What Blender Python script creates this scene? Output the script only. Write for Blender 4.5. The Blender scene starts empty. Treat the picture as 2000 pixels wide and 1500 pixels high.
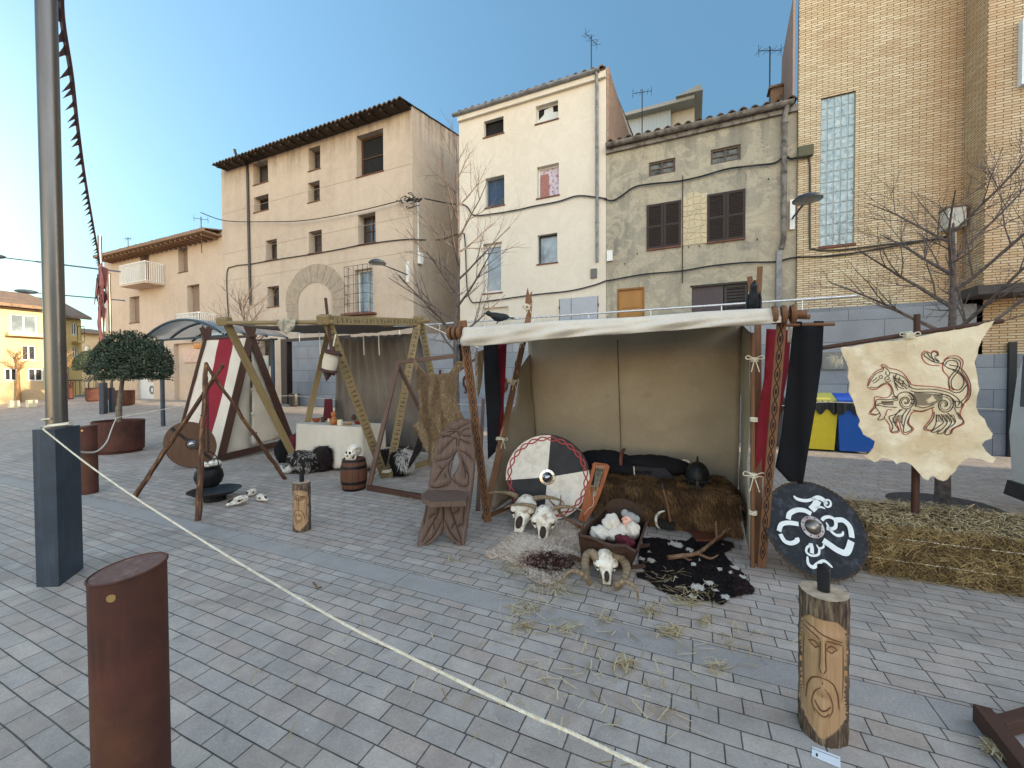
import bpy, math, random
from mathutils import Vector, Matrix
V=Vector
random.seed(7)
sc=bpy.context.scene
COL=sc.collection
R=math.radians
# ---------------------------------------------------------------- camera (world X runs along the street, Y away from the camera, Z up)
FPX=792.0; EYE=1.55
YAW,PITCH,ROLL=R(24.1),R(1.1),R(-0.24)
_F=V((0,math.cos(PITCH),-math.sin(PITCH))); _R0=V((1,0,0)); _U0=_R0.cross(_F)
_Rt=_R0*math.cos(ROLL)+_U0*math.sin(ROLL); _U=_U0*math.cos(ROLL)-_R0*math.sin(ROLL)
_Q=Matrix.Rotation(YAW,3,'Z'); CF,CR,CU=_Q@_F,_Q@_Rt,_Q@_U
CAM=V((0,0,EYE))
cam=bpy.data.objects.new('camera',bpy.data.cameras.new('camera')); COL.objects.link(cam)
m3=Matrix((CR,CU,-CF)).transposed(); cam.matrix_world=Matrix.Translation(CAM)@m3.to_4x4()
cam.data.sensor_width=36; cam.data.lens=36*FPX/2000; cam.data.clip_start=.05; cam.data.clip_end=2000
sc.camera=cam
# measurements off the photograph: a sight line meets a known real plane
def ray(x,y): return CF+CR*((x-1000)/FPX)-CU*((y-750)/FPX)
def G(x,y,z=0.0):
    d=ray(x,y); return CAM+d*((z-EYE)/d.z)
def PY(x,y,n):
    d=ray(x,y); return CAM+d*(n/d.y)
def PX(x,y,u):
    d=ray(x,y); return CAM+d*(u/d.x)
def PZ(x,y,Z): return CAM+ray(x,y)*Z
def PP(x,y,p0,nn):
    d=ray(x,y); return CAM+d*((p0-CAM).dot(nn)/d.dot(nn))
def depth(p): return (V(p)-CAM).dot(CF)
def pxm(p): return depth(p)/FPX            # metres per photo pixel at a point
def gz(u,n):
    a=min(1,max(0,(n-5)/6)); b=min(1,max(0,(-u-5)/6))
    a=a*a*(3-2*a); b=b*b*(3-2*b)
    return .45*a*b
def rnd(a,b): return random.uniform(a,b)
# ---------------------------------------------------------------- mesh builder
class B:
    def __init__(s): s.v=[]; s.f=[]; s.m=[]; s.uv=[]
    def face(s,pts,mi=0,uv=None):
        k=len(s.v); s.v+= [tuple(p) for p in pts]; s.f.append(tuple(range(k,k+len(pts)))); s.m.append(mi)
        if uv is None:
            a,b_,c=V(pts[0]),V(pts[1]),V(pts[2]); nn=(b_-a).cross(c-a)
            ax=max(range(3),key=lambda i:abs(nn[i]))
            uv=[((p[1],p[2]) if ax==0 else (p[0],p[2]) if ax==1 else (p[0],p[1])) for p in pts]
        s.uv.append(uv)
    def idx(s,pts): k=len(s.v); s.v+=[tuple(p) for p in pts]; return k
    def fi(s,ids,uv,mi=0): s.f.append(tuple(ids)); s.m.append(mi); s.uv.append(uv)
    def box(s,c,d,rot=None,mi=0):
        c=V(c); X,Y,Z=V((d[0]/2,0,0)),V((0,d[1]/2,0)),V((0,0,d[2]/2))
        if rot is not None: X,Y,Z=rot@X,rot@Y,rot@Z
        s.hexa(c,X,Y,Z,mi)
    def hexa(s,c,X,Y,Z,mi=0):
        P=[c+X*i+Y*j+Z*k for k in(-1,1) for j in(-1,1) for i in(-1,1)]
        if X.cross(Y).dot(Z)<0: P=[c+X*i+Y*j+Z*k for k in(-1,1) for j in(-1,1) for i in(1,-1)]
        k0=s.idx(P); x2,y2,z2=X.length*2,Y.length*2,Z.length*2
        for q,(a,b_) in (((0,2,3,1),(y2,x2)),((4,5,7,6),(x2,y2)),((0,1,5,4),(x2,z2)),((2,6,7,3),(z2,x2)),((0,4,6,2),(z2,y2)),((1,3,7,5),(y2,z2))):
            long_first=a>=b_
            uu=[(0,0),(a,0),(a,b_),(0,b_)]
            if long_first: uu=[(q_[1],q_[0]) for q_ in uu]
            s.fi([k0+i for i in q],uu,mi)
    def bx(s,x0,x1,y0,y1,z0,z1,mi=0): s.box(((x0+x1)/2,(y0+y1)/2,(z0+z1)/2),(abs(x1-x0),abs(y1-y0),abs(z1-z0)),None,mi)
    def beam(s,p0,p1,w,t,side=None,mi=0,taper=1):
        p0,p1=V(p0),V(p1); d=p1-p0; c=(p0+p1)/2; Z=d/2; dn=d.normalized()
        sd=V(side) if side is not None else (V((0,0,1)) if abs(dn.z)<.9 else V((1,0,0)))
        Y=(sd-dn*sd.dot(dn)).normalized()*t/2; X=Y.cross(dn).normalized()*w/2
        s.hexa(c,X,Y,Z,mi)
    def tube(s,pts,r,n=8,mi=0,cap=True,closed=False,jit=0):
        pts=[V(p) for p in pts]; N=len(pts)
        rr=r if isinstance(r,(list,tuple)) else [r]*N
        up=None; rings=[]; L=0
        for i,p in enumerate(pts):
            if closed: d=pts[(i+1)%N]-pts[i-1]
            else: d=pts[min(i+1,N-1)]-pts[max(i-1,0)]
            if d.length<1e-9: d=V((0,0,1))
            d.normalize()
            if up is None: up=V((0,0,1)) if abs(d.z)<.9 else V((1,0,0))
            up=(up-d*up.dot(d)); 
            if up.length<1e-6: up=V((1,0,0))-d*d.x
            up.normalize(); sd=d.cross(up)
            if i: L+=(p-pts[i-1]).length
            k=s.idx([p+(up*math.cos(2*math.pi*j/n)+sd*math.sin(2*math.pi*j/n))*rr[i]*(1+(rnd(-jit,jit) if jit else 0)) for j in range(n)])
            rings.append((k,L,max(rr[i],.004)))
        M=N if closed else N-1
        for i in range(M):
            a,La,ra=rings[i]; b_,Lb,rb=rings[(i+1)%N]
            c=2*math.pi*max(ra,rb)/n
            for j in range(n):
                j2=(j+1)%n
                s.fi((a+j,a+j2,b_+j2,b_+j),[(j*c,La),((j+1)*c,La),((j+1)*c,Lb),(j*c,Lb)],mi)
        if cap and not closed:
            for (k,L_,r_),o in ((rings[0],1),(rings[-1],0)):
                ids=[k+j for j in range(n)]
                if o: ids=ids[::-1]
                s.fi(ids,[(.1*math.cos(2*math.pi*j/n),.1*math.sin(2*math.pi*j/n)) for j in range(n)],mi)
    def lathe(s,prof,c,n=24,axis=(0,0,1),mi=0,sx=1,sy=1,ref=None,mfun=None):
        A=V(axis).normalized(); X=V(ref) if ref is not None else (V((1,0,0)) if abs(A.x)<.9 else V((0,1,0)))
        X=(X-A*X.dot(A)).normalized(); Y=A.cross(X); c=V(c)
        ks=[s.idx([c+A*z+(X*math.cos(2*math.pi*j/n)*sx+Y*math.sin(2*math.pi*j/n)*sy)*r for j in range(n)]) for r,z in prof]
        L=0
        for i in range(len(prof)-1):
            r0,z0=prof[i]; r1,z1=prof[i+1]; L2=L+math.hypot(r1-r0,z1-z0)
            for j in range(n):
                j2=(j+1)%n; cc=2*math.pi*max(r0,r1)/n
                s.fi((ks[i]+j,ks[i]+j2,ks[i+1]+j2,ks[i+1]+j),[(j*cc,L),((j+1)*cc,L),((j+1)*cc,L2),(j*cc,L2)],mfun(i,j) if mfun else mi)
            L=L2
        return ks
    def prism(s,outline,off,mi=0,mside=None):
        """outline: list of points (planar); off: vector thickness"""
        P=[V(p) for p in outline]; off=V(off); n=len(P)
        nn=V((0,0,0))
        for i in range(n): nn+=P[i].cross(P[(i+1)%n])
        flip=nn.dot(off)<0
        if flip: P=P[::-1]
        top=[p+off for p in P]
        s.face(P[::-1],mi); s.face(top,mi)
        for i in range(n):
            j=(i+1)%n; s.face([P[i],P[j],top[j],top[i]],mi if mside is None else mside)
    def grid(s,fn,nu,nv,mi=0,uvs=(1,1),mfun=None):
        ks=[[s.idx([fn(i/nu,j/nv)]) for i in range(nu+1)] for j in range(nv+1)]
        for j in range(nv):
            for i in range(nu):
                s.fi((ks[j][i],ks[j][i+1],ks[j+1][i+1],ks[j+1][i]),[(i/nu*uvs[0],j/nv*uvs[1]),((i+1)/nu*uvs[0],j/nv*uvs[1]),((i+1)/nu*uvs[0],(j+1)/nv*uvs[1]),(i/nu*uvs[0],(j+1)/nv*uvs[1])],mfun(i/nu,j/nv) if mfun else mi)
    def sphere(s,c,r,n=16,m=10,mi=0,rot=None,fn=None):
        c=V(c); r=(r,r,r) if not isinstance(r,(tuple,list)) else r
        ks=[]
        for j in range(m+1):
            ph=math.pi*(j+.0001)/(m+.0002); row=[]
            for i in range(n):
                th=2*math.pi*i/n; d=V((math.sin(ph)*math.cos(th),math.sin(ph)*math.sin(th),-math.cos(ph)))
                k=fn(d) if fn else 1
                p=V((d.x*r[0]*k,d.y*r[1]*k,d.z*r[2]*k))
                if rot is not None: p=rot@p
                row.append(c+p)
            ks.append(s.idx(row))
        rr=max(r)
        for j in range(m):
            for i in range(n):
                i2=(i+1)%n; a=2*math.pi/n*rr; h=math.pi/m*rr
                s.fi((ks[j]+i,ks[j]+i2,ks[j+1]+i2,ks[j+1]+i),[(i*a,j*h),((i+1)*a,j*h),((i+1)*a,(j+1)*h),(i*a,(j+1)*h)],mi)
    def build(s,name,mats,parent=None,smooth=None,solid=None,bevel=None,sub=0):
        me=bpy.data.meshes.new(name)
        org=V((0,0,0))
        if parent is not None: org=world_loc(parent)
        me.from_pydata([(a-org.x,b_-org.y,c-org.z) for a,b_,c in s.v],[],s.f)
        ul=me.uv_layers.new(name='UVMap'); flat=[]
        for u in s.uv:
            for a in u: flat+= [a[0],a[1]]
        ul.data.foreach_set('uv',flat)
        if not isinstance(mats,(list,tuple)): mats=[mats]
        for m in mats: me.materials.append(m)
        me.polygons.foreach_set('material_index',s.m)
        if smooth is not None:
            me.polygons.foreach_set('use_smooth',[True]*len(s.f)); me.set_sharp_from_angle(angle=R(smooth))
        me.update()
        o=bpy.data.objects.new(name,me); COL.objects.link(o)
        if parent is not None: o.parent=parent
        if solid: md=o.modifiers.new('solid','SOLIDIFY'); md.thickness=solid; md.offset=0
        if bevel: md=o.modifiers.new('bevel','BEVEL'); md.width=bevel; md.segments=2; md.limit_method='ANGLE'; md.angle_limit=R(40)
        if sub: md=o.modifiers.new('sub','SUBSURF'); md.levels=sub; md.render_levels=sub
        return o
def world_loc(o):
    p=V(o.location)
    while o.parent: o=o.parent; p+=V(o.location)
    return p
def thing(name,label,cat,loc=(0,0,0),group=None):
    o=bpy.data.objects.new(name,None); COL.objects.link(o); o.location=loc; o.empty_display_size=.1
    return tag(o,label,cat,group)
def tag(o,label,cat,group=None):
    o['label']=label; o['category']=cat
    if group: o['group']=group
    return o
def struct(o,k='structure'): o['kind']=k; return o
def kids(o): return [c for c in bpy.data.objects if c.parent==o]
def dup(src,loc,label,rz=0,scale=1):
    r=src.copy(); COL.objects.link(r); r.location=loc; r.rotation_euler=(0,0,rz); r.scale=(scale,)*3; r['label']=label
    for c in kids(src):
        d=c.copy(); COL.objects.link(d); d.parent=r
        for g in kids(c):
            e=g.copy(); COL.objects.link(e); e.parent=d
    return r
# ---------------------------------------------------------------- materials
def rgb(r,g,b):  # photo-like 0-255 -> linear
    f=lambda c:((c/255+.055)/1.055)**2.4 if c>10 else c/255/12.92
    return (f(r),f(g),f(b),1)
class NT:
    def __init__(s,name):
        s.m=bpy.data.materials.new(name); s.m.use_nodes=True; s.t=s.m.node_tree; s.n=s.t.nodes; s.l=s.t.links
        s.b=s.n['Principled BSDF']
    def new(s,t,**k):
        q=s.n.new(t)
        for a,v in k.items():
            if hasattr(q,a): setattr(q,a,v)
            else: q.inputs[a.replace('_',' ')].default_value=v
        return q
    def link(s,a,b_): s.l.new(a,b_)
    def coord(s,kind,scale=(1,1,1),rot=(0,0,0),loc=(0,0,0)):
        if kind=='uv': o=s.new('ShaderNodeTexCoord').outputs['UV']
        elif kind=='obj': o=s.new('ShaderNodeTexCoord').outputs['Object']
        else: o=s.new('ShaderNodeNewGeometry').outputs['Position']
        mp=s.new('ShaderNodeMapping'); mp.inputs['Scale'].default_value=scale; mp.inputs['Rotation'].default_value=rot; mp.inputs['Location'].default_value=loc
        s.link(o,mp.inputs['Vector']); return mp.outputs['Vector']
    def noise(s,vec,scale,detail=6,rough=.6,dist=0):
        q=s.new('ShaderNodeTexNoise'); q.inputs['Scale'].default_value=scale; q.inputs['Detail'].default_value=detail; q.inputs['Roughness'].default_value=rough; q.inputs['Distortion'].default_value=dist
        s.link(vec,q.inputs['Vector']); return q.outputs['Fac']
    def ramp(s,fac,stops,interp='LINEAR'):
        q=s.new('ShaderNodeValToRGB'); q.color_ramp.interpolation=interp; e=q.color_ramp.elements
        while len(e)<len(stops): e.new(.5)
        for i,(p,c) in enumerate(stops): e[i].position=p; e[i].color=c if len(c)==4 else (*c,1)
        s.link(fac,q.inputs[0]); return q.outputs[0]
    def mix(s,fac,a,b_,mode='MIX'):
        q=s.new('ShaderNodeMix'); q.data_type='RGBA'; q.blend_type=mode
        for k,v in ((0,fac),(6,a),(7,b_)):
            if hasattr(v,'links'): s.link(v,q.inputs[k])
            else: q.inputs[k].default_value=v
        return q.outputs[2]
    def math(s,op,a,b_=None,c=None):
        q=s.new('ShaderNodeMath'); q.operation=op
        for k,v in enumerate((a,b_,c)):
            if v is None: continue
            if hasattr(v,'links'): s.link(v,q.inputs[k])
            else: q.inputs[k].default_value=v
        return q.outputs[0]
    def bump(s,h,strength,dist=.01):
        q=s.new('ShaderNodeBump'); q.inputs['Strength'].default_value=strength; q.inputs['Distance'].default_value=dist
        s.link(h,q.inputs['Height']); s.link(q.outputs[0],s.b.inputs['Normal']); return q
    def fin(s,col=None,rough=None,metal=None,spec=None):
        for k,v in (('Base Color',col),('Roughness',rough),('Metallic',metal),('Specular IOR Level',spec)):
            if v is None: continue
            if hasattr(v,'links'): s.link(v,s.b.inputs[k])
            else: s.b.inputs[k].default_value=v
        return s.m
def mat(name,c1,c2=None,scale=6,rough=.8,bump=0,metal=0,co='pos',st=(1,1,1),detail=6,lo=.35,hi=.65,bs=None,bd=.01,spec=.3,rot=(0,0,0),c3=None,sc3=1,dirt=None):
    t=NT(name); vec=t.coord(co,st,rot)
    if c2 is None: c2=tuple(x*.8 for x in c1[:3])+(1,)
    nz=t.noise(vec,scale,detail); col=t.ramp(nz,[(lo,c1),(hi,c2)])
    if c3 is not None:
        n3=t.noise(vec,scale*sc3,4,.6); f=t.ramp(n3,[(.5,(0,0,0,1)),(.68,(1,1,1,1))]); col=t.mix(f,col,c3)
    t.fin(col,rough,metal,spec)
    if bump:
        h=t.noise(vec,bs or scale*3,8,.65); t.bump(h,bump,bd)
    return t.m
def wood(name,c1,c2,rough=.65,scale=9,bump=.3,spec=.3,dark=None):
    t=NT(name); vec=t.coord('uv',(1,.07,1)); n1=t.noise(vec,scale*6,7,.65,.6)
    v2=t.coord('uv',(1,.3,1)); n2=t.noise(v2,3,3)
    col=t.ramp(n1,[(.3,c1),(.7,c2)]); col=t.mix(t.ramp(n2,[(.35,(.3,.3,.3,1)),(.7,(0,0,0,1))]),col,dark or tuple(x*.45 for x in c1[:3])+(1,))
    t.bump(n1,bump,.004); return t.fin(col,rough,0,spec)
def plaster(name,c1,c2,stain,zs,amt=.5,rough=.9,grain=60,scale=.5,patch=.16):
    """rendered wall: broad tone, streaks of weathering running down, fine grain"""
    t=NT(name); p=t.coord('pos'); n1=t.noise(p,scale,6,.6)
    col=t.ramp(n1,[(.3,c1),(.7,c2)])
    vs=t.coord('pos',(1.6,1.6,.13)); n2=t.noise(vs,2.2,6,.65)
    n3=t.noise(p,.45,3)
    f=t.math('MULTIPLY',t.ramp(n2,[(.47,(0,0,0,1)),(.75,(1,1,1,1))]),t.ramp(n3,[(.35,(0,0,0,1)),(.65,(1,1,1,1))]))
    f=t.math('MULTIPLY',f,amt)
    if zs:
        sx=t.new('ShaderNodeSeparateXYZ'); t.link(p,sx.inputs[0]); mr=t.new('ShaderNodeMapRange'); mr.inputs['From Min'].default_value=zs[0]; mr.inputs['From Max'].default_value=zs[1]
        t.link(sx.outputs['Z'],mr.inputs['Value']); g=t.ramp(n2,[(.38,(0,0,0,1)),(.62,(1,1,1,1))]); f2=t.math('MULTIPLY',mr.outputs[0],g); f=t.math('MAXIMUM',f,f2)
    col=t.mix(f,col,stain)
    n4=t.noise(p,1.7,8,.7,1.5); col=t.mix(t.ramp(n4,[(.50,(0,0,0,1)),(.53,(patch,)*3+(1,)),(.62,(patch,)*3+(1,)),(.66,(0,0,0,1))]),col,tuple(min(1,x*1.22) for x in c1[:3])+(1,)); n5=t.noise(p,3.1,8,.75,2.5); col=t.mix(t.ramp(n5,[(.49,(0,0,0,1)),(.5,(patch*1.6,)*3+(1,)),(.51,(0,0,0,1))]),col,stain)
    g=t.noise(p,grain,4,.7); col=t.mix(.12,col,t.ramp(g,[(.3,(0,0,0,1)),(.7,(1,1,1,1))]),'OVERLAY')
    t.bump(g,.35,.006); return t.fin(col,rough,0,.2)
def plain(name,c,rough=.5,metal=0,spec=.5):
    t=NT(name); n=t.noise(t.coord('pos'),14,4); col=t.mix(t.ramp(n,[(.35,(0,0,0,1)),(.7,(.35,.35,.35,1))]),c,tuple(x*.72 for x in c[:3])+(1,))
    return t.fin(col,t.ramp(n,[(.3,(max(rough-.08,0),)*3+(1,)),(.7,(min(rough+.1,1),)*3+(1,))]),metal,spec)
MATS={}
def pl(name,*a,**k):
    if name not in MATS: MATS[name]=plain(name,*a,**k)
    return MATS[name]
# ---------------------------------------------------------------- light
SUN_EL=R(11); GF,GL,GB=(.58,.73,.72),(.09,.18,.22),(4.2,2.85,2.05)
SDIR=V((math.cos(R(.3))*math.cos(SUN_EL),math.sin(R(.3))*math.cos(SUN_EL),math.sin(SUN_EL)))   # towards the sun
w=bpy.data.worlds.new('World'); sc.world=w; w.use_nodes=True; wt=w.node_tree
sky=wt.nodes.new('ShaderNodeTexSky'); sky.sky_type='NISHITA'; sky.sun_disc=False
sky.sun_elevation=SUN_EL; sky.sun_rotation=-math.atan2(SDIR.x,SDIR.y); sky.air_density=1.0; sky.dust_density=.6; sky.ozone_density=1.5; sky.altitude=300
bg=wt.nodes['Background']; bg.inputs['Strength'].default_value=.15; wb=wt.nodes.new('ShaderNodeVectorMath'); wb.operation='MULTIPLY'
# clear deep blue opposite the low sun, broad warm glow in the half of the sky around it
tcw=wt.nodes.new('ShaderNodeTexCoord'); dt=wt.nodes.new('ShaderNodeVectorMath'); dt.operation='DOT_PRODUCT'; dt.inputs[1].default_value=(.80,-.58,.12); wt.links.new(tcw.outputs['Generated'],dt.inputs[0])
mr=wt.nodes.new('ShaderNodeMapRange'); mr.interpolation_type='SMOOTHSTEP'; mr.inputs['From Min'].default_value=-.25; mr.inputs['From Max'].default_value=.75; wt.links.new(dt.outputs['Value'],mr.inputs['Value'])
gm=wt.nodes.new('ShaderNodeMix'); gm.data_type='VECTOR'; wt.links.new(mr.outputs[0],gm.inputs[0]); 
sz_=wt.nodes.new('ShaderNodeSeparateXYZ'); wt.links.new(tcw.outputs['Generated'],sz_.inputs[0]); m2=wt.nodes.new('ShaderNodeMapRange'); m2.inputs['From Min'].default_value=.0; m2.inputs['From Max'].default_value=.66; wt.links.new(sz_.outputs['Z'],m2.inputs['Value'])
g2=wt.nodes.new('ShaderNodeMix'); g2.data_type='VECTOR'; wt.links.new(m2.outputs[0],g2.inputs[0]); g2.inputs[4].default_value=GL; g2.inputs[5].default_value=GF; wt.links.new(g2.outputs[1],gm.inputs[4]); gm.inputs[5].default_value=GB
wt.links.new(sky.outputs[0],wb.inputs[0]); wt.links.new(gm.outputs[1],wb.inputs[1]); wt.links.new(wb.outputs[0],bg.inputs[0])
sl=bpy.data.lights.new('sun','SUN'); sl.energy=3.5; sl.angle=R(.5); sl.color=(1,.78,.5)
so=bpy.data.objects.new('sun',sl); COL.objects.link(so); so.rotation_euler=(-SDIR).to_track_quat('-Z','Y').to_euler()
so.location=(20,-5,20)
sc.view_settings.view_transform='Standard'; sc.view_settings.look='None'; sc.view_settings.gamma=1; sc.view_settings.exposure=1.7
# ---------------------------------------------------------------- ground
def paving_mat():
    t=NT('paving'); p=t.coord('pos')
    wob=t.noise(p,1.3,2); 
    ds=t.new('ShaderNodeVectorMath'); ds.operation='SCALE'; cn=t.new('ShaderNodeTexNoise'); cn.inputs['Scale'].default_value=2.5; t.link(p,cn.inputs['Vector'])
    t.link(cn.outputs['Color'],ds.inputs[0]); ds.inputs['Scale'].default_value=.012
    ad=t.new('ShaderNodeVectorMath'); ad.operation='ADD'; t.link(p,ad.inputs[0]); t.link(ds.outputs[0],ad.inputs[1])
    def brick(w_,h_,mort,off=.5,fr=2,sq=1,sf=2):
        b=t.new('ShaderNodeTexBrick'); b.offset=off; b.offset_frequency=fr; b.squash=sq; b.squash_frequency=sf
        b.inputs['Scale'].default_value=1; b.inputs['Brick Width'].default_value=w_; b.inputs['Row Height'].default_value=h_; b.inputs['Mortar Size'].default_value=mort
        b.inputs['Mortar Smooth'].default_value=.25; b.inputs['Color1'].default_value=(0,0,0,1); b.inputs['Color2'].default_value=(1,1,1,1); b.inputs['Mortar'].default_value=(.5,.5,.5,1)
        t.link(ad.outputs[0],b.inputs['Vector']); return b
    b=brick(.2,.1,.0036,.42,2,1.12,3)
    tone=t.ramp(b.outputs['Color'],[(0,rgb(160,161,160)),(.2,rgb(168,165,162)),(.38,rgb(163,163,162)),(.52,rgb(165,160,156)),(.62,rgb(173,172,169)),(.75,rgb(159,156,153)),(.87,rgb(167,168,168))],'CONSTANT')
    n=t.noise(p,6,8,.7); fine=t.noise(p,90,5,.7); big=t.noise(p,.5,4,.6)
    tone=t.mix(.5,tone,t.ramp(n,[(.3,(.32,.32,.32,1)),(.7,(.68,.68,.68,1))]),'OVERLAY')
    tone=t.mix(.35,tone,t.ramp(fine,[(.3,(.25,.25,.25,1)),(.7,(.75,.75,.75,1))]),'OVERLAY')
    tone=t.mix(.4,tone,t.ramp(big,[(.3,(.42,.42,.42,1)),(.7,(.58,.57,.56,1))]),'OVERLAY')
    # worn light edges and dark joint
    slab=t.new('ShaderNodeSeparateXYZ'); t.link(p,slab.inputs[0])
    inb=t.math('MULTIPLY',t.math('GREATER_THAN',slab.outputs['Y'],2.36),t.math('LESS_THAN',slab.outputs['Y'],2.57))
    b2=brick(1.02,.21,.003,0,1); 
    scol=t.mix(.5,t.ramp(n,[(.3,rgb(146,150,153)),(.7,rgb(162,164,165))]),t.ramp(fine,[(.3,(.3,.3,.3,1)),(.7,(.7,.7,.7,1))]),'OVERLAY')
    sx=t.math('FRACT',t.math('DIVIDE',slab.outputs['X'],1.02)); sj=t.math('LESS_THAN',sx,.006)
    e1=t.math('LESS_THAN',t.math('ABSOLUTE',t.math('SUBTRACT',slab.outputs['Y'],2.362)),.003); e2=t.math('LESS_THAN',t.math('ABSOLUTE',t.math('SUBTRACT',slab.outputs['Y'],2.568)),.003)
    sj=t.math('MAXIMUM',sj,t.math('MAXIMUM',e1,e2))
    mort=t.mix(inb,b.outputs['Fac'],sj)
    col=t.mix(inb,tone,scol); col=t.mix(1.0,col,(1.05,.935,.85,1),'MULTIPLY')
    jc=t.ramp(n,[(.35,rgb(50,48,46)),(.76,rgb(112,106,98))])
    col=t.mix(mort,col,jc)
    # scattered grime spots
    vo=t.new('ShaderNodeTexVoronoi'); vo.inputs['Scale'].default_value=5; t.link(p,vo.inputs['Vector'])
    sp=t.ramp(vo.outputs['Distance'],[(.0,(1,1,1,1)),(.05,(0,0,0,1))]); col=t.mix(t.math('MULTIPLY',sp,.55),col,rgb(70,68,66)); st1=t.noise(p,.9,9,.72,1.2); col=t.mix(t.ramp(st1,[(.5,(0,0,0,1)),(.66,(.38,.38,.38,1))]),col,rgb(112,106,100)); st2=t.noise(p,14,7,.75); col=t.mix(t.ramp(st2,[(.6,(0,0,0,1)),(.7,(.35,.35,.35,1))]),col,rgb(205,200,190)); st3=t.noise(p,2.3,8,.7,.8); col=t.mix(t.ramp(st3,[(.62,(0,0,0,1)),(.66,(.3,.3,.3,1))]),col,rgb(96,94,92))
    sc_=t.new('ShaderNodeSeparateColor'); t.link(b.outputs['Color'],sc_.inputs[0]); h=t.math('SUBTRACT',t.math('MULTIPLY',n,.6),mort); h=t.math('ADD',h,t.math('MULTIPLY',sc_.outputs[0],.35)); h=t.math('ADD',h,t.math('MULTIPLY',fine,.12))
    t.bump(h,.7,.007); return t.fin(col,t.ramp(n,[(.3,(.62,)*3+(1,)),(.7,(.8,)*3+(1,))]),0,.35)
M_pave=paving_mat()
b=B()
us=[-260,-120,-70]+[-55+i for i in range(51)]+[-2,0,3,8,14,25,60,160]; ns=[-60,-20,-6,0,2,4]+[5+.5*i for i in range(13)]+[12,14,20,40,120]
ks=[[b.idx([(u,n,gz(u,n))]) for u in us] for n in ns]
for j in range(len(ns)-1):
    for i in range(len(us)-1):
        b.fi((ks[j][i],ks[j][i+1],ks[j+1][i+1],ks[j+1][i]),[(us[i],ns[j]),(us[i+1],ns[j]),(us[i+1],ns[j+1]),(us[i],ns[j+1])])
struct(b.build('ground',M_pave,smooth=60))
# ---------------------------------------------------------------- shared building materials
def tile_mat(name,c1,c2,c3):
    return mat(name,c1,c2,3,.85,.5,bs=25,c3=c3,sc3=2.2)
M_tile_dark=tile_mat('dark_roof_tile',rgb(70,62,55),rgb(105,85,70),rgb(60,62,55))
M_tile_clay=tile_mat('clay_roof_tile',rgb(120,95,78),rgb(150,120,98),rgb(85,78,70))
M_glass=None
def glass_mat(name,c,rough=.06,spec=1.0):
    t=NT(name); n=t.noise(t.coord('pos'),1.2,3); col=t.mix(t.ramp(n,[(.4,(0,0,0,1)),(.6,(1,1,1,1))]),c,tuple(min(1,x*1.8) for x in c[:3])+(1,))
    t.bump(t.noise(t.coord('pos'),3,2),.03,.02); t.b.inputs['Coat Weight'].default_value=.6; t.b.inputs['Coat Roughness'].default_value=.03
    return t.fin(col,rough,0,spec)
M_glass=glass_mat('window_glass',(.02,.025,.03,1)); M_glassb=glass_mat('sky_glass',(.13,.17,.20,1))  # second glass has the sky's reflection put into its base colour
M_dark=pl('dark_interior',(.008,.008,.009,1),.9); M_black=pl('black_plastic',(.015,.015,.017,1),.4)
M_brownf=wood('brown_window_wood',rgb(74,52,40),rgb(100,72,54)); M_whitef=pl('white_frame',rgb(225,225,222),.4); M_ironf=pl('dark_iron',rgb(45,42,42),.55,.4)
M_zinc=mat('zinc',rgb(140,142,146),rgb(105,106,110),5,.5,.1,.3); M_cable=pl('black_cable',(.02,.018,.017,1),.6)
M_sill=mat('sill_tile',rgb(120,80,66),rgb(95,68,60),8,.8)
class Fr:   # a wall plane: s along, z up, d into the wall
    def __init__(f,O,A,N): f.O=V(O); f.A=V(A).normalized(); f.N=V(N).normalized()
    def p(f,s,z,d=0): return f.O+f.A*s+V((0,0,1))*z-f.N*d
def wall(b,f,s0,s1,z0,z1,holes,dep,mi=0,mr=None,top=None):
    mr=mi if mr is None else mr
    S=sorted(set([s0,s1]+[h[0] for h in holes]+[h[2] for h in holes])); Z=sorted(set([z0,z1]+[h[1] for h in holes]+[h[3] for h in holes]))
    def q(a,b_,c,d):
        P=[a,b_,c,d]; nn=(P[1]-P[0]).cross(P[2]-P[0])
        return P
    fl=f.A.cross(V((0,0,1))).dot(f.N)<0
    def add(P,want,m_):
        nn=(P[1]-P[0]).cross(P[2]-P[0])
        if nn.dot(want)<0: P=P[::-1]
        b.face(P,m_)
    for i in range(len(S)-1):
        for j in range(len(Z)-1):
            cs,cz=(S[i]+S[i+1])/2,(Z[j]+Z[j+1])/2
            if any(h[0]<cs<h[2] and h[1]<cz<h[3] for h in holes): continue
            add([f.p(S[i],Z[j]),f.p(S[i+1],Z[j]),f.p(S[i+1],Z[j+1]),f.p(S[i],Z[j+1])],f.N,mi)
    up=V((0,0,1))
    for h in holes:
        a,z_,c,d=h[:4]; D=h[4] if len(h)>4 else dep
        add([f.p(a,z_),f.p(a,d),f.p(a,d,D),f.p(a,z_,D)],f.A,mr); add([f.p(c,z_),f.p(c,d),f.p(c,d,D),f.p(c,z_,D)],-f.A,mr)
        add([f.p(a,z_),f.p(c,z_),f.p(c,z_,D),f.p(a,z_,D)],up,mr); add([f.p(a,d),f.p(c,d),f.p(c,d,D),f.p(a,d,D)],-up,mr)
def fbox(b,f,s0,s1,z0,z1,d0,d1,mi=0):
    c=f.p((s0+s1)/2,(z0+z1)/2,(d0+d1)/2); b.hexa(c,f.A*(s1-s0)/2,f.N*(d0-d1)/2 if d0<d1 else f.N*(d1-d0)/2,V((0,0,(z1-z0)/2)),mi)
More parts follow.
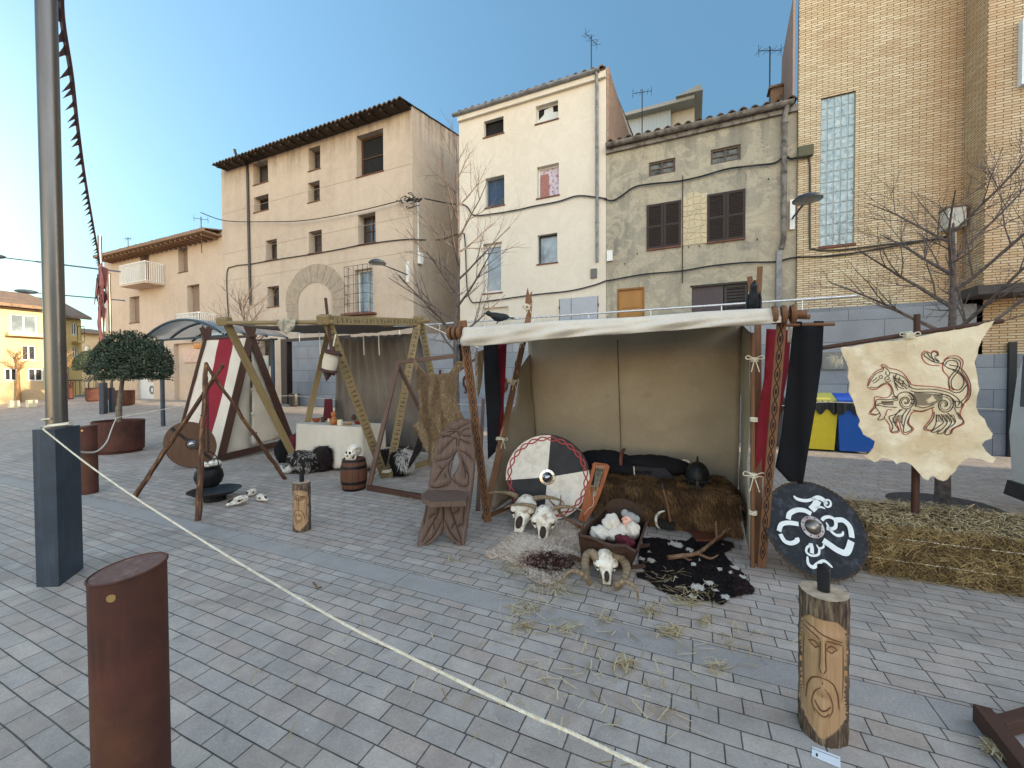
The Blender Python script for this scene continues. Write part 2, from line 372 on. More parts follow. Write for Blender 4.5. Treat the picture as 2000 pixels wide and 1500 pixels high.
def window(par,f,s0,z0,s1,z1,D,fm,pm,nx=2,ny=1,fw=.05,sill=True,inner=0,label=None):
    """fills an opening: frame with bars, pane behind, sill"""
    b=B(); e=.002
    a,c,z_,d=s0+e,s1-e,z0+e,z1-e; d0=D-.06; d1=D
    fbox(b,f,a,a+fw,z_,d,d0,d1); fbox(b,f,c-fw,c,z_,d,d0,d1); fbox(b,f,a+fw,c-fw,z_,z_+fw,d0,d1); fbox(b,f,a+fw,c-fw,d-fw,d,d0,d1)
    for i in range(1,nx): x=a+(c-a)*i/nx; fbox(b,f,x-fw*.45,x+fw*.45,z_+fw,d-fw,d0+.008,d1-.004)
    for i in range(1,ny): x=z_+(d-z_)*i/ny; fbox(b,f,a+fw,c-fw,x-fw*.3,x+fw*.3,d0+.012,d1-.008)
    o=b.build('window',fm,par)
    if label: o['label']=label
    b=B(); fbox(b,f,a+.004,c-.004,z_+.004,d-.004,d1-.02,d1+.01); b.build('pane',pm,o)
    if sill:
        b=B(); fbox(b,f,s0-.03,s1+.03,z0-.035,z0,-.03,D-.07); b.build('sill',M_sill,o)
    return o
def frect(n,x0,yt,x1,yb):
    """photo rectangle on the wall plane Y=n -> s0,z0,s1,z1"""
    xm=(x0+x1)/2; ym=(yt+yb)/2
    return [PY(x0,ym,n).x,PY(xm,yb,n).z,PY(x1,ym,n).x,PY(xm,yt,n).z]
def corr(b,u0,u1,n0,n1,z0,z1,pitch=.2,amp=.045,th=.03,mi=0,k=8):
    """barrel tiles: corrugated sheet, falls from (n1,z1) to (n0,z0)"""
    N=max(1,int(round(abs(u1-u0)/pitch))); cols=N*k
    for sgn in (0,1):
        pass
    def h(i): 
        ph=i/k; return amp*abs(math.sin(math.pi*ph))*1.6-amp*.5
    seg=max(2,int(math.hypot(n1-n0,z1-z0)/.35)); rows=[]
    for j in range(seg+1):
        t=j/seg; st=.0
        rows.append(b.idx([(u0+(u1-u0)*i/cols,n0+(n1-n0)*t,z0+(z1-z0)*t+h(i)+rndtile(i//k,j)) for i in range(cols+1)]))
    for j in range(seg):
        for i in range(cols):
            ids=(rows[j]+i,rows[j]+i+1,rows[j+1]+i+1,rows[j+1]+i)
            b.fi(ids,[(i*.02,j*.3),(i*.02+.02,j*.3),(i*.02+.02,j*.3+.3),(i*.02,j*.3+.3)],mi)
    k0=b.idx([(u0+(u1-u0)*i/cols,n0+.01,z0+h(i)+rndtile(i//k,0)-th) for i in range(cols+1)])
    for i in range(cols): b.fi((k0+i,k0+i+1,rows[0]+i+1,rows[0]+i),[(i*.02,0),(i*.02+.02,0),(i*.02+.02,.03),(i*.02,.03)],mi)
    kk=b.idx([(u0,n0+.01,z0-th),(u1,n0+.01,z0-th),(u1,n1,z1-th),(u0,n1,z1-th)]); b.fi((kk+3,kk+2,kk+1,kk),[(0,0),(1,0),(1,1),(0,1)],mi)
_tr={}
def rndtile(i,j):
    if (i,j) not in _tr: _tr[(i,j)]=rnd(-.012,.012)
    return _tr[(i,j)]
def cable(pts,r,name,label,cat='cable',m=None,group=None):
    b=B(); P=smooth_path(pts); b.tube(P,r,6); return tag(b.build(name,m or M_cable,smooth=60),label,cat,group)
def smooth_path(pts,k=6):
    P=[V(p) for p in pts]
    if len(P)<3: return P
    out=[]
    for i in range(len(P)-1):
        p0=P[max(i-1,0)];p1=P[i];p2=P[i+1];p3=P[min(i+2,len(P)-1)]
        for j in range(k):
            t=j/k; out.append(.5*((2*p1)+(p2-p0)*t+(2*p0-5*p1+4*p2-p3)*t*t+(3*p1-p0-3*p2+p3)*t**3))
    out.append(P[-1]); return out
FY=lambda n,O=0:Fr((0,n,0),(1,0,0),(0,-1,0))
def back_shell(b,u0,u1,n0,n1,z0,zf,zb,mi=0):
    """side walls, back wall and top closing a house whose front plane is n0"""
    b.face([(u0,n0,z0),(u0,n0,zf),(u0,n1,zb),(u0,n1,z0)],mi); b.face([(u1,n0,z0),(u1,n1,z0),(u1,n1,zb),(u1,n0,zf)],mi)
    b.face([(u0,n1,z0),(u0,n1,zb),(u1,n1,zb),(u1,n1,z0)],mi); b.face([(u0,n0,zf-.05),(u1,n0,zf-.05),(u1,n1,zb-.05),(u0,n1,zb-.05)],mi)
# ================================================================ tall beige house with stone arch
N2=11.4
def house_beige():
    n=N2; f=FY(n); Z0=.2
    h=thing('apartment_house','tall beige rendered house with walled-up stone arch, barred window and dark overhanging eaves','house',(PY(620,500,n).x,n,.4),'houses round the square')
    uL=PY(435,500,n).x; uR=PY(807,500,n).x; zT=PY(807,203,n).z
    wp=plaster('beige_render',rgb(192,177,160),rgb(178,162,146),rgb(112,98,88),(zT-1.3,zT+.25),.3)
    rects=[(494.4,315,523.5,358),(495.7,382,524.5,412),(603,287,625.4,331.5),(601.5,354.7,624.5,393.5),(696.5,258,748.5,340),(519,468,541,507),(603,450.5,628.5,493),(699.5,416.7,733.5,475),(522,559,545,599),(693,525,728,611),(505.5,662,529,714)]
    H=[frect(n,*r)+[.34] for r in rects]; H[4][4]=.3; H[9][4]=.25
    port=frect(n,551,660,640,800); pz=port[3]; port=[port[0],Z0,port[2]+1.2,pz,2.2]
    b=B(); wall(b,f,uL,uR,Z0,zT,H+[port],.3); back_shell(b,uL,uR,n,n+7,Z0,zT,zT+1.25)
    b.build('wall',wp,h)
    fm,pm=M_brownf,M_glass
    for i,(r,nx,ny) in enumerate(zip(H,(1,1,1,2,1,2,2,2,1,2,2),(1,1,1,2,2,1,2,2,2,2,4))):
        if i==4:
            o=window(h,f,*r[:4],r[4],M_brownf,M_dark,1,2,.07)
        elif i==9: o=window(h,f,*r[:4],r[4],M_whitef,M_glassb,2,1,.05)
        else: o=window(h,f,*r[:4],r[4],fm,pm if i!=1 else M_dark,nx,ny,.045)
    # iron grilles
    s0,z0,s1,z1=frect(n,684,522,729,612); b=B(); D=-.28
    for i in range(6):
        s=s0+(s1-s0)*i/5; b.tube([f.p(s,z0,D),f.p(s,z1,D)],.009,5)
    for i in range(6):
        z=z0+(z1-z0)*i/5; b.tube([f.p(s0,z,-.0),f.p(s0,z,D),f.p(s1,z,D),f.p(s1,z,0)],.008,5)
    for s in (s0,s1): b.tube([f.p(s,z0,-.14),f.p(s,z1,-.14)],.008,5)
    b.build('window_grille',M_ironf,h)
    b=B(); fbox(b,f,s0-.15,s1+.15,z0-.09,z0-.02,-.32,-.002); b.build('window_ledge',M_sill,h)
    # stone arch, voussoir by voussoir
    sm=mat('arch_stone',rgb(166,152,134),rgb(146,134,120),7,.85,.5,bs=40)
    b=B(); cc=PY(614,590,n); cs,cz=cc.x,cc.z; k=depth(cc)/FPX*1.02
    ro,ri=(PY(677,575,n).x-PY(558,575,n).x)/2,(PY(648,575,n).x-PY(581,575,n).x)/2; cs=(PY(677,575,n).x+PY(558,575,n).x)/2
    zo=PY(614,516,n).z-cz
    for i in range(11):
        a0,a1=math.pi*(i+.03)/11,math.pi*(i+.97)/11; pts=[]
        for j in range(5): a=a0+(a1-a0)*j/4; pts.append(f.p(cs-math.cos(a)*ro*(1+.02*(i%2)),cz+math.sin(a)*zo))
        for j in range(5): a=a1-(a1-a0)*j/4; pts.append(f.p(cs-math.cos(a)*ri,cz+math.sin(a)*(zo-(ro-ri))))
        b.prism(pts,(0,-.02,0))
    for sgn in (-1,1):
        z=cz
        for j,hh in enumerate((.28,.3,.35) if sgn<0 else (.3,.33)):
            a,c=sorted((cs+sgn*ri,cs+sgn*(ro-(.1 if j==1 else .04)+(.12 if j==0 and sgn>0 else 0)))); fbox(b,f,a,c,z-hh+.008,z-.006,-.02,.002); z-=hh
    b.build('stone_arch',sm,h)
    # dark portal frame
    b=B(); fbox(b,f,port[0],port[0]+.35,Z0,pz,-.05,1.0); fbox(b,f,port[0]+.35,port[2],pz-.12,pz,-.05,1.0); b.build('doorway',pl('portal_steel',rgb(62,50,46),.6),h)
    b=B(); fbox(b,f,port[0],port[2],Z0,pz,1.9,2.1); b.build('doorway_wall',plaster('portal_inner',rgb(150,150,152),rgb(130,131,134),rgb(100,100,102),None,.3),h)
    # roof with rafters
    zE=PY(620,262,n-.65).z; uE0,uE1=PY(410,300,n-.65).x,PY(806,205,n-.65).x; uE1=uR+.04; zl=PY(410,303,n-.65).z; zr=PY(800,205,n-.65).z; z0=(zl+zr)/2
    b=B(); corr(b,uE0,uE1,n-.58,n+7,z0+.02,z0+1.5,.21,.05,.04); b.build('roof',M_tile_dark,h,smooth=50)
    b=B(); u=uE0+.2
    while u<uE1: b.beam((u,n-.5,z0-.07),(u,n+.05,z0+.03),.08,.09,(0,0,1)); u+=.5
    b.bx(uE0+.05,uE1-.05,n-.53,n-.02,z0-.03,z0-.012)
    b.build('rafters',wood('eave_timber',rgb(46,36,30),rgb(66,52,42)),h)
    b=B(); b.tube(smooth_path([PY(458,291,n-.62),PY(463,305,n-.5),PY(480,322,n-.07),PY(483,340,n-.06),PY(486,480,n-.06),PY(489,596,n-.06)]),.05,8); b.build('drainpipe',pl('brown_pipe',rgb(52,46,44),.45),h,smooth=60)
    b=B()
    for yl,yr in ((410,332),(487,436),(545,499)):
        a=PY(440,yl-4,n); c=PY(800,yr+4,n); z=(a.z+c.z)/2
        fbox(b,f,uL+.02,uR-.02,z,z+.012,-.006,.001)
    b.build('wall_joint',pl('joint_line',rgb(160,142,124),.9),h)  # thin darker strips set along the wall joints
    b=B(); b.tube([(uR+.03,n+.25,PY(812,390,n).z),(uR+.03,n+.25,PY(812,505,n).z)],.02,6); b.box((uR+.08,n+.3,PY(812,500,n).z),(.1,.2,.4)); b.build('junction_box',M_whitef,h)
    return h
house_beige()
# ================================================================ low beige house on the left, with balconies
def house_low():
    n=N2+.05; f=FY(n); Z0=.2
    h=thing('apartment_house','lower beige house with two white railed balconies and brown tiled eaves','house',(PY(320,500,n).x,n,.4),'houses round the square')
    uL=PY(203,500,n).x; uR=PY(434,500,n).x-.003; zT=PY(434,452,n).z
    wp=plaster('beige_render_low',rgb(194,177,160),rgb(180,163,146),rgb(150,128,108),None,.25)
    rects=[(273.6,488,291.6,552),(348,481,366.6,531),(253,579,272.4,630),(366,556,390,640),(267,731,300,779),(340,668,450,779)]
    H=[frect(n,*r)+[.3] for r in rects]
    for q in (4,5): H[q][1]=.42
    b=B(); wall(b,f,uL,uR,Z0,zT,H,.3); back_shell(b,uL,uR,n,n+6,Z0,zT,zT+1.2); b.build('wall',wp,h)
    shut=mat('roller_shutter',rgb(140,120,104),rgb(128,108,94),30,.7,.2)
    for i in (0,1,2,3):
        b=B(); r=H[i]; fbox(b,f,r[0]+.002,r[2]-.002,r[1]+.002,r[3]-.002,.24,.3)
        for k in range(1,14):
            z=r[1]+(r[3]-r[1])*k/14; fbox(b,f,r[0]+.004,r[2]-.004,z,z+.015,.23,.24)
        o=b.build('window',shut,h)
        b=B(); fbox(b,f,r[0]-.03,r[2]+.03,r[1]-.04,r[1],-.03,.22); b.build('sill',M_sill,o)
    r=H[4]; b=B(); fbox(b,f,r[0],r[2],r[1],r[3],.15,.2); d=b.build('door',pl('white_door',rgb(200,208,214),.4),h)
    b=B(); fbox(b,f,(r[0]+r[2])/2,r[2]-.08,r[1]+.9,r[3]-.1,.13,.149); b.build('pane',M_glassb,d)
    b=B(); c=f.p((r[0]+r[2])/2+.35,r[1]+.5,.13); b.lathe([(.22,0),(.22,.012),(.15,.012),(.15,0)],c,20,(0,-1,0)); b.build('emblem',pl('grey_print',rgb(90,96,104),.5),d)
    r=H[5]; b=B(); fbox(b,f,r[0],r[2],r[1],r[3],.2,.26); b.build('shop_wall',plaster('shopfront',rgb(206,186,166),rgb(190,170,150),rgb(150,130,110),None,.2),h)
    b=B(); a=PY(373,662,n); c=PY(394,679,n); fbox(b,f,a.x,c.x,c.z,a.z,.1,.19); o=b.build('shop_sign',pl('orange_sign',rgb(208,136,70),.5),h)
    b=B()
    for k,(x,w_) in enumerate(((.1,.18),(.38,.16),(.62,.12),(.8,.12))):
        s=a.x+(c.x-a.x)*x; ww=(c.x-a.x)*w_; zc=(a.z+c.z)/2; b.lathe([(ww*.5,0),(ww*.5,.01),(ww*.28,.01),(ww*.28,0)],f.p(s+ww/2,zc,.1),12,(0,-1,0))
    b.build('lettering',M_whitef,o)
    b=B(); a=PY(352,683,n); c=PY(396,707,n); fbox(b,f,a.x,c.x,c.z,a.z,.12,.19); b.build('wall_panel',mat('mosaic_panel',rgb(214,180,160),rgb(190,160,150),9,.6,c3=rgb(226,206,190)),h)
    for (x0,xc,x1,yt,yb,ys) in ((232,283,309,514,552,566),(345,387,402,611,650,662)):
        # front face plane found from the corner standing ~0.75 m proud
        nf=n-.8; a=PY(x0,yt,nf); c=PY(xc,yt,nf); zt=PY((x0+xc)/2,yt,nf).z; zb=PY((x0+xc)/2,yb,nf).z; u0,u1=a.x,c.x
        b=B(); b.bx(u0,u1,nf,n,zb-.1,zb-.02); bo=b.build('balcony',plaster('balcony_slab',rgb(200,180,160),rgb(180,160,142),rgb(120,104,92),None,.4),h)
        b=B(); b.bx(u0,u1,nf-.01,nf+.03,zt-.04,zt); b.bx(u0,u1,nf,nf+.03,zb,zb+.03)
        for uu in (u0,u1-.03): b.bx(uu,uu+.03,nf+.03,n,zt-.04,zt); b.bx(uu,uu+.03,nf+.03,n,zb,zb+.03)
        k=int((u1-u0)/.1)
        for i in range(k+1): u=u0+(u1-u0-.02)*i/k; b.bx(u,u+.02,nf+.005,nf+.022,zb+.03,zt-.04)
        for i in range(8):
            for uu in (u0+.006,u1-.022): b.bx(uu,uu+.018,nf+.08+i*.09,nf+.1+i*.09,zb+.03,zt-.04)
        b.build('railing',M_whitef,bo)
    zE=(PY(435,441,n-.7).z+PY(205,492,n-.7).z)/2; uE0=PY(183,492,n-.7).x; uE1=uR
    b=B(); corr(b,uE0,uE1,n-.75,n+6,zE,zE+1.4,.21,.045,.05); b.build('roof',M_tile_clay,h,smooth=50)
    b=B(); b.bx(uE0+.1,uE1,n-.68,n+.0,zE-.14,zE-.06); u=uE0+.2
    while u<uE1-.1: b.bx(u,u+.08,n-.66,n-.001,zE-.24,zE-.14); u+=.4
    b.bx(uE0+.1,uE1,n-.78,n-.69,zE-.13,zE-.01)
    b.build('eaves',wood('eave_brown',rgb(128,100,80),rgb(150,120,96)),h)
    return h
house_low()
# ================================================================ white four-storey house
N3=11.55
def gutter(par,u0,u1,n,z,r=.075,mm=None,brk=.9):
    b=B(); k=8; P=[]
    for i in range(k+1): a=math.pi*i/k; P.append((math.cos(a)*r,-math.sin(a)*r))
    rows=[]
    for u in (u0,u1):
        rows.append([(u,n+x,z+y) for x,y in P])
    for i in range(k):
        b.face([rows[0][i],rows[1][i],rows[1][i+1],rows[0][i+1]]); 
        q=[(p[0],p[1]*1+(n-p[1])*.06,p[2]+.004) for p in (rows[0][i],rows[0][i+1],rows[1][i+1],rows[1][i])]; b.face(q)
    for e in rows: b.face(e if e is rows[1] else e[::-1])
    u=u0+.3
    while u<u1: b.bx(u,u+.03,n-r-.006,n+r+.05,z-.004,z+.012); b.bx(u,u+.03,n-r-.012,n-r-.002,z-.09,z+.012); u+=brk
    return b.build('gutter',mm or M_zinc,par,smooth=60)
def house_white():
    n=N3; f=FY(n); Z0=.3
    h=thing('apartment_house','white four-storey house with grey gutter, small scattered windows and blue-grey shutter','house',(PY(1040,500,n).x,n,2.0),'houses round the square')
    uL=PY(898,500,n).x; uR=PY(1183.5,500,n).x; zT=PY(1165,138,n).z
    wp=plaster('white_render',rgb(215,207,194),rgb(207,198,184),rgb(200,188,168),None,.2,grain=45)
    rects=[(945,232,983.5,264),(1046.5,201.5,1090,237),(948,345,985,403),(1049,322,1091.5,384),(1050,457,1088.5,514),(943.5,474.5,980,572),(945,600,993,660)]
    H=[frect(n,*r)+[.2] for r in rects]; H[6][4]=.12
    b=B(); wall(b,f,uL,uR,Z0,zT,H,.2); back_shell(b,uL,uR,n,n+6,Z0,zT,zT+1.1); b.build('wall',wp,h)
    o=window(h,f,*H[0][:4],.2,M_dark,M_dark,1,1,.02)
    o=window(h,f,*H[1][:4],.2,M_whitef,M_dark,1,1,.03)
    r=H[1]; W=r[2]-r[0]; T=r[3]-r[1]; b=B(); b.prism([f.p(r[0]+.03,r[1]+.03,.15),f.p(r[2]-.03,r[1]+.03,.15),f.p(r[2]-.03,r[1]+T*.55,.15),f.p(r[0]+W*.72,r[1]+T*.6,.15),f.p(r[0]+W*.7,r[3]-.04,.15),f.p(r[0]+W*.32,r[3]-.08,.15),f.p(r[0]+W*.3,r[1]+T*.6,.15),f.p(r[0]+.03,r[1]+T*.35,.15)],(0,.01,0)); b.build('broken_pane',pl('dusty_pane',rgb(206,210,208),.3),o)
    o=window(h,f,*H[2][:4],.2,pl('grey_frame',rgb(110,116,120),.5),mat('blue_blind',rgb(52,78,110),rgb(40,60,92),5,.6,c3=rgb(70,84,92)),1,1,.03)
    o=window(h,f,*H[3][:4],.2,M_whitef,mat('flowered_curtain',rgb(214,208,220),rgb(190,180,200),10,.8,c3=rgb(150,64,70),sc3=1.6),1,1,.04)
    r=H[3]; b=B(); fbox(b,f,r[0]+.08,r[0]+.08+(r[2]-r[0])*.35,r[1]+.06,r[3]-.2,.115,.13); b.build('red_curtain',mat('red_curtain',rgb(140,84,80),rgb(170,126,118),30,.8),o)
    window(h,f,*H[4][:4],.2,M_ironf,M_glassb,1,1,.03)
    window(h,f,*H[5][:4],.2,M_whitef,M_glassb,1,1,.09)
    r=H[6]; b=B(); fbox(b,f,r[0],r[2],r[1],r[3],.1,.13); b.build('blind_niche',wp,h)
    a=PY(1093,600,n); c=PY(1168.5,600,n); zt=PY(1130,581,n).z; b=B(); fbox(b,f,a.x,c.x,2.05,zt,-.03,.0); m=pl('shutter_grey',rgb(164,170,180),.5); o=b.build('shutter',m,h)
    b=B()
    for s in (a.x,a.x+(c.x-a.x)*.31,c.x-.012): fbox(b,f,s,s+.012,2.06,zt-.01,-.036,-.031)
    for s,z in ((a.x-.01,zt-.3),(a.x-.01,zt-.8),(c.x-.01,zt-.3)): fbox(b,f,s,s+.03,z,z+.08,-.05,-.037)
    b.build('hinge',M_ironf,o)
    zg=(PY(880,222,n-.2).z+PY(1165,134,n-.2).z)/2; u0,u1=PY(882,220,n-.2).x,PY(1170,134,n-.2).x
    gutter(h,u0,u1,n-.14,zg)
    b=B(); b.bx(uL,uR,n-.1,n-.001,zg-.22,zg-.06); b.build('cornice',wp,h)
    b=B(); corr(b,u0+.1,uR,n-.1,n+6,zg+.07,zg+1.35,.24,.06,.03); b.build('roof',M_tile_clay,h,smooth=50)
    u=PY(1166,300,n-.05).x; zb=PY(1169,512,n).z; b=B(); b.tube([(u,n-.14,zg-.05),(u,n-.1,zg-.22),(u,n-.06,zg-.4),(u,n-.06,zb)],.042,10)
    for z in (zg-1,zg-2.1,zg-3.2,zg-4.2): b.tube([(u,n-.06,z),(u,n-.06,z+.03)],.05,10)
    b.build('drainpipe',M_zinc,h,smooth=60)
    b=B(); a=PY(1154,526,n); c=PY(1166,543,n); fbox(b,f,a.x,c.x,c.z,a.z,-.05,0); b.build('meter_box',pl('meter_grey',rgb(100,98,96),.6),h)
    # brick gable showing above the grey house
    zr=PX(1185,165,uR+.01).z; pts=[PX(1184,140,uR+.012),PX(1216,222,uR+.012),PX(1228,262,uR+.012)]
    b=B(); P=[(uR+.012,n+.05,zT-2.2),(uR+.012,n+.05,zT+.05),(uR+.012,n+4.6,zT+.35),(uR+.012,n+4.6,zT-2.2)]; b.prism(P,(.05,0,0)); b.build('gable_wall',brickm('old_brick',rgb(150,112,96),rgb(176,140,122),rgb(158,146,134),.25,.07,.012,axis='y'),h)
    return h
def brickm(name,c1,c2,cm,w_,h_,mort,axis='x',c3=None,bumpv=.5,stain=None):
    t=NT(name); g=t.new('ShaderNodeNewGeometry'); s=t.new('ShaderNodeSeparateXYZ'); t.link(g.outputs['Position'],s.inputs[0]); cb=t.new('ShaderNodeCombineXYZ')
    if axis=='xy': t.link(t.math('ADD',s.outputs['X'],s.outputs['Y']),cb.inputs[0])
    else: t.link(s.outputs['X' if axis=='x' else 'Y'],cb.inputs[0])
    t.link(s.outputs['Z'],cb.inputs[1])
    b=t.new('ShaderNodeTexBrick'); b.offset=.5; b.inputs['Scale'].default_value=1; b.inputs['Brick Width'].default_value=w_; b.inputs['Row Height'].default_value=h_; b.inputs['Mortar Size'].default_value=mort; b.inputs['Mortar Smooth'].default_value=.15
    b.inputs['Color1'].default_value=(0,0,0,1); b.inputs['Color2'].default_value=(1,1,1,1); b.inputs['Mortar'].default_value=(.5,.5,.5,1); t.link(cb.outputs[0],b.inputs['Vector'])
    p=g.outputs['Position']; n=t.noise(p,1.2,5); fn=t.noise(p,40,4)
    st=[(0,c1),(1,c2)] if c3 is None else [(0,c1),(.5,c3),(1,c2)]
    col=t.ramp(b.outputs['Color'],st); col=t.mix(.35,col,t.ramp(n,[(.3,(.3,.3,.3,1)),(.7,(.7,.7,.7,1))]),'OVERLAY'); col=t.mix(.2,col,t.ramp(fn,[(.3,(.2,.2,.2,1)),(.7,(.8,.8,.8,1))]),'OVERLAY')
    if stain:
        u0,wd,c=stain; d=t.math('ABSOLUTE',t.math('SUBTRACT',s.outputs['X'],u0-.06)); k=t.ramp(t.math('DIVIDE',d,wd),[(0,(1,1,1,1)),(1,(0,0,0,1))]); k=t.math('MULTIPLY',k,t.ramp(n,[(.35,(.2,)*3+(1,)),(.6,(.6,)*3+(1,))])); col=t.mix(k,col,c)
    col=t.mix(b.outputs['Fac'],col,cm); t.bump(t.math('SUBTRACT',t.math('MULTIPLY',fn,.15),b.outputs['Fac']),bumpv,.006); return t.fin(col,.85,0,.25)
house_white()
# ================================================================ grey rendered house
def louvre(b,f,s0,s1,z0,z1,k,split=True,d=-.045):
    fbox(b,f,s0,s1,z0,z1,d+.03,-.001)
    halves=[(s0,(s0+s1)/2-.006),((s0+s1)/2+.006,s1)] if split else [(s0,s1)]
    for a,c in halves:
        fw=.06
        for (p,q,r_,t_) in ((a,a+fw,z0,z1),(c-fw,c,z0,z1),(a+fw,c-fw,z0,z0+fw),(a+fw,c-fw,z1-fw,z1),(a+fw,c-fw,(z0+z1)/2-fw/2,(z0+z1)/2+fw/2)): fbox(b,f,p,q,r_,t_,d,d+.028)
        for i in range(k):
            z=z0+fw+(z1-z0-2*fw)*(i+.5)/k
            if abs(z-(z0+z1)/2)<fw*.5: continue
            c0=f.p((a+c)/2,z,d+.016); b.hexa(c0,f.A*(c-a-2*fw)/2,V((0,-.012,-.012)),V((0,.003,-.003))*1.0)
def house_grey():
    n=N3+.02; f=FY(n); Z0=.3
    h=thing('apartment_house','grey weather-stained house with brown louvred shutters and patch of crazy-paving stone','house',(PY(1360,500,n).x,n,2.0),'houses round the square')
    uL=PY(1184,500,n).x+.003; uR=PY(1555,500,n).x; zT=PY(1300,262,n).z
    wp=plaster('grey_render',rgb(176,166,146),rgb(150,146,134),rgb(92,90,86),(zT-1.2,zT+.6),.8,scale=.9,patch=.45)
    t=wp.node_tree
    rects=[(1267,312.7,1319,340.5),(1388,287,1446.6,316.7),(1263,396,1330,483.7),(1381,374.8,1455.7,469.3),(1204.8,562,1259,640),(1351,557,1461,640)]
    H=[frect(n,*r)+[.12] for r in rects]; H[4][1]=2.02; H[5][1]=2.02
    b=B(); wall(b,f,uL,uR,Z0,zT,H,.12); back_shell(b,uL,uR,n,n+5,Z0,zT,zT+.8); b.build('wall',wp,h)
    oldf=wood('weathered_frame',rgb(110,92,80),rgb(84,70,60)); fog=mat('dirty_glass',rgb(120,124,122),rgb(60,62,62),7,.3,c3=rgb(16,14,14),sc3=.6)
    for q in (0,1): window(h,f,*H[q][:4],.1,oldf,fog,2,2,.045,sill=False)
    sm=wood('shutter_brown',rgb(62,52,50),rgb(50,42,40))
    for q in (2,3):
        b=B(); r=H[q]; louvre(b,f,r[0],r[2],r[1],r[3],26,True,-.02); s=b.build('shutter',sm,h); b=B(); fbox(b,f,r[0],r[2],r[1]-.04,r[1],-.05,.05); b.build('sill',M_sill,s)
        b=B(); fbox(b,f,r[0],r[2],r[1],r[3],.06,.1); b.build('window',M_dark,h)
    r=H[4]; b=B(); fbox(b,f,r[0],r[2],2.02,r[3],.05,.1); dm=wood('oak_door',rgb(178,132,78),rgb(160,116,66)); d=b.build('door',dm,h)
    b=B(); fbox(b,f,r[0],r[0]+.05,2.02,r[3],.0,.05); fbox(b,f,r[2]-.05,r[2],2.02,r[3],0,.05); fbox(b,f,r[0]+.05,r[2]-.05,r[3]-.05,r[3],0,.05)
    for z in (r[3]-.55,r[3]-1.3): fbox(b,f,r[0]+.15,r[2]-.15,z,z+.02,.042,.05)
    b.build('door_frame',wood('oak_trim',rgb(150,106,62),rgb(132,92,52)),d)
    b=B(); fbox(b,f,r[2]-.12,r[2]-.09,2.95,3.1,.02,.05); b.build('handle',M_zinc,d)
    r=H[5]; mid=r[0]+(r[2]-r[0])*.59
    b=B(); fbox(b,f,r[0],mid-.02,2.02,r[3],.06,.1); b.build('garage_door',wood('garage_wood',rgb(92,82,86),rgb(74,66,70)),h)
    b=B(); louvre(b,Fr((0,n+.08,0),(1,0,0),(0,-1,0)),mid,r[2]-.01,2.02,r[3]-.01,22,False,-.03); b.build('louvred_door',pl('dark_louvre',rgb(44,40,42),.6),h)
    b=B(); fbox(b,f,r[0]-.04,r[2]+.04,r[3],r[3]+.05,-.01,.02); b.build('lintel',M_ironf,h)
    # crazy paving patch: irregular stones in a pale bed
    a=PY(1332,420,n); c=PY(1381,420,n); z1=PY(1356,376,n).z; z0=PY(1356,478,n).z
    b=B(); fbox(b,f,a.x,c.x,z0,z1-.06,-.008,.0); bed=b.build('stone_patch',pl('patch_bed',rgb(196,186,160),.9),h)
    random.seed(11); cells=[]; nx,nz=4,9; W=(c.x-a.x)/nx; Hh=(z1-z0)/nz; P={}
    for i in range(nx+1):
        for j in range(nz+1): P[i,j]=(a.x+W*(i+(rnd(-.3,.3) if 0<i<nx else 0)),z0+Hh*(j+(rnd(-.3,.3) if j>0 else 0)))
    b=B()
    for i in range(nx):
        for j in range(nz):
            if j==nz-1 and i in (0,3): continue
            q=[P[i,j],P[i+1,j],P[i+1,j+1],P[i,j+1]]; cx=sum(p[0] for p in q)/4; cz=sum(p[1] for p in q)/4
            tri=[q[:3],[q[0],q[2],q[3]]] if (i*3+j)%4==0 else [q]
            for pl_ in tri:
                cx=sum(p[0] for p in pl_)/len(pl_); cz=sum(p[1] for p in pl_)/len(pl_)
                b.prism([f.p(cx+(p[0]-cx)*.86,cz+(p[1]-cz)*.86,-.008) for p in pl_],(0,-.014,0))
    b.build('stones',mat('patch_stone',rgb(200,186,156),rgb(184,172,146),5,.85,.3),bed)
    zg=(PY(1184,280,n-.2).z+PY(1545,196,n-.2).z)/2; gm=mat('old_asbestos_gutter',rgb(140,134,128),rgb(104,98,94),6,.85,.3,c3=rgb(84,78,74))
    gutter(h,uL+.02,uR-.1,n-.16,zg,.095,gm,.75)
    b=B(); b.bx(uL,uR,n-.08,n-.001,zg-.2,zg-.04); b.build('cornice',gm,h)
    b=B(); corr(b,uL,uR-.02,n-.12,n+5,zg+.08,zg+.95,.25,.065,.03); b.build('roof',M_tile_dark,h,smooth=50)
    u=PY(1534,300,n-.08).x; zb=PY(1528,488,n).z; b=B(); b.tube([(u+.02,n-.16,zg-.08),(u-.02,n-.1,zg-.3),(u-.02,n-.08,zg-.42),(u-.02,n-.08,zb+.25),(u-.06,n-.08,zb)],.055,10)
    for z in (zg-.45,zg-1.0,zg-1.6,zg-2.3): b.tube([(u-.02,n-.08,z),(u-.02,n-.08,z+.05)],.066,10)
    b.build('drainpipe',gm,h,smooth=60)
    b=B(); u2=PY(1520,560,n).x; b.bx(u2-.055,u2+.055,n-.1,n-.002,Z0+1.7,zb-.02); b.build('pipe_cover',M_zinc,h)
    b=B(); a=PY(1186,491,n); c=PY(1197,510,n); fbox(b,f,a.x,c.x,c.z,a.z,-.08,0); b.build('junction_box',M_whitef,h)
    b=B(); u=PY(1333,470,n).x; b.tube([(u,n-.03,PY(1333,343,n).z),(u,n-.03,PY(1333,553,n).z)],.012,5); b.build('rod',M_ironf,h)
    b=B()
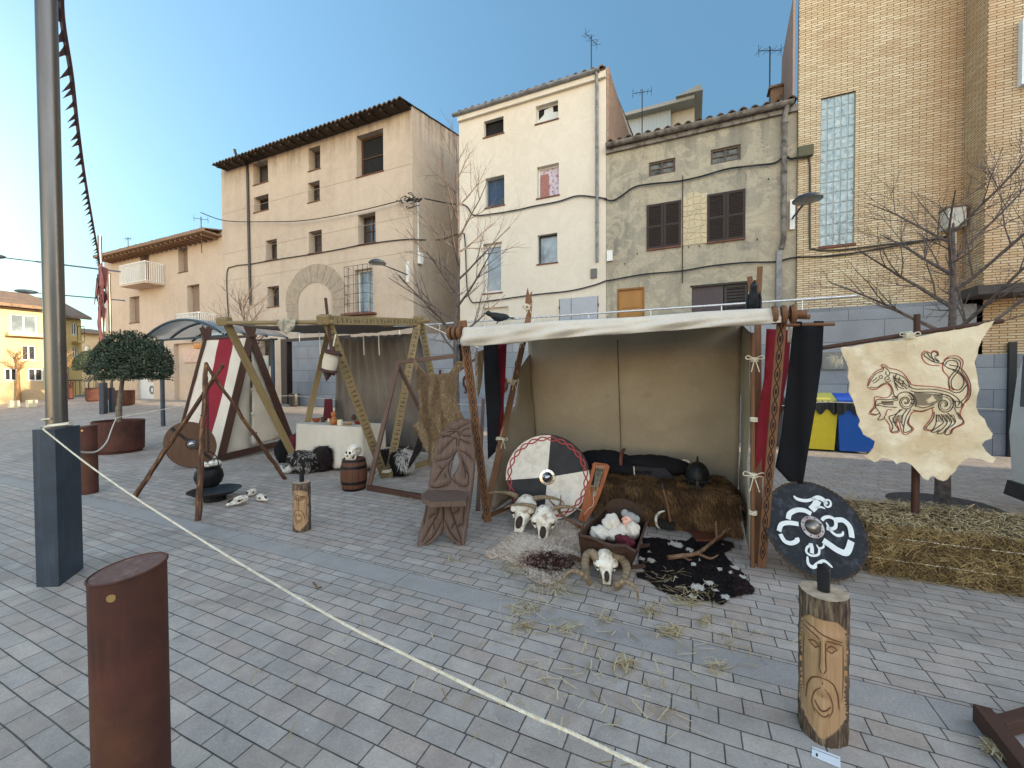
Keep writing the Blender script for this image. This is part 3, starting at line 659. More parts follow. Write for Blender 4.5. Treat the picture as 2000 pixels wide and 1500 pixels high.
    for x,y in ((1245,495),(1345,482),(1366,480),(1221,515),(1478,467),(1500,350)):
        p=PY(x,y,n); b.tube([p,p+V((0,-.07,0)),p+V((.01,-.09,-.06))],.009,5)
    b.build('hook',M_ironf,h)
    return h
house_grey()
# ================================================================ yellow brick building on the right
NA,NB=11.5,10.8
def house_brick():
    f=FY(NA); fb=FY(NB); Z0=-.1; ZT=17.5
    h=thing('apartment_building','large yellow brick building with tall glass-block window and grey stone plinth','building',(PY(1720,600,NA).x,NA,0),'houses round the square')
    u0=PY(1556.5,500,NA).x; u1=PY(1882,300,NA).x; 
    bm=brickm('yellow_brick',rgb(198,176,144),rgb(222,207,178),rgb(128,106,82),.225,.0505,.0075,'xy',rgb(210,190,158),.7,(u1,1.0,rgb(186,138,96)))
    zp=PY(1557,605,NA).z; r=frect(NA,1602,185,1670,478)+[.12]
    b=B(); wall(b,f,u0,u1,zp,ZT,[r],.12)
    b.face([(u0,NA,Z0),(u0,NA,ZT),(u0+.05,NA+.35,ZT),(u0+.05,NA+.35,Z0)]); b.face([(u0+.05,NA+.35,Z0),(u0+.05,NA+.35,ZT),(u0+3,NA+12,ZT),(u0+3,NA+12,Z0)]); b.face([(u1,NA,zp),(u1,NA,ZT),(u1,NB,ZT),(u1,NB,zp)])
    zq=PY(1935,692,NB).z
    wall(b,fb,u1,u1+9,zq,ZT,[],.1); b.face([(u0+3,NA+12,Z0),(u0+3,NA+12,ZT),(u1+9,NA+12,ZT),(u1+9,NA+12,Z0)]); b.face([(u1+9,NB,Z0),(u1+9,NA+12,Z0),(u1+9,NA+12,ZT),(u1+9,NB,ZT)])
    b.face([(u0,NA,ZT),(u1,NA,ZT),(u1,NA+12,ZT),(u0+3,NA+12,ZT),(u0+.05,NA+.35,ZT)]); b.face([(u1,NB,ZT),(u1+9,NB,ZT),(u1+9,NA+12,ZT),(u1,NA+12,ZT)])
    b.build('wall',bm,h)
    # glass blocks
    gb=NT('glass_block'); p=gb.coord('pos'); n1=gb.noise(p,9,4); gc=gb.ramp(n1,[(.3,rgb(104,132,146)),(.7,rgb(182,200,204))]); gb.bump(gb.noise(p,30,2),.6,.02); gm=gb.fin(gc,.12,0,.8)
    b=B(); nx,nz=5,14; W=(r[2]-r[0])/nx; Hh=(r[3]-r[1])/nz; g2=B()
    fbox(g2,f,r[0],r[2],r[1],r[3],.1,.118)
    for i in range(nx+1): s=r[0]+W*i; fbox(g2,f,max(s-.008,r[0]),min(s+.008,r[2]),r[1],r[3],.055,.0995)
    for j in range(nz+1):
        z=r[1]+Hh*j; fbox(g2,f,r[0]+.0,r[2],max(z-.008,r[1]),min(z+.008,r[3]),.0565,.098)
    o=g2.build('window',pl('block_mortar',rgb(178,184,184),.7),h)
    for i in range(nx):
        for j in range(nz):
            s,z=r[0]+W*i+.009,r[1]+Hh*j+.009; fbox(b,f,s,s+W-.018,z,z+Hh-.018,.045,.09)
    b.build('glass_blocks',gm,o,bevel=.012)
    b=B(); fbox(b,f,r[0]-.03,r[2]+.03,r[1]-.06,r[1],-.03,.05); b.build('sill',M_sill,o)
    stone=brickm('plinth_stone',rgb(128,132,138),rgb(146,148,152),rgb(92,94,98),1.1,.42,.006,'xy',rgb(136,139,144),.3)
    b=B(); b.bx(u0,u1,NA-.04,NA+.5,Z0,zp); b.build('plinth',stone,h)
    b=B(); b.bx(PY(1905,800,NB-.05).x,u1+9,NB-.05,NB+.3,Z0,zq); b.build('plinth',stone,h)
    b=B(); b.bx(u1-.0,PY(1905,800,NB-.05).x-.003,NB+.0,NB+.3,Z0,zq); b.build('plinth',stone,h)
    # canopy over the entrance
    za=PY(1930,575,NB-.6).z; b=B(); b.bx(PY(1866,580,NB).x,u1+9,NB-.7,NB-.002,za,za+.16); b.build('canopy',pl('dark_canopy',rgb(70,62,60),.7),h)
    a=PY(1989,45,NB); c=PY(1989,172,NB); b=B(); b.bx(a.x,a.x+1.2,NB-.12,NB-.002,c.z,a.z); b.build('sign_box',pl('white_sign',rgb(226,230,236),.4),h)
    a=PY(1849,408,NB); c=PY(1884,442,NB); a=PY(1849,408,NA-.25); c=PY(1885,442,NA-.25); b=B(); b.bx(a.x,c.x,NA-.3,NA-.002,c.z,a.z); o=b.build('meter_box',pl('cream_box',rgb(206,204,198),.6),h,bevel=.01)
    b=B(); b.bx(a.x-.03,c.x+.02,NA-.33,NA-.002,a.z,a.z+.035); b.build('lid',pl('box_roof',rgb(120,96,84),.6),o)
    b=B(); um=(a.x+c.x)/2+.05; b.tube([(um,NA-.1,c.z),(um,NA-.1,zp+.05)],.035,8); b.build('pipe',M_whitef,h,smooth=60)
    # set-back pinkish upper storey
    return h
house_brick()
def house_pink():
    u=PY(1556,100,NA).x; n=NA+1.4
    h=thing('apartment_building','pinkish gable wall rising behind the brick building at its left edge','building',(u,n,8),'houses round the square')
    b=B(); a=[PX(1556,-40,u-.03)]; ya=NA+.02; yb=PX(1527,150,u-.05).y; P=[(u-.03,ya,8),(u-.03,yb,8),(u-.03,yb,PX(1528,190,u-.03).z),(u-.03,yb-.12,PX(1536,95,u-.03).z),(u-.03,ya+.1,PX(1552,0,u-.03).z),(u-.03,ya,17)]
    b.prism(P,(-.04,0,0)); b.build('wall',plaster('pink_render',rgb(176,146,132),rgb(156,128,116),rgb(120,96,88),None,.5),h)
    b=B(); q=PX(1528,168,u-.1); b.bx(u-.35,u-.08,q.y,q.y+.3,q.z-.6,q.z); b.bx(u-.4,u-.07,q.y-.04,q.y+.34,q.z,q.z+.06); b.build('chimney',M_tile_clay,h)
house_pink()
# penthouse behind the grey house
def penthouse():
    n=N3+7; f=FY(n); a=PY(1222,235,n); c=PY(1310,215,n); d=PY(1336,205,n)
    h=thing('apartment_building','pale metal-clad attic behind the grey house roof','building',(c.x,n,8),'houses round the square')
    zb=7; b=B(); zt=(PY(1225,236,n).z+PY(1308,212,n).z)/2; b.bx(a.x,c.x,n,n+4,zb,zt); b.build('wall',corrm(),h)
    b=B(); b.bx(c.x+.002,d.x+.4,n+.3,n+4,zb,zt+.05); b.build('side_wall',plaster('cream_render',rgb(206,202,192),rgb(194,190,180),rgb(150,140,120),None,.3),h)
    b=B(); b.prism([(a.x-.2,n-.35,zt),(d.x+.4,n-.35,zt),(d.x+.4,n-.35,zt+.14),(a.x-.2,n-.35,zt+.14)],(0,4,0)); b.prism([(d.x-.3,n-.5,zt+.15),(d.x+.7,n-.5,zt+.15),(d.x+.6,n-.5,zt+.4)],(0,4,0)); b.build('roof',pl('attic_roof',rgb(168,168,164),.7),h)
def corrm():
    t=NT('metal_cladding'); g=t.new('ShaderNodeNewGeometry'); s=t.new('ShaderNodeSeparateXYZ'); t.link(g.outputs['Position'],s.inputs[0])
    wv=t.math('SINE',t.math('MULTIPLY',s.outputs['X'],40)); t.bump(wv,.6,.02); return t.fin(rgb(176,184,188),.45,.2,.5)
penthouse()
# ================================================================ retaining wall, upper street, handrail
NR=10.8
uR0,uR1=PY(571,740,NR).x,PY(1906,740,NR).x
stone2=brickm('wall_stone',rgb(132,137,144),rgb(150,153,158),rgb(100,103,108),1.2,.45,.007,'x',rgb(141,144,150),.35)
zRT=PY(860,651,NR).z
b=B(); b.bx(uR0,uR1,NR,NR+.25,-.2,zRT); rw=thing('retaining_wall','long grey stone retaining wall with brown cut-out letters below the white and grey houses','wall',((uR0+uR1)/2,NR,0)); b.build('wall',stone2,rw,bevel=.01)
def wtext(s,x0,x1,y0,y1,n,parent,m,name='lettering'):
    cu=bpy.data.curves.new('t','FONT'); cu.body=s; cu.extrude=.02; cu.size=1; o=bpy.data.objects.new('t',cu); COL.objects.link(o); bpy.context.view_layer.update()
    me=bpy.data.meshes.new_from_object(o.evaluated_get(bpy.context.evaluated_depsgraph_get())); bpy.data.objects.remove(o)
    xs=[v.co.x for v in me.vertices]; ys=[v.co.y for v in me.vertices]; a,c=PY(x0,y1,n),PY(x1,y0,n); og=world_loc(parent) if parent else V((0,0,0))
    for v in me.vertices:
        x=(v.co.x-min(xs))/(max(xs)-min(xs)); y=(v.co.y-min(ys))/(max(ys)-min(ys)); v.co=(a.x+(c.x-a.x)*x-og.x,n-v.co.z-og.y,a.z+(c.z-a.z)*y-og.z)
    me.materials.clear(); me.materials.append(m); q=bpy.data.objects.new(name,me); COL.objects.link(q); q.parent=parent; return q
M_rust=mat('corten_letter',rgb(92,54,44),rgb(70,42,36),9,.85,.3)
wtext('la',858,877,722,743,NR-.03,rw,M_rust); wtext('ça',904,927,733,768,NR-.03,rw,M_rust); wtext('o',968,992,735,768,NR-.03,rw,M_rust)
b=B(); b.bx(uR0+.05,uR1,NR+.25,N3+.0,1.6,2.0); struct(b.build('street',pl('street_concrete',rgb(130,128,124),.85)))
zr=PY(1400,596,NR+.1).z; hr=thing('handrail','long white metal handrail running above the retaining wall','railing',((uR0+PY(1675,576,NR).x)/2,NR+.1,zRT))
b=B(); ux=PY(1676,577,NR+.1).x; b.tube([(uR0+.1,NR+.1,zr),(ux,NR+.1,zr)],.028,8); b.build('rail',pl('rail_white',rgb(205,210,216),.25,.5),hr,smooth=60)
u=uR0+.3
while u<ux: b=B(); b.tube([(u,NR+.1,zRT),(u,NR+.1,zr)],.014,6); u+=1.6; b.build('post',pl('rail_white',rgb(205,210,216),.25,.5),hr,smooth=60)
# shield-like plaque on the wall behind the pelt banner
a=PY(1606,688,NR-.05); c=PY(1655,722,NR-.05); b=B(); b.bx(a.x,c.x,NR-.05,NR-.001,c.z,a.z); tag(b.build('wall_plaque',pl('plaque',rgb(120,118,116),.6),bevel=.01),'grey metal plaque on the stone wall behind the hide banner','plaque')
# ================================================================ far left houses, facing the square
def far_house(name,label,u,n0,n1,zE,wm,roofm,wins,bal=None,zback=1.6,dep=8):
    fr=Fr((u,0,0),(0,1,0),(1,0,0))
    h=thing(name,label,'house',(u,(n0+n1)/2,.3),'houses round the square')
    b=B(); wall(b,fr,n0,n1,.1,zE,[x[:4] for x in wins],.18)
    b.face([(u,n0,.1),(u,n0,zE),(u-dep,n0,zE),(u-dep,n0,.1)]); b.face([(u,n1,.1),(u-dep,n1,.1),(u-dep,n1,zE),(u,n1,zE)]); b.face([(u-dep,n0,.1),(u-dep,n0,zE),(u-dep,n1,zE),(u-dep,n1,.1)]); b.build('wall',wm,h)
    for x in wins:
        o=window(h,fr,*x[:4],.16,M_whitef,M_glassb if x[4] else M_glass,2,1,.06,sill=False)
    b=B(); 
    P=[(u+.6,n0-.4,zE-.02),(u+.6,n1+.3,zE-.02),(u-dep/2,n1+.3,zE+zback),(u-dep/2,n0-.4,zE+zback)]; b.prism(P,(0,0,.16)); P=[(u-dep-.6,n0-.4,zE-.02),(u-dep-.6,n1+.3,zE-.02),(u-dep/2,n1+.3,zE+zback),(u-dep/2,n0-.4,zE+zback)]; b.prism(P,(0,0,.16))
    b.face([(u,n0,zE),(u-dep,n0,zE),(u-dep/2,n0,zE+zback)]); b.face([(u,n1,zE),(u-dep/2,n1,zE+zback),(u-dep,n1,zE)])
    b.build('roof',roofm,h)
    for (a,c,z) in (bal or []):
        b=B(); b.bx(u,u+.8,a,c,z-.12,z); o=b.build('balcony',wm,h); b=B(); b.bx(u+.77,u+.8,a,c,z+.9,z+.94)
        k=int((c-a)/.14)
        for i in range(k+1): y=a+(c-a-.02)*i/k; b.bx(u+.775,u+.795,y,y+.02,z,z+.9)
        b.build('railing',M_ironf,o)
    return h
def pxu(u,x0,yt,x1,yb):
    a=PX(x0,(yt+yb)/2,u); c=PX(x1,(yt+yb)/2,u); xm=(x0+x1)/2; return [a.y,PX(xm,yb,u).z,c.y,PX(xm,yt,u).z]
yel=plaster('ochre_render',rgb(196,172,138),rgb(184,160,128),rgb(160,126,84),None,.2); yel2=plaster('yellow_render',rgb(216,186,126),rgb(204,174,116),rgb(170,136,80),None,.2); crm=plaster('sand_render',rgb(214,196,160),rgb(200,184,150),rgb(160,144,116),None,.2)
M_tile_far=tile_mat('far_roof_tile',rgb(112,96,82),rgb(138,112,92),rgb(90,82,74))
u=-32
W=[pxu(u,20,614,74,651)+[1],pxu(u,42,674,72,704)+[0],pxu(u,9,719,36,744)+[0],pxu(u,55,719,86,744)+[0],pxu(u,-60,614,-20,651)+[1]]
fh=far_house('apartment_house','two-storey ochre house with wide upper window, leftmost behind the bare tree',u,PX(-260,700,u).y,PX(104,700,u).y,PX(50,603,u).z,yel,M_tile_far,W,None,1.2)
b=B(); r=W[0]; b.bx(u,u+.5,r[0]-.2,r[2]+.2,r[1]-.18,r[1]-.02); b.build('balcony',crm,fh)
b=B(); zc=PX(50,668,u).z; b.bx(u+.001,u+.04,PX(-200,700,u).y,PX(100,700,u).y,.3,zc); 
u=-36
W=[pxu(u,139,630,151,655)+[0],pxu(u,124,676,131,690)+[0],pxu(u,141,678,153,700)+[0],pxu(u,125,720,135,745)+[0]]
far_house('apartment_house','bright yellow sunlit house with small iron balcony beyond the steel post',u,PX(100,700,u).y,PX(160,700,u).y,PX(130,622,u).z,yel2,M_tile_far,W,[(PX(140,660,u).y,PX(162,660,u).y-.2,PX(150,667,u).z)],1.5)
u=-46
W=[pxu(u,166,675,175,692)+[1]]
far_house('apartment_house','small yellow house with green roof terrace, farthest down the side street',u,PX(156,700,u).y,PX(215,700,u).y,PX(175,652,u).z,yel,M_tile_far,W,None,.6)
# unseen block added right of the camera to keep sun off the plaza
for (x0,x1,y0,y1,zz,lab) in ((23,33,-46,9.5,9.7,'unseen rendered block added to shade the square from the low sun'),):
    h=thing('apartment_building',lab,'building',(x0,(y0+y1)/2,0)); f=Fr((x0,0,0),(0,1,0),(-1,0,0)); hol=[]
    y=y0+1.5
    while y<y1-2:
        for z in (1.0,3.9,6.8): hol.append((y,z,y+1.1,z+1.5))
        y+=3.0
    b=B(); wall(b,f,y0,y1,0,zz,hol,.2); b.bx(x0+.25,x1,y0,y1,0,zz); b.build('wall',crm,h)
    b=B()
    for q in hol: fbox(b,f,q[0],q[2],q[1],q[3],.15,.2)
    b.build('windows',M_glass,h)
    b=B(); b.bx(x0-.4,x1,y0-.2,y1+.2,zz+.002,zz+.2); b.build('roof',M_tile_far,h)
# ================================================================ tools for cloth, fur, straw, carving
from mathutils.geometry import delaunay_2d_cdt
from mathutils import noise as mnoise
def nz(p,s=1,o=0): return mnoise.noise(V((p[0]*s+o,p[1]*s+o*1.3,p[2]*s-o)))
def crop(ox,oy,s): return lambda pts:[(ox+a/s,oy+b_/s) for a,b_ in pts]
def inside(p,poly):
    x,y=p; c=False; n=len(poly)
    for i in range(n):
        x1,y1=poly[i]; x2,y2=poly[(i+1)%n]
        if (y1>y)!=(y2>y) and x<(x2-x1)*(y-y1)/(y2-y1)+x1: c=not c
    return c
def densify(poly,step,jit=0):
    out=[]; n=len(poly)
    for i in range(n):
        a,c=V(poly[i]),V(poly[(i+1)%n]); k=max(1,int((c-a).length/step))
        for j in range(k):
            p=a+(c-a)*j/k
            if j and jit: p+=V((rnd(-jit,jit),rnd(-jit,jit)))
            out.append((p.x,p.y))
    return out
def tri_sheet(poly,step,jit=0,grid_jit=.25):
    """triangulated flat region -> (points2d, triangles)"""
    P=densify(poly,step,jit); n=len(P); E=[(i,(i+1)%n) for i in range(n)]
    xs=[p[0] for p in P]; ys=[p[1] for p in P]; pts=[V(p) for p in P]; y=min(ys)+step/2
    while y<max(ys):
        x=min(xs)+step/2
        while x<max(xs):
            q=(x+rnd(-1,1)*step*grid_jit,y+rnd(-1,1)*step*grid_jit)
            if inside(q,P) and min((q[0]-a)**2+(q[1]-c)**2 for a,c in P)>(step*.4)**2: pts.append(V(q))
            x+=step
        y+=step
    r=delaunay_2d_cdt(pts,E,[list(range(n))],1,1e-5)
    return [(v.x,v.y) for v in r[0]],r[2],P
def sheet(b,poly,fn,step,mi=0,jit=0,thick=None,mfun=None,uvs=.002):
    """poly in 2D, fn maps to 3D; adds front (and back at thick vector)"""
    P,T,bd=tri_sheet(poly,step,jit); Q=[fn(*p) for p in P]; k=b.idx(Q)
    for t in T:
        c=(sum(P[i][0] for i in t)/3,sum(P[i][1] for i in t)/3)
        b.fi([k+i for i in t],[(P[i][0]*uvs,P[i][1]*uvs) for i in t],mfun(*c) if mfun else mi)
    if thick is not None:
        th=V(thick); k2=b.idx([q+th for q in Q])
        for t in T: b.fi([k2+i for i in t][::-1],[(P[i][0]*uvs,P[i][1]*uvs) for i in t][::-1],mi)
        Bd=[fn(*p) for p in bd]; n=len(Bd)
        for i in range(n): b.face([Bd[i],Bd[(i+1)%n],Bd[(i+1)%n]+th,Bd[i]+th],mi)
    return [(Q[t[0]],Q[t[1]],Q[t[2]],P[t[0]]) for t in T]
def strand(b,p,d,w,mi,droop=0,seg=1):
    sd=d.cross(V((rnd(-1,1),rnd(-1,1),rnd(-1,1)))); 
    if sd.length<1e-6: return
    sd=sd.normalized()*w/2
    if seg==1: k=b.idx([p-sd,p+sd,p+d]); b.fi((k,k+1,k+2),[(0,0),(.01,0),(0,.05)],mi)
    else:
        m_=p+d*.55+V((0,0,droop*.3)); e=p+d+V((0,0,-droop)); k=b.idx([p-sd,p+sd,m_+sd*.8,m_-sd*.8,e])
        b.fi((k,k+1,k+2,k+3),[(0,0),(.01,0),(.01,.03),(0,.03)],mi); b.fi((k+3,k+2,k+4),[(0,.03),(.01,.03),(0,.06)],mi)
def fur(b,tris,count,ln,w,dirf,mfun,lift=.35,nsign=None,jit=.35):
    ar=[(t[1]-t[0]).cross(t[2]-t[0]).length for t in tris]; cum=[];s=0
    for a in ar: s+=a; cum.append(s)
    import bisect
    for _ in range(count):
        t=tris[min(len(tris)-1,bisect.bisect(cum,rnd(0,s)))]; r1,r2=random.random(),random.random()
        if r1+r2>1: r1,r2=1-r1,1-r2
        p=t[0]+(t[1]-t[0])*r1+(t[2]-t[0])*r2; nn=(t[1]-t[0]).cross(t[2]-t[0]).normalized()
        if nsign is not None and nn.dot(nsign(p) if callable(nsign) else nsign)<0: nn=-nn
        d=dirf(p); d=(d-nn*d.dot(nn)); d=(d.normalized() if d.length>1e-6 else V((0,0,-1)))+nn*lift*rnd(.5,1.3)+V((rnd(-jit,jit),rnd(-jit,jit),rnd(-jit,jit)))
        strand(b,p-nn*.002,d.normalized()*ln*rnd(.6,1.25),w,mfun(p))
def ribbon(b,pts,w,nrm,mi=0,off=.003,closed=False,taper=False):
    P=[V(p) for p in pts]; n=len(P); L=[];R_=[]
    for i in range(n):
        if closed: d=P[(i+1)%n]-P[i-1]
        else: d=P[min(i+1,n-1)]-P[max(i-1,0)]
        N=nrm(P[i]) if callable(nrm) else nrm
        s=N.cross(d); s=s.normalized() if s.length>1e-9 else V((1,0,0))
        ww=w[i] if isinstance(w,(list,tuple)) else w*((.15+.85*math.sin(math.pi*(i+.3)/(n-.4))**.5) if taper else 1)
        L.append(P[i]+N*off+s*ww/2); R_.append(P[i]+N*off-s*ww/2)
    kl=b.idx(L); kr=b.idx(R_); M=n if closed else n-1
    for i in range(M):
        j=(i+1)%n; b.fi((kl+i,kr+i,kr+j,kl+j),[(0,i*.01),(.01,i*.01),(.01,i*.01+.01),(0,i*.01+.01)],mi)
def sp2(pts,k=5): return [(p.x,p.y) for p in smooth_path([(a,c,0) for a,c in pts],k)]
def spiral(cx,cy,r0,r1,a0,turns,n=26,sq=1): return [(cx+(r0+(r1-r0)*i/n)*math.cos(a0+turns*2*math.pi*i/n),cy+sq*(r0+(r1-r0)*i/n)*math.sin(a0+turns*2*math.pi*i/n)) for i in range(n+1)]
# materials
W_dark=wood('dark_stained_wood',rgb(84,58,48),rgb(62,42,36)); W_mid=wood('oiled_brown_wood',rgb(136,96,66),rgb(102,70,48),dark=rgb(60,42,32)); W_olive=wood('aged_pine',rgb(154,134,96),rgb(124,106,74),dark=rgb(92,80,58))
W_chair=wood('carved_oak',rgb(118,96,84),rgb(84,67,58),dark=rgb(52,42,38)); W_bark=mat('bark',rgb(120,100,84),rgb(58,48,44),11,.9,1.0,co='uv',st=(3,.5,1),bs=26,bd=.03,c3=rgb(158,140,116),sc3=1.4); W_grey=wood('greyed_wood',rgb(116,92,80),rgb(88,70,62))
def canvas(name,c,c2=None,scale=1.2,bump=.25,stain=None):
    t=NT(name); p=t.coord('pos'); n1=t.noise(p,scale,6,.6); wv=t.noise(t.coord('pos',(1,1,1)),180,2,.5)
    col=t.ramp(n1,[(.3,c),(.7,c2 or tuple(x*.82 for x in c[:3])+(1,))]); 
    n2=t.noise(p,4,5,.6); col=t.mix(t.ramp(n2,[(.62,(0,0,0,1)),(.8,(.55,.55,.55,1))]),col,stain or tuple(x*.6 for x in c[:3])+(1,))
    col=t.mix(.25,col,t.ramp(wv,[(.3,(.2,.2,.2,1)),(.7,(.8,.8,.8,1))]),'OVERLAY')
    h=t.math('ADD',t.noise(p,9,6,.6),t.math('MULTIPLY',wv,.15)); t.bump(h,bump,.03)
    return t.fin(col,.9,0,.15)
C_tan=canvas('tan_canvas',rgb(180,168,149),rgb(160,148,131)); C_white=canvas('off_white_canvas',rgb(214,206,194),rgb(194,186,174)); C_cream=canvas('cream_linen',rgb(206,196,180),rgb(186,176,160)); C_grey=canvas('grey_brown_canvas',rgb(136,129,122),rgb(112,105,100),.8)
C_red=canvas('red_cloth',rgb(142,46,58),rgb(118,36,48)); C_black=canvas('black_cloth',rgb(30,30,34),rgb(22,22,26)); C_maroon=canvas('maroon_cloth',rgb(104,44,52),rgb(84,34,42)); C_char=canvas('charcoal_cloth',rgb(54,52,58),rgb(38,36,42))
M_bone=mat('bone',rgb(238,234,224),rgb(208,198,180),14,.7,.5,bs=50,c3=rgb(150,134,110),sc3=1.3); M_horn=mat('horn',rgb(148,130,104),rgb(98,82,64),12,.5,.5,co='uv',st=(.3,4,1),bs=30); M_antler=mat('antler',rgb(132,104,80),rgb(88,66,50),16,.6,.4,bs=60)
M_iron=mat('blackened_iron',rgb(46,46,48),rgb(28,28,30),9,.5,.3,.6,bs=40); M_steel=mat('polished_steel',rgb(190,190,192),rgb(150,150,154),5,.18,.1,1.0); M_corten=mat('corten',rgb(82,47,39),rgb(62,37,31),4,.7,.15,bs=120,c3=rgb(88,56,40),sc3=.7)
M_blue=mat('blue_grey_steel',rgb(52,64,78),rgb(44,54,66),7,.45,.05,bs=120); M_inox=mat('stainless_steel',rgb(122,118,114),rgb(90,86,84),3,.33,.03,.85,st=(1,1,.15))
M_rope=mat('sisal_rope',rgb(230,224,206),rgb(204,194,168),40,.9,.4); 
def wear(m,c,amt=.6,sc=2.2,st=(7,7,.5)):
    nt=m.node_tree; b_=nt.nodes['Principled BSDF']; src=b_.inputs['Base Color'].links[0].from_socket; q=NT.__new__(NT); q.m=m; q.t=nt; q.n=nt.nodes; q.l=nt.links; q.b=b_
    f=q.ramp(q.noise(q.coord('pos',st),sc,8,.7),[(.52,(0,0,0,1)),(.72,(amt,)*3+(1,))]); g=q.ramp(q.noise(q.coord('pos'),38,6,.8),[(.62,(0,0,0,1)),(.68,(amt*.7,)*3+(1,))]); q.link(q.mix(q.math('MAXIMUM',f,g),src,c),b_.inputs['Base Color'])
wear(M_corten,rgb(108,64,46),.45); wear(M_blue,rgb(82,92,104),.45,3)
M_soil=mat('soil',rgb(70,54,44),rgb(50,40,34),20,.95,.8); M_groove=pl('carved_groove',rgb(44,30,26),.9)
def cols(prefix,L,rough=.8,spec=.25): return [pl('%s_%d'%(prefix,i),c,rough,0,spec) for i,c in enumerate(L)]
F_straw=cols('straw',[rgb(176,154,112),rgb(146,124,84),rgb(204,186,148),rgb(110,92,62),rgb(80,66,46)])
F_wolf=cols('wolf_hair',[rgb(134,112,84),rgb(104,84,62),rgb(166,144,112),rgb(74,60,46),rgb(188,170,140)])
F_brown=cols('brown_fur_hair',[rgb(114,86,58),rgb(84,62,42),rgb(140,110,76),rgb(56,42,30)])
F_blk=cols('black_fur_hair',[rgb(24,20,22),rgb(38,30,30),rgb(214,208,198),rgb(60,40,38)])
F_light=cols('deer_hair',[rgb(186,168,150),rgb(226,214,200),rgb(92,50,44),rgb(62,32,30),rgb(158,134,114)])
def rtie(b,p,ax,r,n=3,mi=0):
    for i in range(n):
        A=V(ax).normalized(); X=A.orthogonal().normalized(); Y=A.cross(X); c=V(p)+A*(i-n/2)*.012
        b.tube([c+(X*math.cos(a*math.pi/6)+Y*math.sin(a*math.pi/6))*r for a in range(12)],.005,4,mi,closed=True)
def bow(b,p,s=.05):
    p=V(p)
    for sg in (-1,1): b.tube(smooth_path([p,p+V((sg*s,-.01,s*.5)),p+V((sg*s*1.2,-.015,0)),p]),.0035,4)
    for sg in (-.6,.8): b.tube(smooth_path([p,p+V((sg*s*.4,-.01,-s)),p+V((sg*s*.8,-.012,-s*2.1))]),.0035,4)
def runes(b,p0,p1,w,nrm,mi=0,gap=.055,seed=3,s0=.05,s1=.95):
    rs=random.Random(seed); p0,p1=V(p0),V(p1); d=p1-p0; L=d.length; dn=d.normalized(); sd=dn.cross(nrm).normalized(); t=L*s0
    G_=[[((0,-1),(0,1)),((0,1),(.7,.3))],[((0,-1),(0,1)),((0,.4),(.7,1)),((0,-.2),(.7,.4))],[((0,-1),(0,1)),((.8,-1),(.8,1)),((0,.6),(.8,-.2))],[((0,-1),(.4,1)),((.4,1),(.8,-1)),((.2,0),(.6,0))],[((0,-1),(0,1)),((0,1),(.7,.5)),((.7,.5),(0,0)),((0,0),(.7,-1))],[((0,0),(.5,1)),((0,0),(.5,-1))],[((0,-1),(0,1)),((-.3,.4),(.4,-.1))],[((0,-1),(.7,1)),((0,1),(.7,-1))]]
    while t<L*s1:
        for a,c in rs.choice(G_):
            q=[p0+dn*(t+x*gap*.55)+sd*(y*w*.3)+V(nrm)*.0 for x,y in (a,c)]; ribbon(b,q,.007,V(nrm),mi,.0025)
        t+=gap
# ================================================================ tents
UP=V((0,0,1))
def cloth_quad(b,P00,P10,P11,P01,nu,nv,amp=.03,fold=0,seed=0,sag=0,mi=0,fd=None,uvs=(2,2)):
    P00,P10,P11,P01=map(V,(P00,P10,P11,P01)); N=(P10-P00).cross(P01-P00).normalized() if fd is None else V(fd)
    def fn(s,t):
        p=P00*(1-s)*(1-t)+P10*s*(1-t)+P11*s*t+P01*(1-s)*t
        e=min(1,8*min(s,1-s))*.6+.4
        d=amp*e*nz(p,2.3,seed)+amp*.5*nz(p,7,seed+3)
        if fold: d+=fold*math.sin(s*fold_n*2*math.pi+1.5*nz(p,1.5,seed))*(.3+.7*t)
        q=p+N*d
        if sag: q.z-=sag*4*s*(1-s)*(.5+.5*math.sin(math.pi*t))
        return q
    b.grid(fn,nu,nv,mi,uvs)
fold_n=9
# ---------------- big tent with raised awning
UL,UR=-2.1,.5
T3=thing('awning_tent','large tan canvas tent with white rolled awning edge on carved brown boards','tent',(-.8,4.6,0),'viking tents on the square')
ZP=2.04
A0=PX(903,634,UL+.03); A0b=G(953,1018); A1=PX(1033,574,UL); A1b=G(947,1013)
NPf=A0.y; zpL=PX(893,650,UL).z; zpR=PY(1520,616,NPf).z
b=B()
cloth_quad(b,(UL,5.62,.02),(UR,5.62,.02),(UR,5.2,2.16),(UL,5.2,2.24),40,24,.035,seed=1,fd=(0,-1,0))
cloth_quad(b,(UL,5.19,2.25),(UR,5.19,2.17),(UR,NPf+.0,zpR+.05),(UL,NPf+.0,zpL+.045),40,20,.02,seed=5,sag=.05,mi=1,fd=(0,0,1))
b.build('canvas',[C_tan,C_white],T3,smooth=80,solid=.004)
b=B()   # seams
for u in (-.87,):
    b.tube([V((u,5.57-.42*t,2.15*t+.03)) for t in [i/12 for i in range(12)]],.006,4)
b.build('seam',pl('seam',rgb(110,94,72),.9),T3)
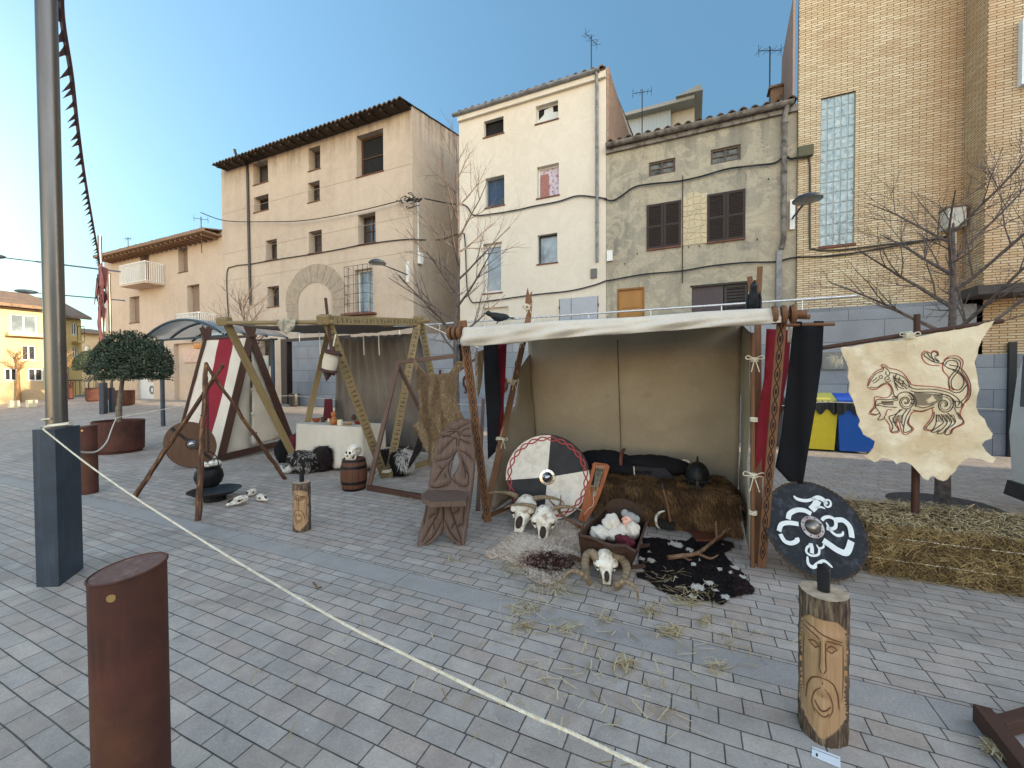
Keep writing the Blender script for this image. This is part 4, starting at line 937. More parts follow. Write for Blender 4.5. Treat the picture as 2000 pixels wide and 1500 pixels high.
# side panels
b=B(); L=UL+.02
def sidefn(u,sd):
    return lambda y,z: V((u+sd*.02*nz((0,y,z),2,7)+(-.09+.055*(y-3.9) if sd>1 else 0),y,z))
sheet(b,[(5.6,.02),(5.35,1.9),(4.9,1.66),(4.75,1.2),(4.35,.9),(4.02,.12),(4.1,.02)],sidefn(L,1),.12)
b.build('side_panel',C_tan,T3,smooth=80,solid=.004); b=B()
sheet(b,[(3.9,.04),(3.86,1.9),(5.24,2.12),(5.66,.02)],sidefn(UR+.02,1.4),.12)
b.build('side_panel',C_tan,T3,smooth=80,solid=.004)
# rolled awning edge hanging over the front pole
b=B()
def lip(s,t):
    u=UL+.06+(UR+.0-UL)*s; z0=zpL+(zpR-zpL)*s
    hang=(.14-.075*s)*(1+.06*math.sin(9*s)); bul=.016+.02*nz((u,t,0),3,2)+.012*math.sin(u*9+t*9-s*3)
    if t<.35: a=math.pi*(.95-t/.35*.95); q=V((u,NPf+math.cos(a)*.045*-1*-1,z0+.045*math.sin(a)+.012)); q.y=NPf+math.cos(a)*.05; q.y=NPf+.05*math.cos(math.pi*t/.35); q.z=z0+.045*math.sin(math.pi*t/.35)+.01
    else:
        k=(t-.35)/.65; q=V((u,NPf-.05-bul*math.sin(math.pi*k)+.02*math.sin(14*u+3*k)*k,z0+.01-hang*k))
    q.z+=.004*math.sin(5*u+1); q.y+=.014*nz(q,9,4)
    return q
b.grid(lip,90,18,0,(4,1)); b.build('awning_edge',C_white,T3,smooth=80,solid=.006)
b=B(); b.tube([V((UL-.1,NPf,zpL)),V((UR+.22,NPf,zpR))],.028,10); b.build('front_pole',W_mid,T3,smooth=60)
def boardc(p0,p1,w=.085,t=.035,m=W_mid,nm='leg',holes=True,par=T3,side=(0,-1,0)):
    b=B(); b.beam(p0,p1,w,t,side); o=b.build(nm,m,par,bevel=.006)
    if holes:
        b=B(); p0,p1=V(p0),V(p1); d=(p1-p0).normalized(); N=V(side); N=(N-d*N.dot(d)).normalized(); s_=d.cross(N); L_=(p1-p0).length; k=int(L_/.012)
        for ph in (0,math.pi): ribbon(b,[p0+d*(.08+(L_-.16)*i/k)+s_*w*.26*math.sin(ph+(L_-.16)*i/k/.13*math.pi) for i in range(k+1)],.007,N,0,t/2+.001+.0006*(ph>0))
        for i in range(1,int(L_/.13)): c=p0+d*(.08+.13*(i-.5)); ribbon(b,[c-d*.022,c,c+d*.022],.016,N,0,t/2+.0022,taper=True)
        b.build('carving',M_groove,o)
    return o
cdir=(V((CAM.x,CAM.y,0))-V((A0.x,A0.y,0))).normalized()
cd2=(V((CAM.x,CAM.y,0))-V((.5,3.6,0))).normalized()
boardc(A0b,A0+V((0,0,.04)),side=cdir,w=.085)
boardc(A1b,A1-V((0,0,.3)),w=.075,holes=False,side=cdir)
B0b=G(1487,1108); B0=PX(1528,612,B0b.x+.08); boardc(B0b,B0,side=cd2,w=.062)
B1=PX(1480,548,UR+.1); boardc(G(1483,1106)+V((0,.06,0)),B1,w=.06,holes=False,side=cd2)
b=B(); q=G(1470,1108); b.tube([q,PX(1470,650,q.x)],.017,8); b.build('pole',W_mid,T3,smooth=60)
b=B(); b.beam(G(950,1010),G(1010,986),.06,.05); b.build('base_beam',W_mid,T3,bevel=.005)
b=B(); b.beam(G(933,998),G(944,780,1.2),.05,.03,cdir); b.build('brace',W_grey,T3,bevel=.004)
# horse-head finials
def finial(c,s,dirx,par,m,tilt=0):
    b=B(); o=[(0,-.35),(.055,-.35),(.075,-.12),(.085,0),(.07,.09),(.085,.19),(.035,.12),(.01,.24),(-.02,.12),(-.03,0),(-.01,-.15)]
    X=V((dirx.x,dirx.y,0)).normalized(); Z=UP
    b.prism([V(c)+X*(x-.03)*s+Z*(y*s)+X*tilt*y for x,y in o],V((-X.y,X.x,0))*-.03); return b.build('finial',m,par,bevel=.004)
finial(A1-V((0,0,.12)),.85,CR,T3,W_mid)
f1=PX(1482,548,UR+.1); b=B(); b.beam(f1-V((0,0,.12)),f1+V((.01,0,.14)),.05,.03,cd2); b.beam(f1+V((-.06,.05,-.1)),f1+V((-.075,.05,.06)),.05,.025,cd2); b.build('finial',W_mid,T3,bevel=.006)
# knob where boards carry the pole
for c in (V((UL-.03,NPf-.03,zpL)),V((UR+.08,NPf-.03,zpR))):
    b=B()
    for i in range(3): b.lathe([(0,-.02),(.062,-.02),(.068,-.005),(.062,.012),(0,.012)],c+V((-.05+.055*i,0,0)),14,(1,0,.04))
    b.build('pole_collar',W_mid,T3,smooth=40)
q=G(1470,1108)
for z_,s_ in ((.75,.06),(1.68,.05),(.45,0),(1.2,0)):
    b=B(); rtie(b,q+UP*z_,(0,0,1),.026)
    if s_: bow(b,q+V((0,-.03,z_)),s_)
    b.build('tie',M_rope,T3)
for t in (.55,.3,.75,.93):
    b=B(); p=A1b+(A1-A1b)*t; rtie(b,p,(A1-A1b),.05,3); bow(b,p+V((.05,-.03,0)),.05); b.build('tie',M_rope,T3)
# ---------------- banners
def banner(name,label,poly,n,m,amp=.02,seed=0,cat='banner',tabs=None):
    b=B(); fn=lambda x,y:PY(x,y,n+amp*math.sin(x*.13+seed)+amp*.5*math.sin(y*.03+seed))
    sheet(b,poly,fn,9,uvs=.004); c=fn(*poly[0])
    o=b.build(name,m,None,smooth=80,solid=.003); return tag(o,label,cat)
banner('cloth_banner','long black cloth banner with pointed tail hanging right of the big tent',[(1549,636),(1553,628),(1566,628),(1567,637),(1588,637),(1590,627),(1609,627),(1606,700),(1592,800),(1568,946),(1540,940),(1514,912),(1526,850),(1540,720)],3.98,C_black,seed=1)
banner('cloth_banner','long red cloth banner hanging between the poles at the tent’s right end'.replace('’s','s'),[(1497,642),(1545,645),(1540,720),(1520,830),(1506,926),(1473,942),(1478,820),(1492,740)],4.15,C_red,seed=2)
banner('cloth_banner','narrow black cloth banner at the left end of the big tent',[(944,664),(972,664),(975,740),(979,790),(968,882),(953,897),(951,820),(946,740)],4.35,C_black,seed=3)
banner('cloth_banner','narrow red cloth banner behind the black one at the big tent left',[(970,664),(990,664),(987,740),(984,785),(985,850),(969,902),(971,830),(974,760)],4.5,C_red,seed=4)
dw=thing('dowel','turned wooden dowel carrying the black banner beside the big tent','dowel',PY(1600,632,4.0)); b=B(); b.tube([PY(1536,635,4.0),PY(1630,633,4.0)],.014,8); b.build('rod',W_mid,dw,smooth=60)
b=B(); b.tube([PY(1536,618,3.95),PY(1582,619,3.95)],.02,8); b.build('peg',W_mid,dw,smooth=60)
# pale cloth corner behind
banner('cloth_banner','small cream cloth flap hanging beneath the pole end, behind the black banner',[(1540,615),(1560,617),(1545,670),(1538,668)],4.1,C_cream)
# ---------------- middle tent: aged pine frames with runes
u0,u1=-6.42,-4.32
T2=thing('frame_tent','open tent of rune-carved pine boards with dark grey-brown canvas back wall, over the white-clothed table','tent',(-5.4,5.5,0),'viking tents on the square')
nf=3.8; fL,fR=V((u0,nf,PX(442,628,u0).z)),V((u1,nf,PX(641,628,u1).z)); aL,aR=V((u0,5.7,2.42)),V((u1,5.72,PX(819,628,u1).z))
cz=(V((CAM.x,CAM.y,0))-V((u1,4.5,0))).normalized(); cz0=(V((CAM.x,CAM.y,0))-V((u0,4.5,0))).normalized()
def runeboard(p0,p1,w,t,side,r=True,seed=1,nm='board'):
    b=B(); b.beam(p0,p1,w,t,side); o=b.build(nm,W_olive,T2,bevel=.005)
    if r:
        p0,p1=V(p0),V(p1); d=(p1-p0).normalized(); N=V(side); N=(N-d*N.dot(d)).normalized(); b=B(); runes(b,p0+N*t/2,p1+N*t/2,w,N,0,.075,seed); b.build('runes',M_groove,o)
foot=G(752,933); ftL=V((u0,5.0,gz(u0,5.0)))
runeboard(foot,fR+V((0,0,.05)),.12,.05,cz,True,1,'leg'); runeboard(foot+V((.04,.03,0)),aR+V((0,0,.02)),.12,.05,cz,True,2,'leg')
runeboard(ftL,fL+V((0,0,.06)),.11,.06,cz0,False,1,'leg'); runeboard(ftL,aL,.1,.05,cz0,False,1,'leg')
runeboard(aR+V((.02,.04,.0)),V((u1,6.6,.1)),.1,.05,cz,True,4,'leg'); runeboard(aL+V((.02,.04,0)),V((u0,6.65,.1)),.1,.05,cz0,False,4,'leg')
runeboard(fR+V((0,-.1,0)),aR+V((.0,.15,.0)),.12,.05,cz,True,5,'top_beam')
runeboard(foot+V((0,0,.04)),G(841,906)+V((0,0,.04)),.1,.06,cz,False,6,'base_beam')
b=B(); b.tube([fL+V((-.1,0,-.02)),fR+V((.15,0,-.02))],.03,8); b.build('front_pole',W_olive,T2,smooth=60); b=B(); b.tube([aL+V((-.1,0,0)),aR+V((.25,0,0))],.03,8); b.build('ridge_pole',W_olive,T2,smooth=60)
for c in (fL,fR+V((0,-.02,.02)),aR+V((0,0,.03))):
    b=B(); b.box(c,(.16,.15,.12),Matrix.Rotation(.5,3,'Z')@Matrix.Rotation(.3,3,'X')); b.build('joint_block',W_olive,T2,bevel=.02)
b=B(); b.beam(fR+V((.02,.1,-.7)),fR+V((.0,.0,.3)),.035,.025,cz); b.build('peg',W_dark,T2,bevel=.004)
b=B(); fold_n=11
cloth_quad(b,(PY(655,830,6.5).x,6.5,.2),(u1,6.5,.05),(u1,5.75,2.3),(PY(655,640,5.75).x,5.75,2.3),110,20,.03,fold=.035,seed=2,fd=(0,-1,0))
b.build('back_canvas',C_grey,T2,smooth=80,solid=.004); b=B()
cloth_quad(b,(u0,5.7,2.4),(u1,5.7,2.4),(u1,nf+.02,fR.z-.02),(u0,nf+.02,fL.z-.02),30,16,.03,seed=3,sag=.10,fd=(0,0,1))
b.build('roof_canvas',C_grey,T2,smooth=80,solid=.004)
for u in (-4.9,-4.55,-4.42): b=B(); p=V((u,4.2+(u+4.9)*1.4,2.2)); ribbon(b,[p,p+V((.0,0,-.15)),p+V((.01,0,-.32))],.02,V((0,-1,0))); b.build('tie',C_white,T2)
b=B(); rtie(b,foot+V((.02,0,.12)),(0,0,1),.08,4); b.tube(smooth_path([G(716,950)+UP*.06,G(770,915)+UP*.16,G(798,892)+UP*.2]),.006,5); b.tube([aR,aR+V((.9,.5,-.45))],.008,5); b.build('rope',M_rope,T2)
# fringed shawl on the front pole
b=B(); sh=[(540,625),(577,622),(575,636),(565,650),(556,652),(545,640)]; tr=sheet(b,sh,lambda x,y:PY(x,y,nf-.06+.02*math.sin(x*.5)),6,jit=1)
fur(b,tr,260,.06,.006,lambda p:V((0,0,-1)),lambda p:0,.05,V((0,-1,0)),.1); tag(b.build('fringed_shawl',pl('shawl',rgb(176,168,152),.9)),'small greyish fringed shawl thrown over the tent pole','shawl')
# ---------------- small striped tent
T1=thing('wedge_tent','small wedge tent with red and white striped roof and dark crossed boards','tent',(-8.6,5.3,0),'viking tents on the square')
ua,ub=-8.0,-9.36; ya,yb,yr=4.62,6.0,5.2; za=PX(487,655,ua).z
def zg(p): return V((p[0],p[1],p[2]+gz(p[0],p[1])))
RF=[V((ua,yr,za)),V((ub,yr,za)),zg((ub-.02,4.6,.03)),zg((ua,ya,.05))]
b=B()
def stripef(s,t):
    p=RF[0]*(1-s)*(1-t)+RF[1]*s*(1-t)+RF[2]*s*t+RF[3]*(1-s)*t; N=V((0,-1,.3)); return p+N*(-.05*math.sin(math.pi*t)*math.sin(math.pi*s)+.012*nz(p,4,2))
b.grid(stripef,30,30,0,(1,1),lambda s,t:1 if .3<s<.68 else 0); 
cloth_quad(b,(ua,yb,.2),(ub,yb,.2),(ub,yr,za),(ua,yr,za),10,10,.02)
b.build('roof_canvas',[C_white,C_red],T1,smooth=80,solid=.003)
b=B(); gm=(ya+yb)/2; fn=lambda y,z:V((ua+.03*nz((0,y,z),2.5,4)+.015*math.sin(y*9+z*3),y,z))
sheet(b,[(ya+.03,.1),(5.2-.01,.08),(5.2-.01,za-.03)],fn,.1); b.build('door_flap',C_cream,T1,smooth=80,solid=.004)
b=B(); sheet(b,[(5.24,.2),(yb-.02,.26),(5.24,za-.06)],fn,.1); b.build('door_flap',C_cream,T1,smooth=80,solid=.004)
for t in (.72,.55,.35): b=B(); p=V((ua+.03,5.22,za*t)); bow(b,p,.05); rtie(b,p,(0,1,0),.02,2); b.build('tie',M_rope,T1)
sd1=V((1,-.2,0))
for (y0,z0,y1) in ((ya-.02,.02,yr+.12),(yb+.03,.2,yr-.14)):
    b=B(); p0=V((ua+.05,y0,z0)); p1=V((ua+.05,yr,za)); d=(p1-p0)
    b.beam(p0,p1+d*.09,.13,.035,sd1); b.build('gable_board',W_dark,T1,bevel=.006)
    b=B(); p0=V((ub-.03,y0,z0)); p1=V((ub-.03,yr,za)); d=(p1-p0); b.beam(p0,p1+d*.1,.1,.035,sd1); b.build('gable_board',W_dark,T1,bevel=.006)
b=B(); b.beam((ua+.06,ya,.07),(ua+.06,yb,.17),.12,.04,sd1); b.build('base_board',W_dark,T1,bevel=.006)
b=B(); b.tube([(ua+.2,yr,za-.02),(ub-.15,yr,za-.02)],.03,8); b.build('ridge_pole',W_dark,T1,smooth=60)
for dy in (-.03,.03):
    b=B(); p=V((ub-.05,yr,za+.15)); b.prism([p+V((0,dy*2+a,c)) for a,c in ((-.03,-.1),(.03,-.1),(.045,.06),(0,.0),(.0,.13),(-.045,.05))],(.03,0,0)); b.build('finial',W_dark,T1)
# ================================================================ street furniture
LP0=G(108,1140); 
def lamp_post():
    a,c,d=G(71,1147),G(115,1146),G(163,1110); e=a+(d-c); ctr=(c+e)/2; H=1.17
    t=thing('lamp_post','tall stainless steel post rising from a blue-grey steel box in the foreground','lamp post',(ctr.x,ctr.y,0),'steel lamp posts across the square')
    b=B(); P=[V((p.x,p.y,0)) for p in (a,c,d,e)]; b.prism(P,(0,0,H)); b.build('base_box',M_blue,t,bevel=.004)
    b=B(); b.tube([V((ctr.x,ctr.y,H)),V((ctr.x,ctr.y,6.7))],.06,32); b.lathe([(.085,H+.002),(.085,H+.012),(.062,H+.014)],(ctr.x,ctr.y,0),32); b.build('pole',M_inox,t,smooth=60)
    dr=V((-.415,-.909,0)).normalized(); q=V((ctr.x,ctr.y,5.45)); b=B(); b.tube([q-dr*.55,q+dr*1.6],.03,8); b.tube([q+dr*1.5,q+dr*2.5],.02,8); o=b.build('arm',M_blue,t,smooth=60)
    b=B(); b.sphere(q+dr*2.6+UP*.02,(.2,.36,.09),16,8,rot=Matrix.Rotation(-.43,3,'Z')); b.build('lamp_head',M_blue,t,smooth=60)
    return t,ctr
lp,lctr=lamp_post()
g=G(203,818); dup(lp,(g.x,g.y,gz(g.x,g.y)),'distant steel lamp post with long arm and bunting bundle tied to it')
g2=G(219,806,.2); dup(lp,(g2.x,g2.y,gz(g2.x,g2.y)),'farthest steel lamp post, lower in view beyond the first planter',0,.8)
# bunting of dark leather points
b=B(); P=[PZ(118,-60,3.0),PZ(122,40,3.6),PZ(140,150,4.6),PZ(152,250,6.0),PZ(166,350,7.6),PZ(180,430,9.6),PZ(189,480,11.4),PZ(195,515,13.0)]
path=smooth_path(P,8); b.tube(path,.022,6); N=len(path); 
L=0; nextp=.25; lat=V((-CR.x,-CR.y,0))
for i in range(1,N):
    seg=(path[i]-path[i-1]).length; L+=seg
    while L>nextp:
        p=path[i]; d=(path[i]-path[i-1]).normalized(); w_=.2; dn=(V((0,0,-1))*.6+lat*.8).normalized()
        tip=p+dn*.17; k=b.idx([p-d*w_,p-d*w_*.5+dn*.045,tip,p+d*w_*.5+dn*.045,p+d*w_]); b.fi((k,k+1,k+3,k+4),[(0,0)]*4); b.fi((k+1,k+2,k+3),[(0,0)]*3); nextp+=.42
e=P[-1]
for i in range(14):
    o=V((rnd(-.12,.12),rnd(-.1,.1),0)); z0=rnd(0,1.1); q=e+o-UP*z0*1.2
    b.prism([q,q+V((rnd(.1,.25),rnd(-.1,.1),-rnd(.1,.4))),q+V((rnd(-.1,.2),rnd(-.1,.1),-rnd(.6,1.1)))],(0,.02,0))
b.tube(smooth_path([e,e-UP*.8+V((.1,0,0)),e-UP*1.7+V((-.1,0,0)),e-UP*2.5]),.05,6,jit=.3)
tag(b.build('bunting',pl('dark_maroon_leather',rgb(80,44,50),.7)),'string of dark maroon pointed bunting running up from the distant lamp post','bunting')
# corten bollards with slanted tops
TD=CR*.72+V((CF.x,CF.y,0))*.69
def bollard(c,label,first=None):
    t=thing('bollard',label,'bollard',c,'corten bollards'); r=.1; n=40; b=B()
    rings=[(r,0),(r,.3),(r,.6)]; ks=[b.idx([V(c)+V((math.cos(2*math.pi*j/n)*r,math.sin(2*math.pi*j/n)*r,z)) for j in range(n)]) for z in (0,.3,.6)]
    sl=V((.6,.28,0)); top=[]; 
    for j in range(n):
        a=2*math.pi*j/n; x,y=math.cos(a)*r,math.sin(a)*r; top.append(V(c)+V((x,y,.905+(x*TD.x+y*TD.y)*.12)))
    ks.append(b.idx(top))
    for q in range(3):
        for j in range(n): j2=(j+1)%n; b.fi((ks[q]+j,ks[q]+j2,ks[q+1]+j2,ks[q+1]+j),[(j*.016,q*.3),(j*.016+.016,q*.3),(j*.016+.016,q*.3+.3),(j*.016,q*.3+.3)])
    b.build('body',M_corten,t,smooth=50)
    b=B(); b.face([p+UP*.001 for p in top]); k=[p for p in top]
    b.build('top_plate',mat('rusty_top',rgb(112,84,78),rgb(84,58,52),22,.7,.9,bs=45,c3=rgb(132,104,98)) if 'rt' not in MATS else MATS['rt'],t)
    b=B(); b.tube(top,.0045,6,closed=True); b.build('rim',M_corten,t,smooth=60)
    return t
bc=V((PZ(243,750,1.36).x,PZ(243,750,1.36).y,0)); b1=bollard(bc,'thick rusty corten bollard with slanted top in the near left foreground')
dd=(V((0,0,0))-bc).normalized()
b=B(); d3=(V((CAM.x,CAM.y,0))-bc).normalized(); d3=(Matrix.Rotation(-.42,3,'Z')@d3); q=bc+d3*.1+UP*.855; b.lathe([(.0,-.002),(.009,-.002),(.013,.001),(.012,.003),(.0,.003)],q,14,d3); b.build('screw_cap',pl('brass',rgb(190,160,110),.35,.9),b1)
g=G(173,963); dup(b1,(g.x,g.y-.0,0),'rusty corten bollard half hidden behind the blue-grey box')
g=G(139,786,.25); dup(b1,(g.x,g.y,gz(g.x,g.y)),'small-looking corten bollard far off in front of the yellow house')
# planters with clipped trees
def planter():
    c=G(233,880,0); c=CAM+ray(233,872)*8.5; c=V((c.x,c.y,0)); t=thing('planter_tree','dome-clipped dark green tree leaning from the nearest round corten planter','potted tree',c,'clipped trees in corten planters')
    b=B(); b.lathe([(.36,.0),(.37,.04),(.40,.06),(.415,.66),(.40,.66),(.39,.55)],c,40); b.build('planter',M_corten,t,smooth=40)
    b=B(); b.lathe([(.39,.57),(.2,.6),(.0,.61)],c,24); b.build('soil',M_soil,t)
    b=B(); tp=c+V((.16,.05,1.75)); b.tube(smooth_path([c+UP*.55,c+V((.03,0,.9)),c+V((.07,.02,1.3)),tp]),[.05]*6+[.045]*6+[.035]*7,10,jit=.04)
    for i in range(7): a=i*.9; b.tube([tp-UP*.2,tp+V((math.cos(a)*.3,math.sin(a)*.3,.2))],.014,5)
    b.build('trunk',mat('pale_bark',rgb(128,118,104),rgb(98,90,80),14,.9,.5),t,smooth=60)
    b=B(); cc=c+V((.17,.05,1.62))+V((CR.x,CR.y,0))*.15; rs=random.Random(4)
    for i in range(15000):
        th=rs.uniform(0,2*math.pi); el=math.asin(max(-.16,min(1,rs.uniform(-.16,1)))); k=1-abs(rs.gauss(0,.05))+(rs.uniform(0,.09) if rs.random()<.06 else 0); 
        if nz((math.cos(th)*math.cos(el),math.sin(th)*math.cos(el),math.sin(el)),3.2,3)<-.22 and rs.random()<.7: k*=.86
        if el<0: k*=rs.uniform(.5,1)
        lump=1+.05*math.sin(th*5+el*3)+.03*math.sin(th*9-el*7)
        d=V((math.cos(el)*math.cos(th)*.66,math.cos(el)*math.sin(th)*.66,math.sin(el)*.86))
        p=cc+d*k*lump; nn=V((d.x,d.y,d.z+.1)).normalized(); dr=(nn*rs.uniform(.3,1)+V((rs.uniform(-1,1),rs.uniform(-1,1),rs.uniform(-.7,1)))*.9).normalized(); sd=dr.cross(nn); 
        if sd.length<1e-3: continue
        sd=sd.normalized()*.013; dr=dr*rs.uniform(.03,.06); q=b.idx([p,p+dr*.5+sd,p+dr,p+dr*.5-sd]); b.fi((q,q+1,q+2,q+3),[(0,0),(1,0),(1,1),(0,1)],0 if rs.random()<.6 else (1 if rs.random()<.6 else 2))
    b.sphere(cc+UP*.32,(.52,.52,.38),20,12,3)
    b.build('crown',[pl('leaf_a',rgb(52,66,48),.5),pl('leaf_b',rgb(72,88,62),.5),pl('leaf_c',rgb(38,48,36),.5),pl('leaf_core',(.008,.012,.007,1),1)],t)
    return t
pt=planter()
g=CAM+ray(189,770)*20; dup(pt,(g.x,g.y,gz(g.x,g.y)),'clipped tree in the corten planter left of and farther than the nearest one',2.9)
g=CAM+ray(239,770)*17.6; dup(pt,(g.x,g.y,gz(g.x,g.y)),'clipped tree in the corten planter hidden right behind the nearest tree')
# litter bin
g=G(571,809,.15); t=thing('litter_bin','black litter bin on thin legs in front of the stone wall','litter bin',g); s=pxm(g)
b=B(); c=g+V((.12,0,0)); b.lathe([(.0,.33),(.17,.33),(.18,.36),(.18,.78),(.165,.78),(.16,.4)],c,20); b.build('bin',M_black,t,smooth=40)
b=B(); b.tube([g+V((-.02,0,0)),g+V((-.02,0,.7))],.018,6); b.tube([g+V((-.02,0,.3)),g+V((.25,0,.3))],.015,6); b.bx(g.x-.08,g.x+.06,g.y-.06,g.y+.06,g.z,g.z+.012); b.build('legs',M_ironf,t)
# bus shelter with curved translucent roof
pc_=NT('polycarbonate'); pc_.b.inputs['Transmission Weight'].default_value=.92; polyc=pc_.fin(rgb(236,240,242),.35,0,.5)
t=thing('shelter','glazed shelter with curved translucent roof on grey posts behind the striped tent','shelter',(-13,7.2,0))
sx0,sx1,sy0,sy1=-14.5,-11.4,6.8,8.1; zt=2.55; b=B()
def arch(s,q): u=sx0-.25+(sx1-sx0+.5)*s; return V((u,sy0-.3+(sy1-sy0+.6)*q,zt+.2+.42*(1-(2*s-1)**2)))
b.grid(arch,20,4,0); b.build('roof',polyc,t,smooth=60,solid=.02)
b=B()
for q in (0,.33,.66,1): b.tube([arch(i/20,q)-UP*.03 for i in range(21)],.035,6)
for y in (sy0,sy1): b.tube([(sx0-.2,y,zt+.12),(sx1+.2,y,zt+.12)],.03,6)
b.build('roof_ribs',M_blue,t,smooth=60)
for (x,y) in ((sx0,sy0),(sx0,sy1),(sx1,sy0),(sx1,sy1)): b=B(); z=gz(x,y); b.tube([(x,y,z),(x,y,zt+.15)],.055,12); b.build('post',M_blue,t,smooth=60)
b=B(); b.bx(sx0+.2,sx1-.2,sy1-.02,sy1+.02,.5,2.2); b.build('back_glass',mat('map_panel',rgb(176,190,196),rgb(150,160,166),4,.3,c3=rgb(196,186,170)),t)
# waste containers
def wbin(x0,x1,yb,label,m,ml,dep=.7,hh=1.12):
    a,c=G(x0,yb),G(x1,yb); y=(a.y+c.y)/2; w_=c.x-a.x; t=thing('waste_container',label,'waste bin',((a.x+c.x)/2,y,0),'waste bins by the wall')
    b=B(); b.prism([(a.x+.05,y+.04,.04),(c.x-.05,y+.04,.04),(c.x,y,hh-.12),(a.x,y,hh-.12)],(0,dep,0)); b.build('body',m,t,bevel=.02)
    b=B(); b.prism([(a.x-.02,y-.04,hh-.12),(a.x-.02,y-.04,hh-.06),(a.x-.02,y+dep*.5,hh+.06),(a.x-.02,y+dep+.04,hh),(a.x-.02,y+dep+.04,hh-.12)],(w_+.04,0,0)); b.build('lid',ml,t,bevel=.01)
    b=B(); fnb=lambda s,q:V((a.x-.03+(w_+.06)*s,y-.035-.01*math.sin(s*40),hh-.09-(.22+.06*math.sin(s*17))*q)); b.grid(fnb,24,3); b.build('bin_bag',M_black,t)
    b=B()
    for x in (a.x+.12,c.x-.12): b.lathe([(0,-.03),(.05,-.03),(.05,.03),(0,.03)],(x,y+.12,.05),12,(1,0,0))
    b.build('wheels',M_black,t); return t
wbin(1574,1633,882,'yellow waste bin with black bag showing under its lid, against the stone wall',pl('bin_yellow',rgb(214,190,44),.45),pl('bin_lid_yellow',rgb(206,196,96),.45),.6)
wbin(1640,1712,887,'blue waste bin right of the yellow one, partly behind the horse banner',pl('bin_blue',rgb(20,86,168),.4),pl('bin_lid_blue',rgb(40,90,190),.4),.6)
wbin(1480,1528,872,'dark grey waste bin behind the red banner',pl('bin_grey',rgb(60,62,66),.5),pl('bin_lid_grey',rgb(44,46,50),.5),.5,1.1)
# barriers
def barrier():
    t=thing('crowd_barrier','grey metal crowd barrier seen behind the steel post, before the ochre houses','barrier',(0,0,0),'crowd barriers'); b=B(); L=2.6
    b.tube(smooth_path([(0,0,.05),(0,0,.9),(0,.1,1.05),(0,L-.1,1.05),(0,L,.9),(0,L,.05)],4),.022,6); b.tube([(0,0,.2),(0,L,.2)],.015,5); b.build('frame',pl('galvanised',rgb(66,64,64),.6,.3),t,smooth=60)
    b=B()
    for i in range(1,14): b.tube([(0,L*i/14,.2),(0,L*i/14,1.05)],.009,4)
    b.build('bars',pl('galvanised',rgb(66,64,64),.6,.3),t)
    b=B(); 
    for y in (.3,L-.3): b.bx(-.25,.25,y,y+.05,0,.03)
    b.build('feet',pl('galvanised',rgb(66,64,64),.6,.3),t); return t
bb=barrier(); g=G(42,787,.25); bb.location=(g.x,g.y,gz(g.x,g.y)); 
g=G(-75,784,.2); dup(bb,(g.x,g.y,gz(g.x,g.y)),'grey metal crowd barrier at the extreme left edge of the square'); g=G(100,787,.25); dup(bb,(g.x,g.y,gz(g.x,g.y)),'grey metal crowd barrier right of the steel post near the far bollard')
for i,(x,l) in enumerate(((27,'small sunlit concrete block left of the far pollarded tree'),(62,'small sunlit concrete block right of the far pollarded tree'))):
    g=G(x,787,.42); b=B(); g.z=gz(g.x,g.y); b.box(g+V((0,0,.17)),(.3,.3,.34)); tag(b.build('concrete_block',pl('pale_concrete',rgb(206,196,166),.8),bevel=.02),l,'block','concrete blocks')
# pale camper van at the right edge
g=PZ(1982,1000,4.5); vx,vy=g.x,g.y+.05; t=thing('van','white van with dark bumper cut off by the right edge','van',(vx+2,vy-1,0))
wm=pl('van_white',rgb(214,214,212),.35); b=B(); out=[(0,.35),(-.03,.9),(.02,1.5),(.12,2.0),(.3,2.12),(4.5,2.12),(4.6,.35)]
b.prism([(vx+a,vy,c) for a,c in out],(0,-1.75,0)); b.build('body',wm,t,bevel=.08)
b=B(); b.prism([(vx-.03,vy+.02,.36),(vx-.06,vy+.02,.2),(vx+.1,vy+.02,.14),(vx+4.5,vy+.02,.14),(vx+4.5,vy+.02,.38)],(0,-1.79,0)); b.build('bumper',M_black,t,bevel=.02)
b=B()
for x in (.8,3.8):
    for y in (-.02,-1.55): b.lathe([(0,-.1),(.3,-.1),(.32,0),(.3,.1),(0,.1)],(vx+x,vy+y-.08,.32),20,(0,1,0))
b.build('wheels',M_black,t)
b=B(); b.prism([(vx-.035,vy-.2,1.2),(vx-.02,vy-.2,1.75),(vx-.02,vy-1.5,1.75),(vx-.035,vy-1.5,1.2)],(-.02,0,0)); b.build('rear_window',M_glass,t)
a=PY(1971,668,NB-.1); c=PY(1980,900,NB-.1); b=B(); b.bx(a.x,a.x+.1,NB-.12,NB-.06,0,a.z); tag(b.build('door_post',M_black),'narrow black upright against the brick building beside the van','post')
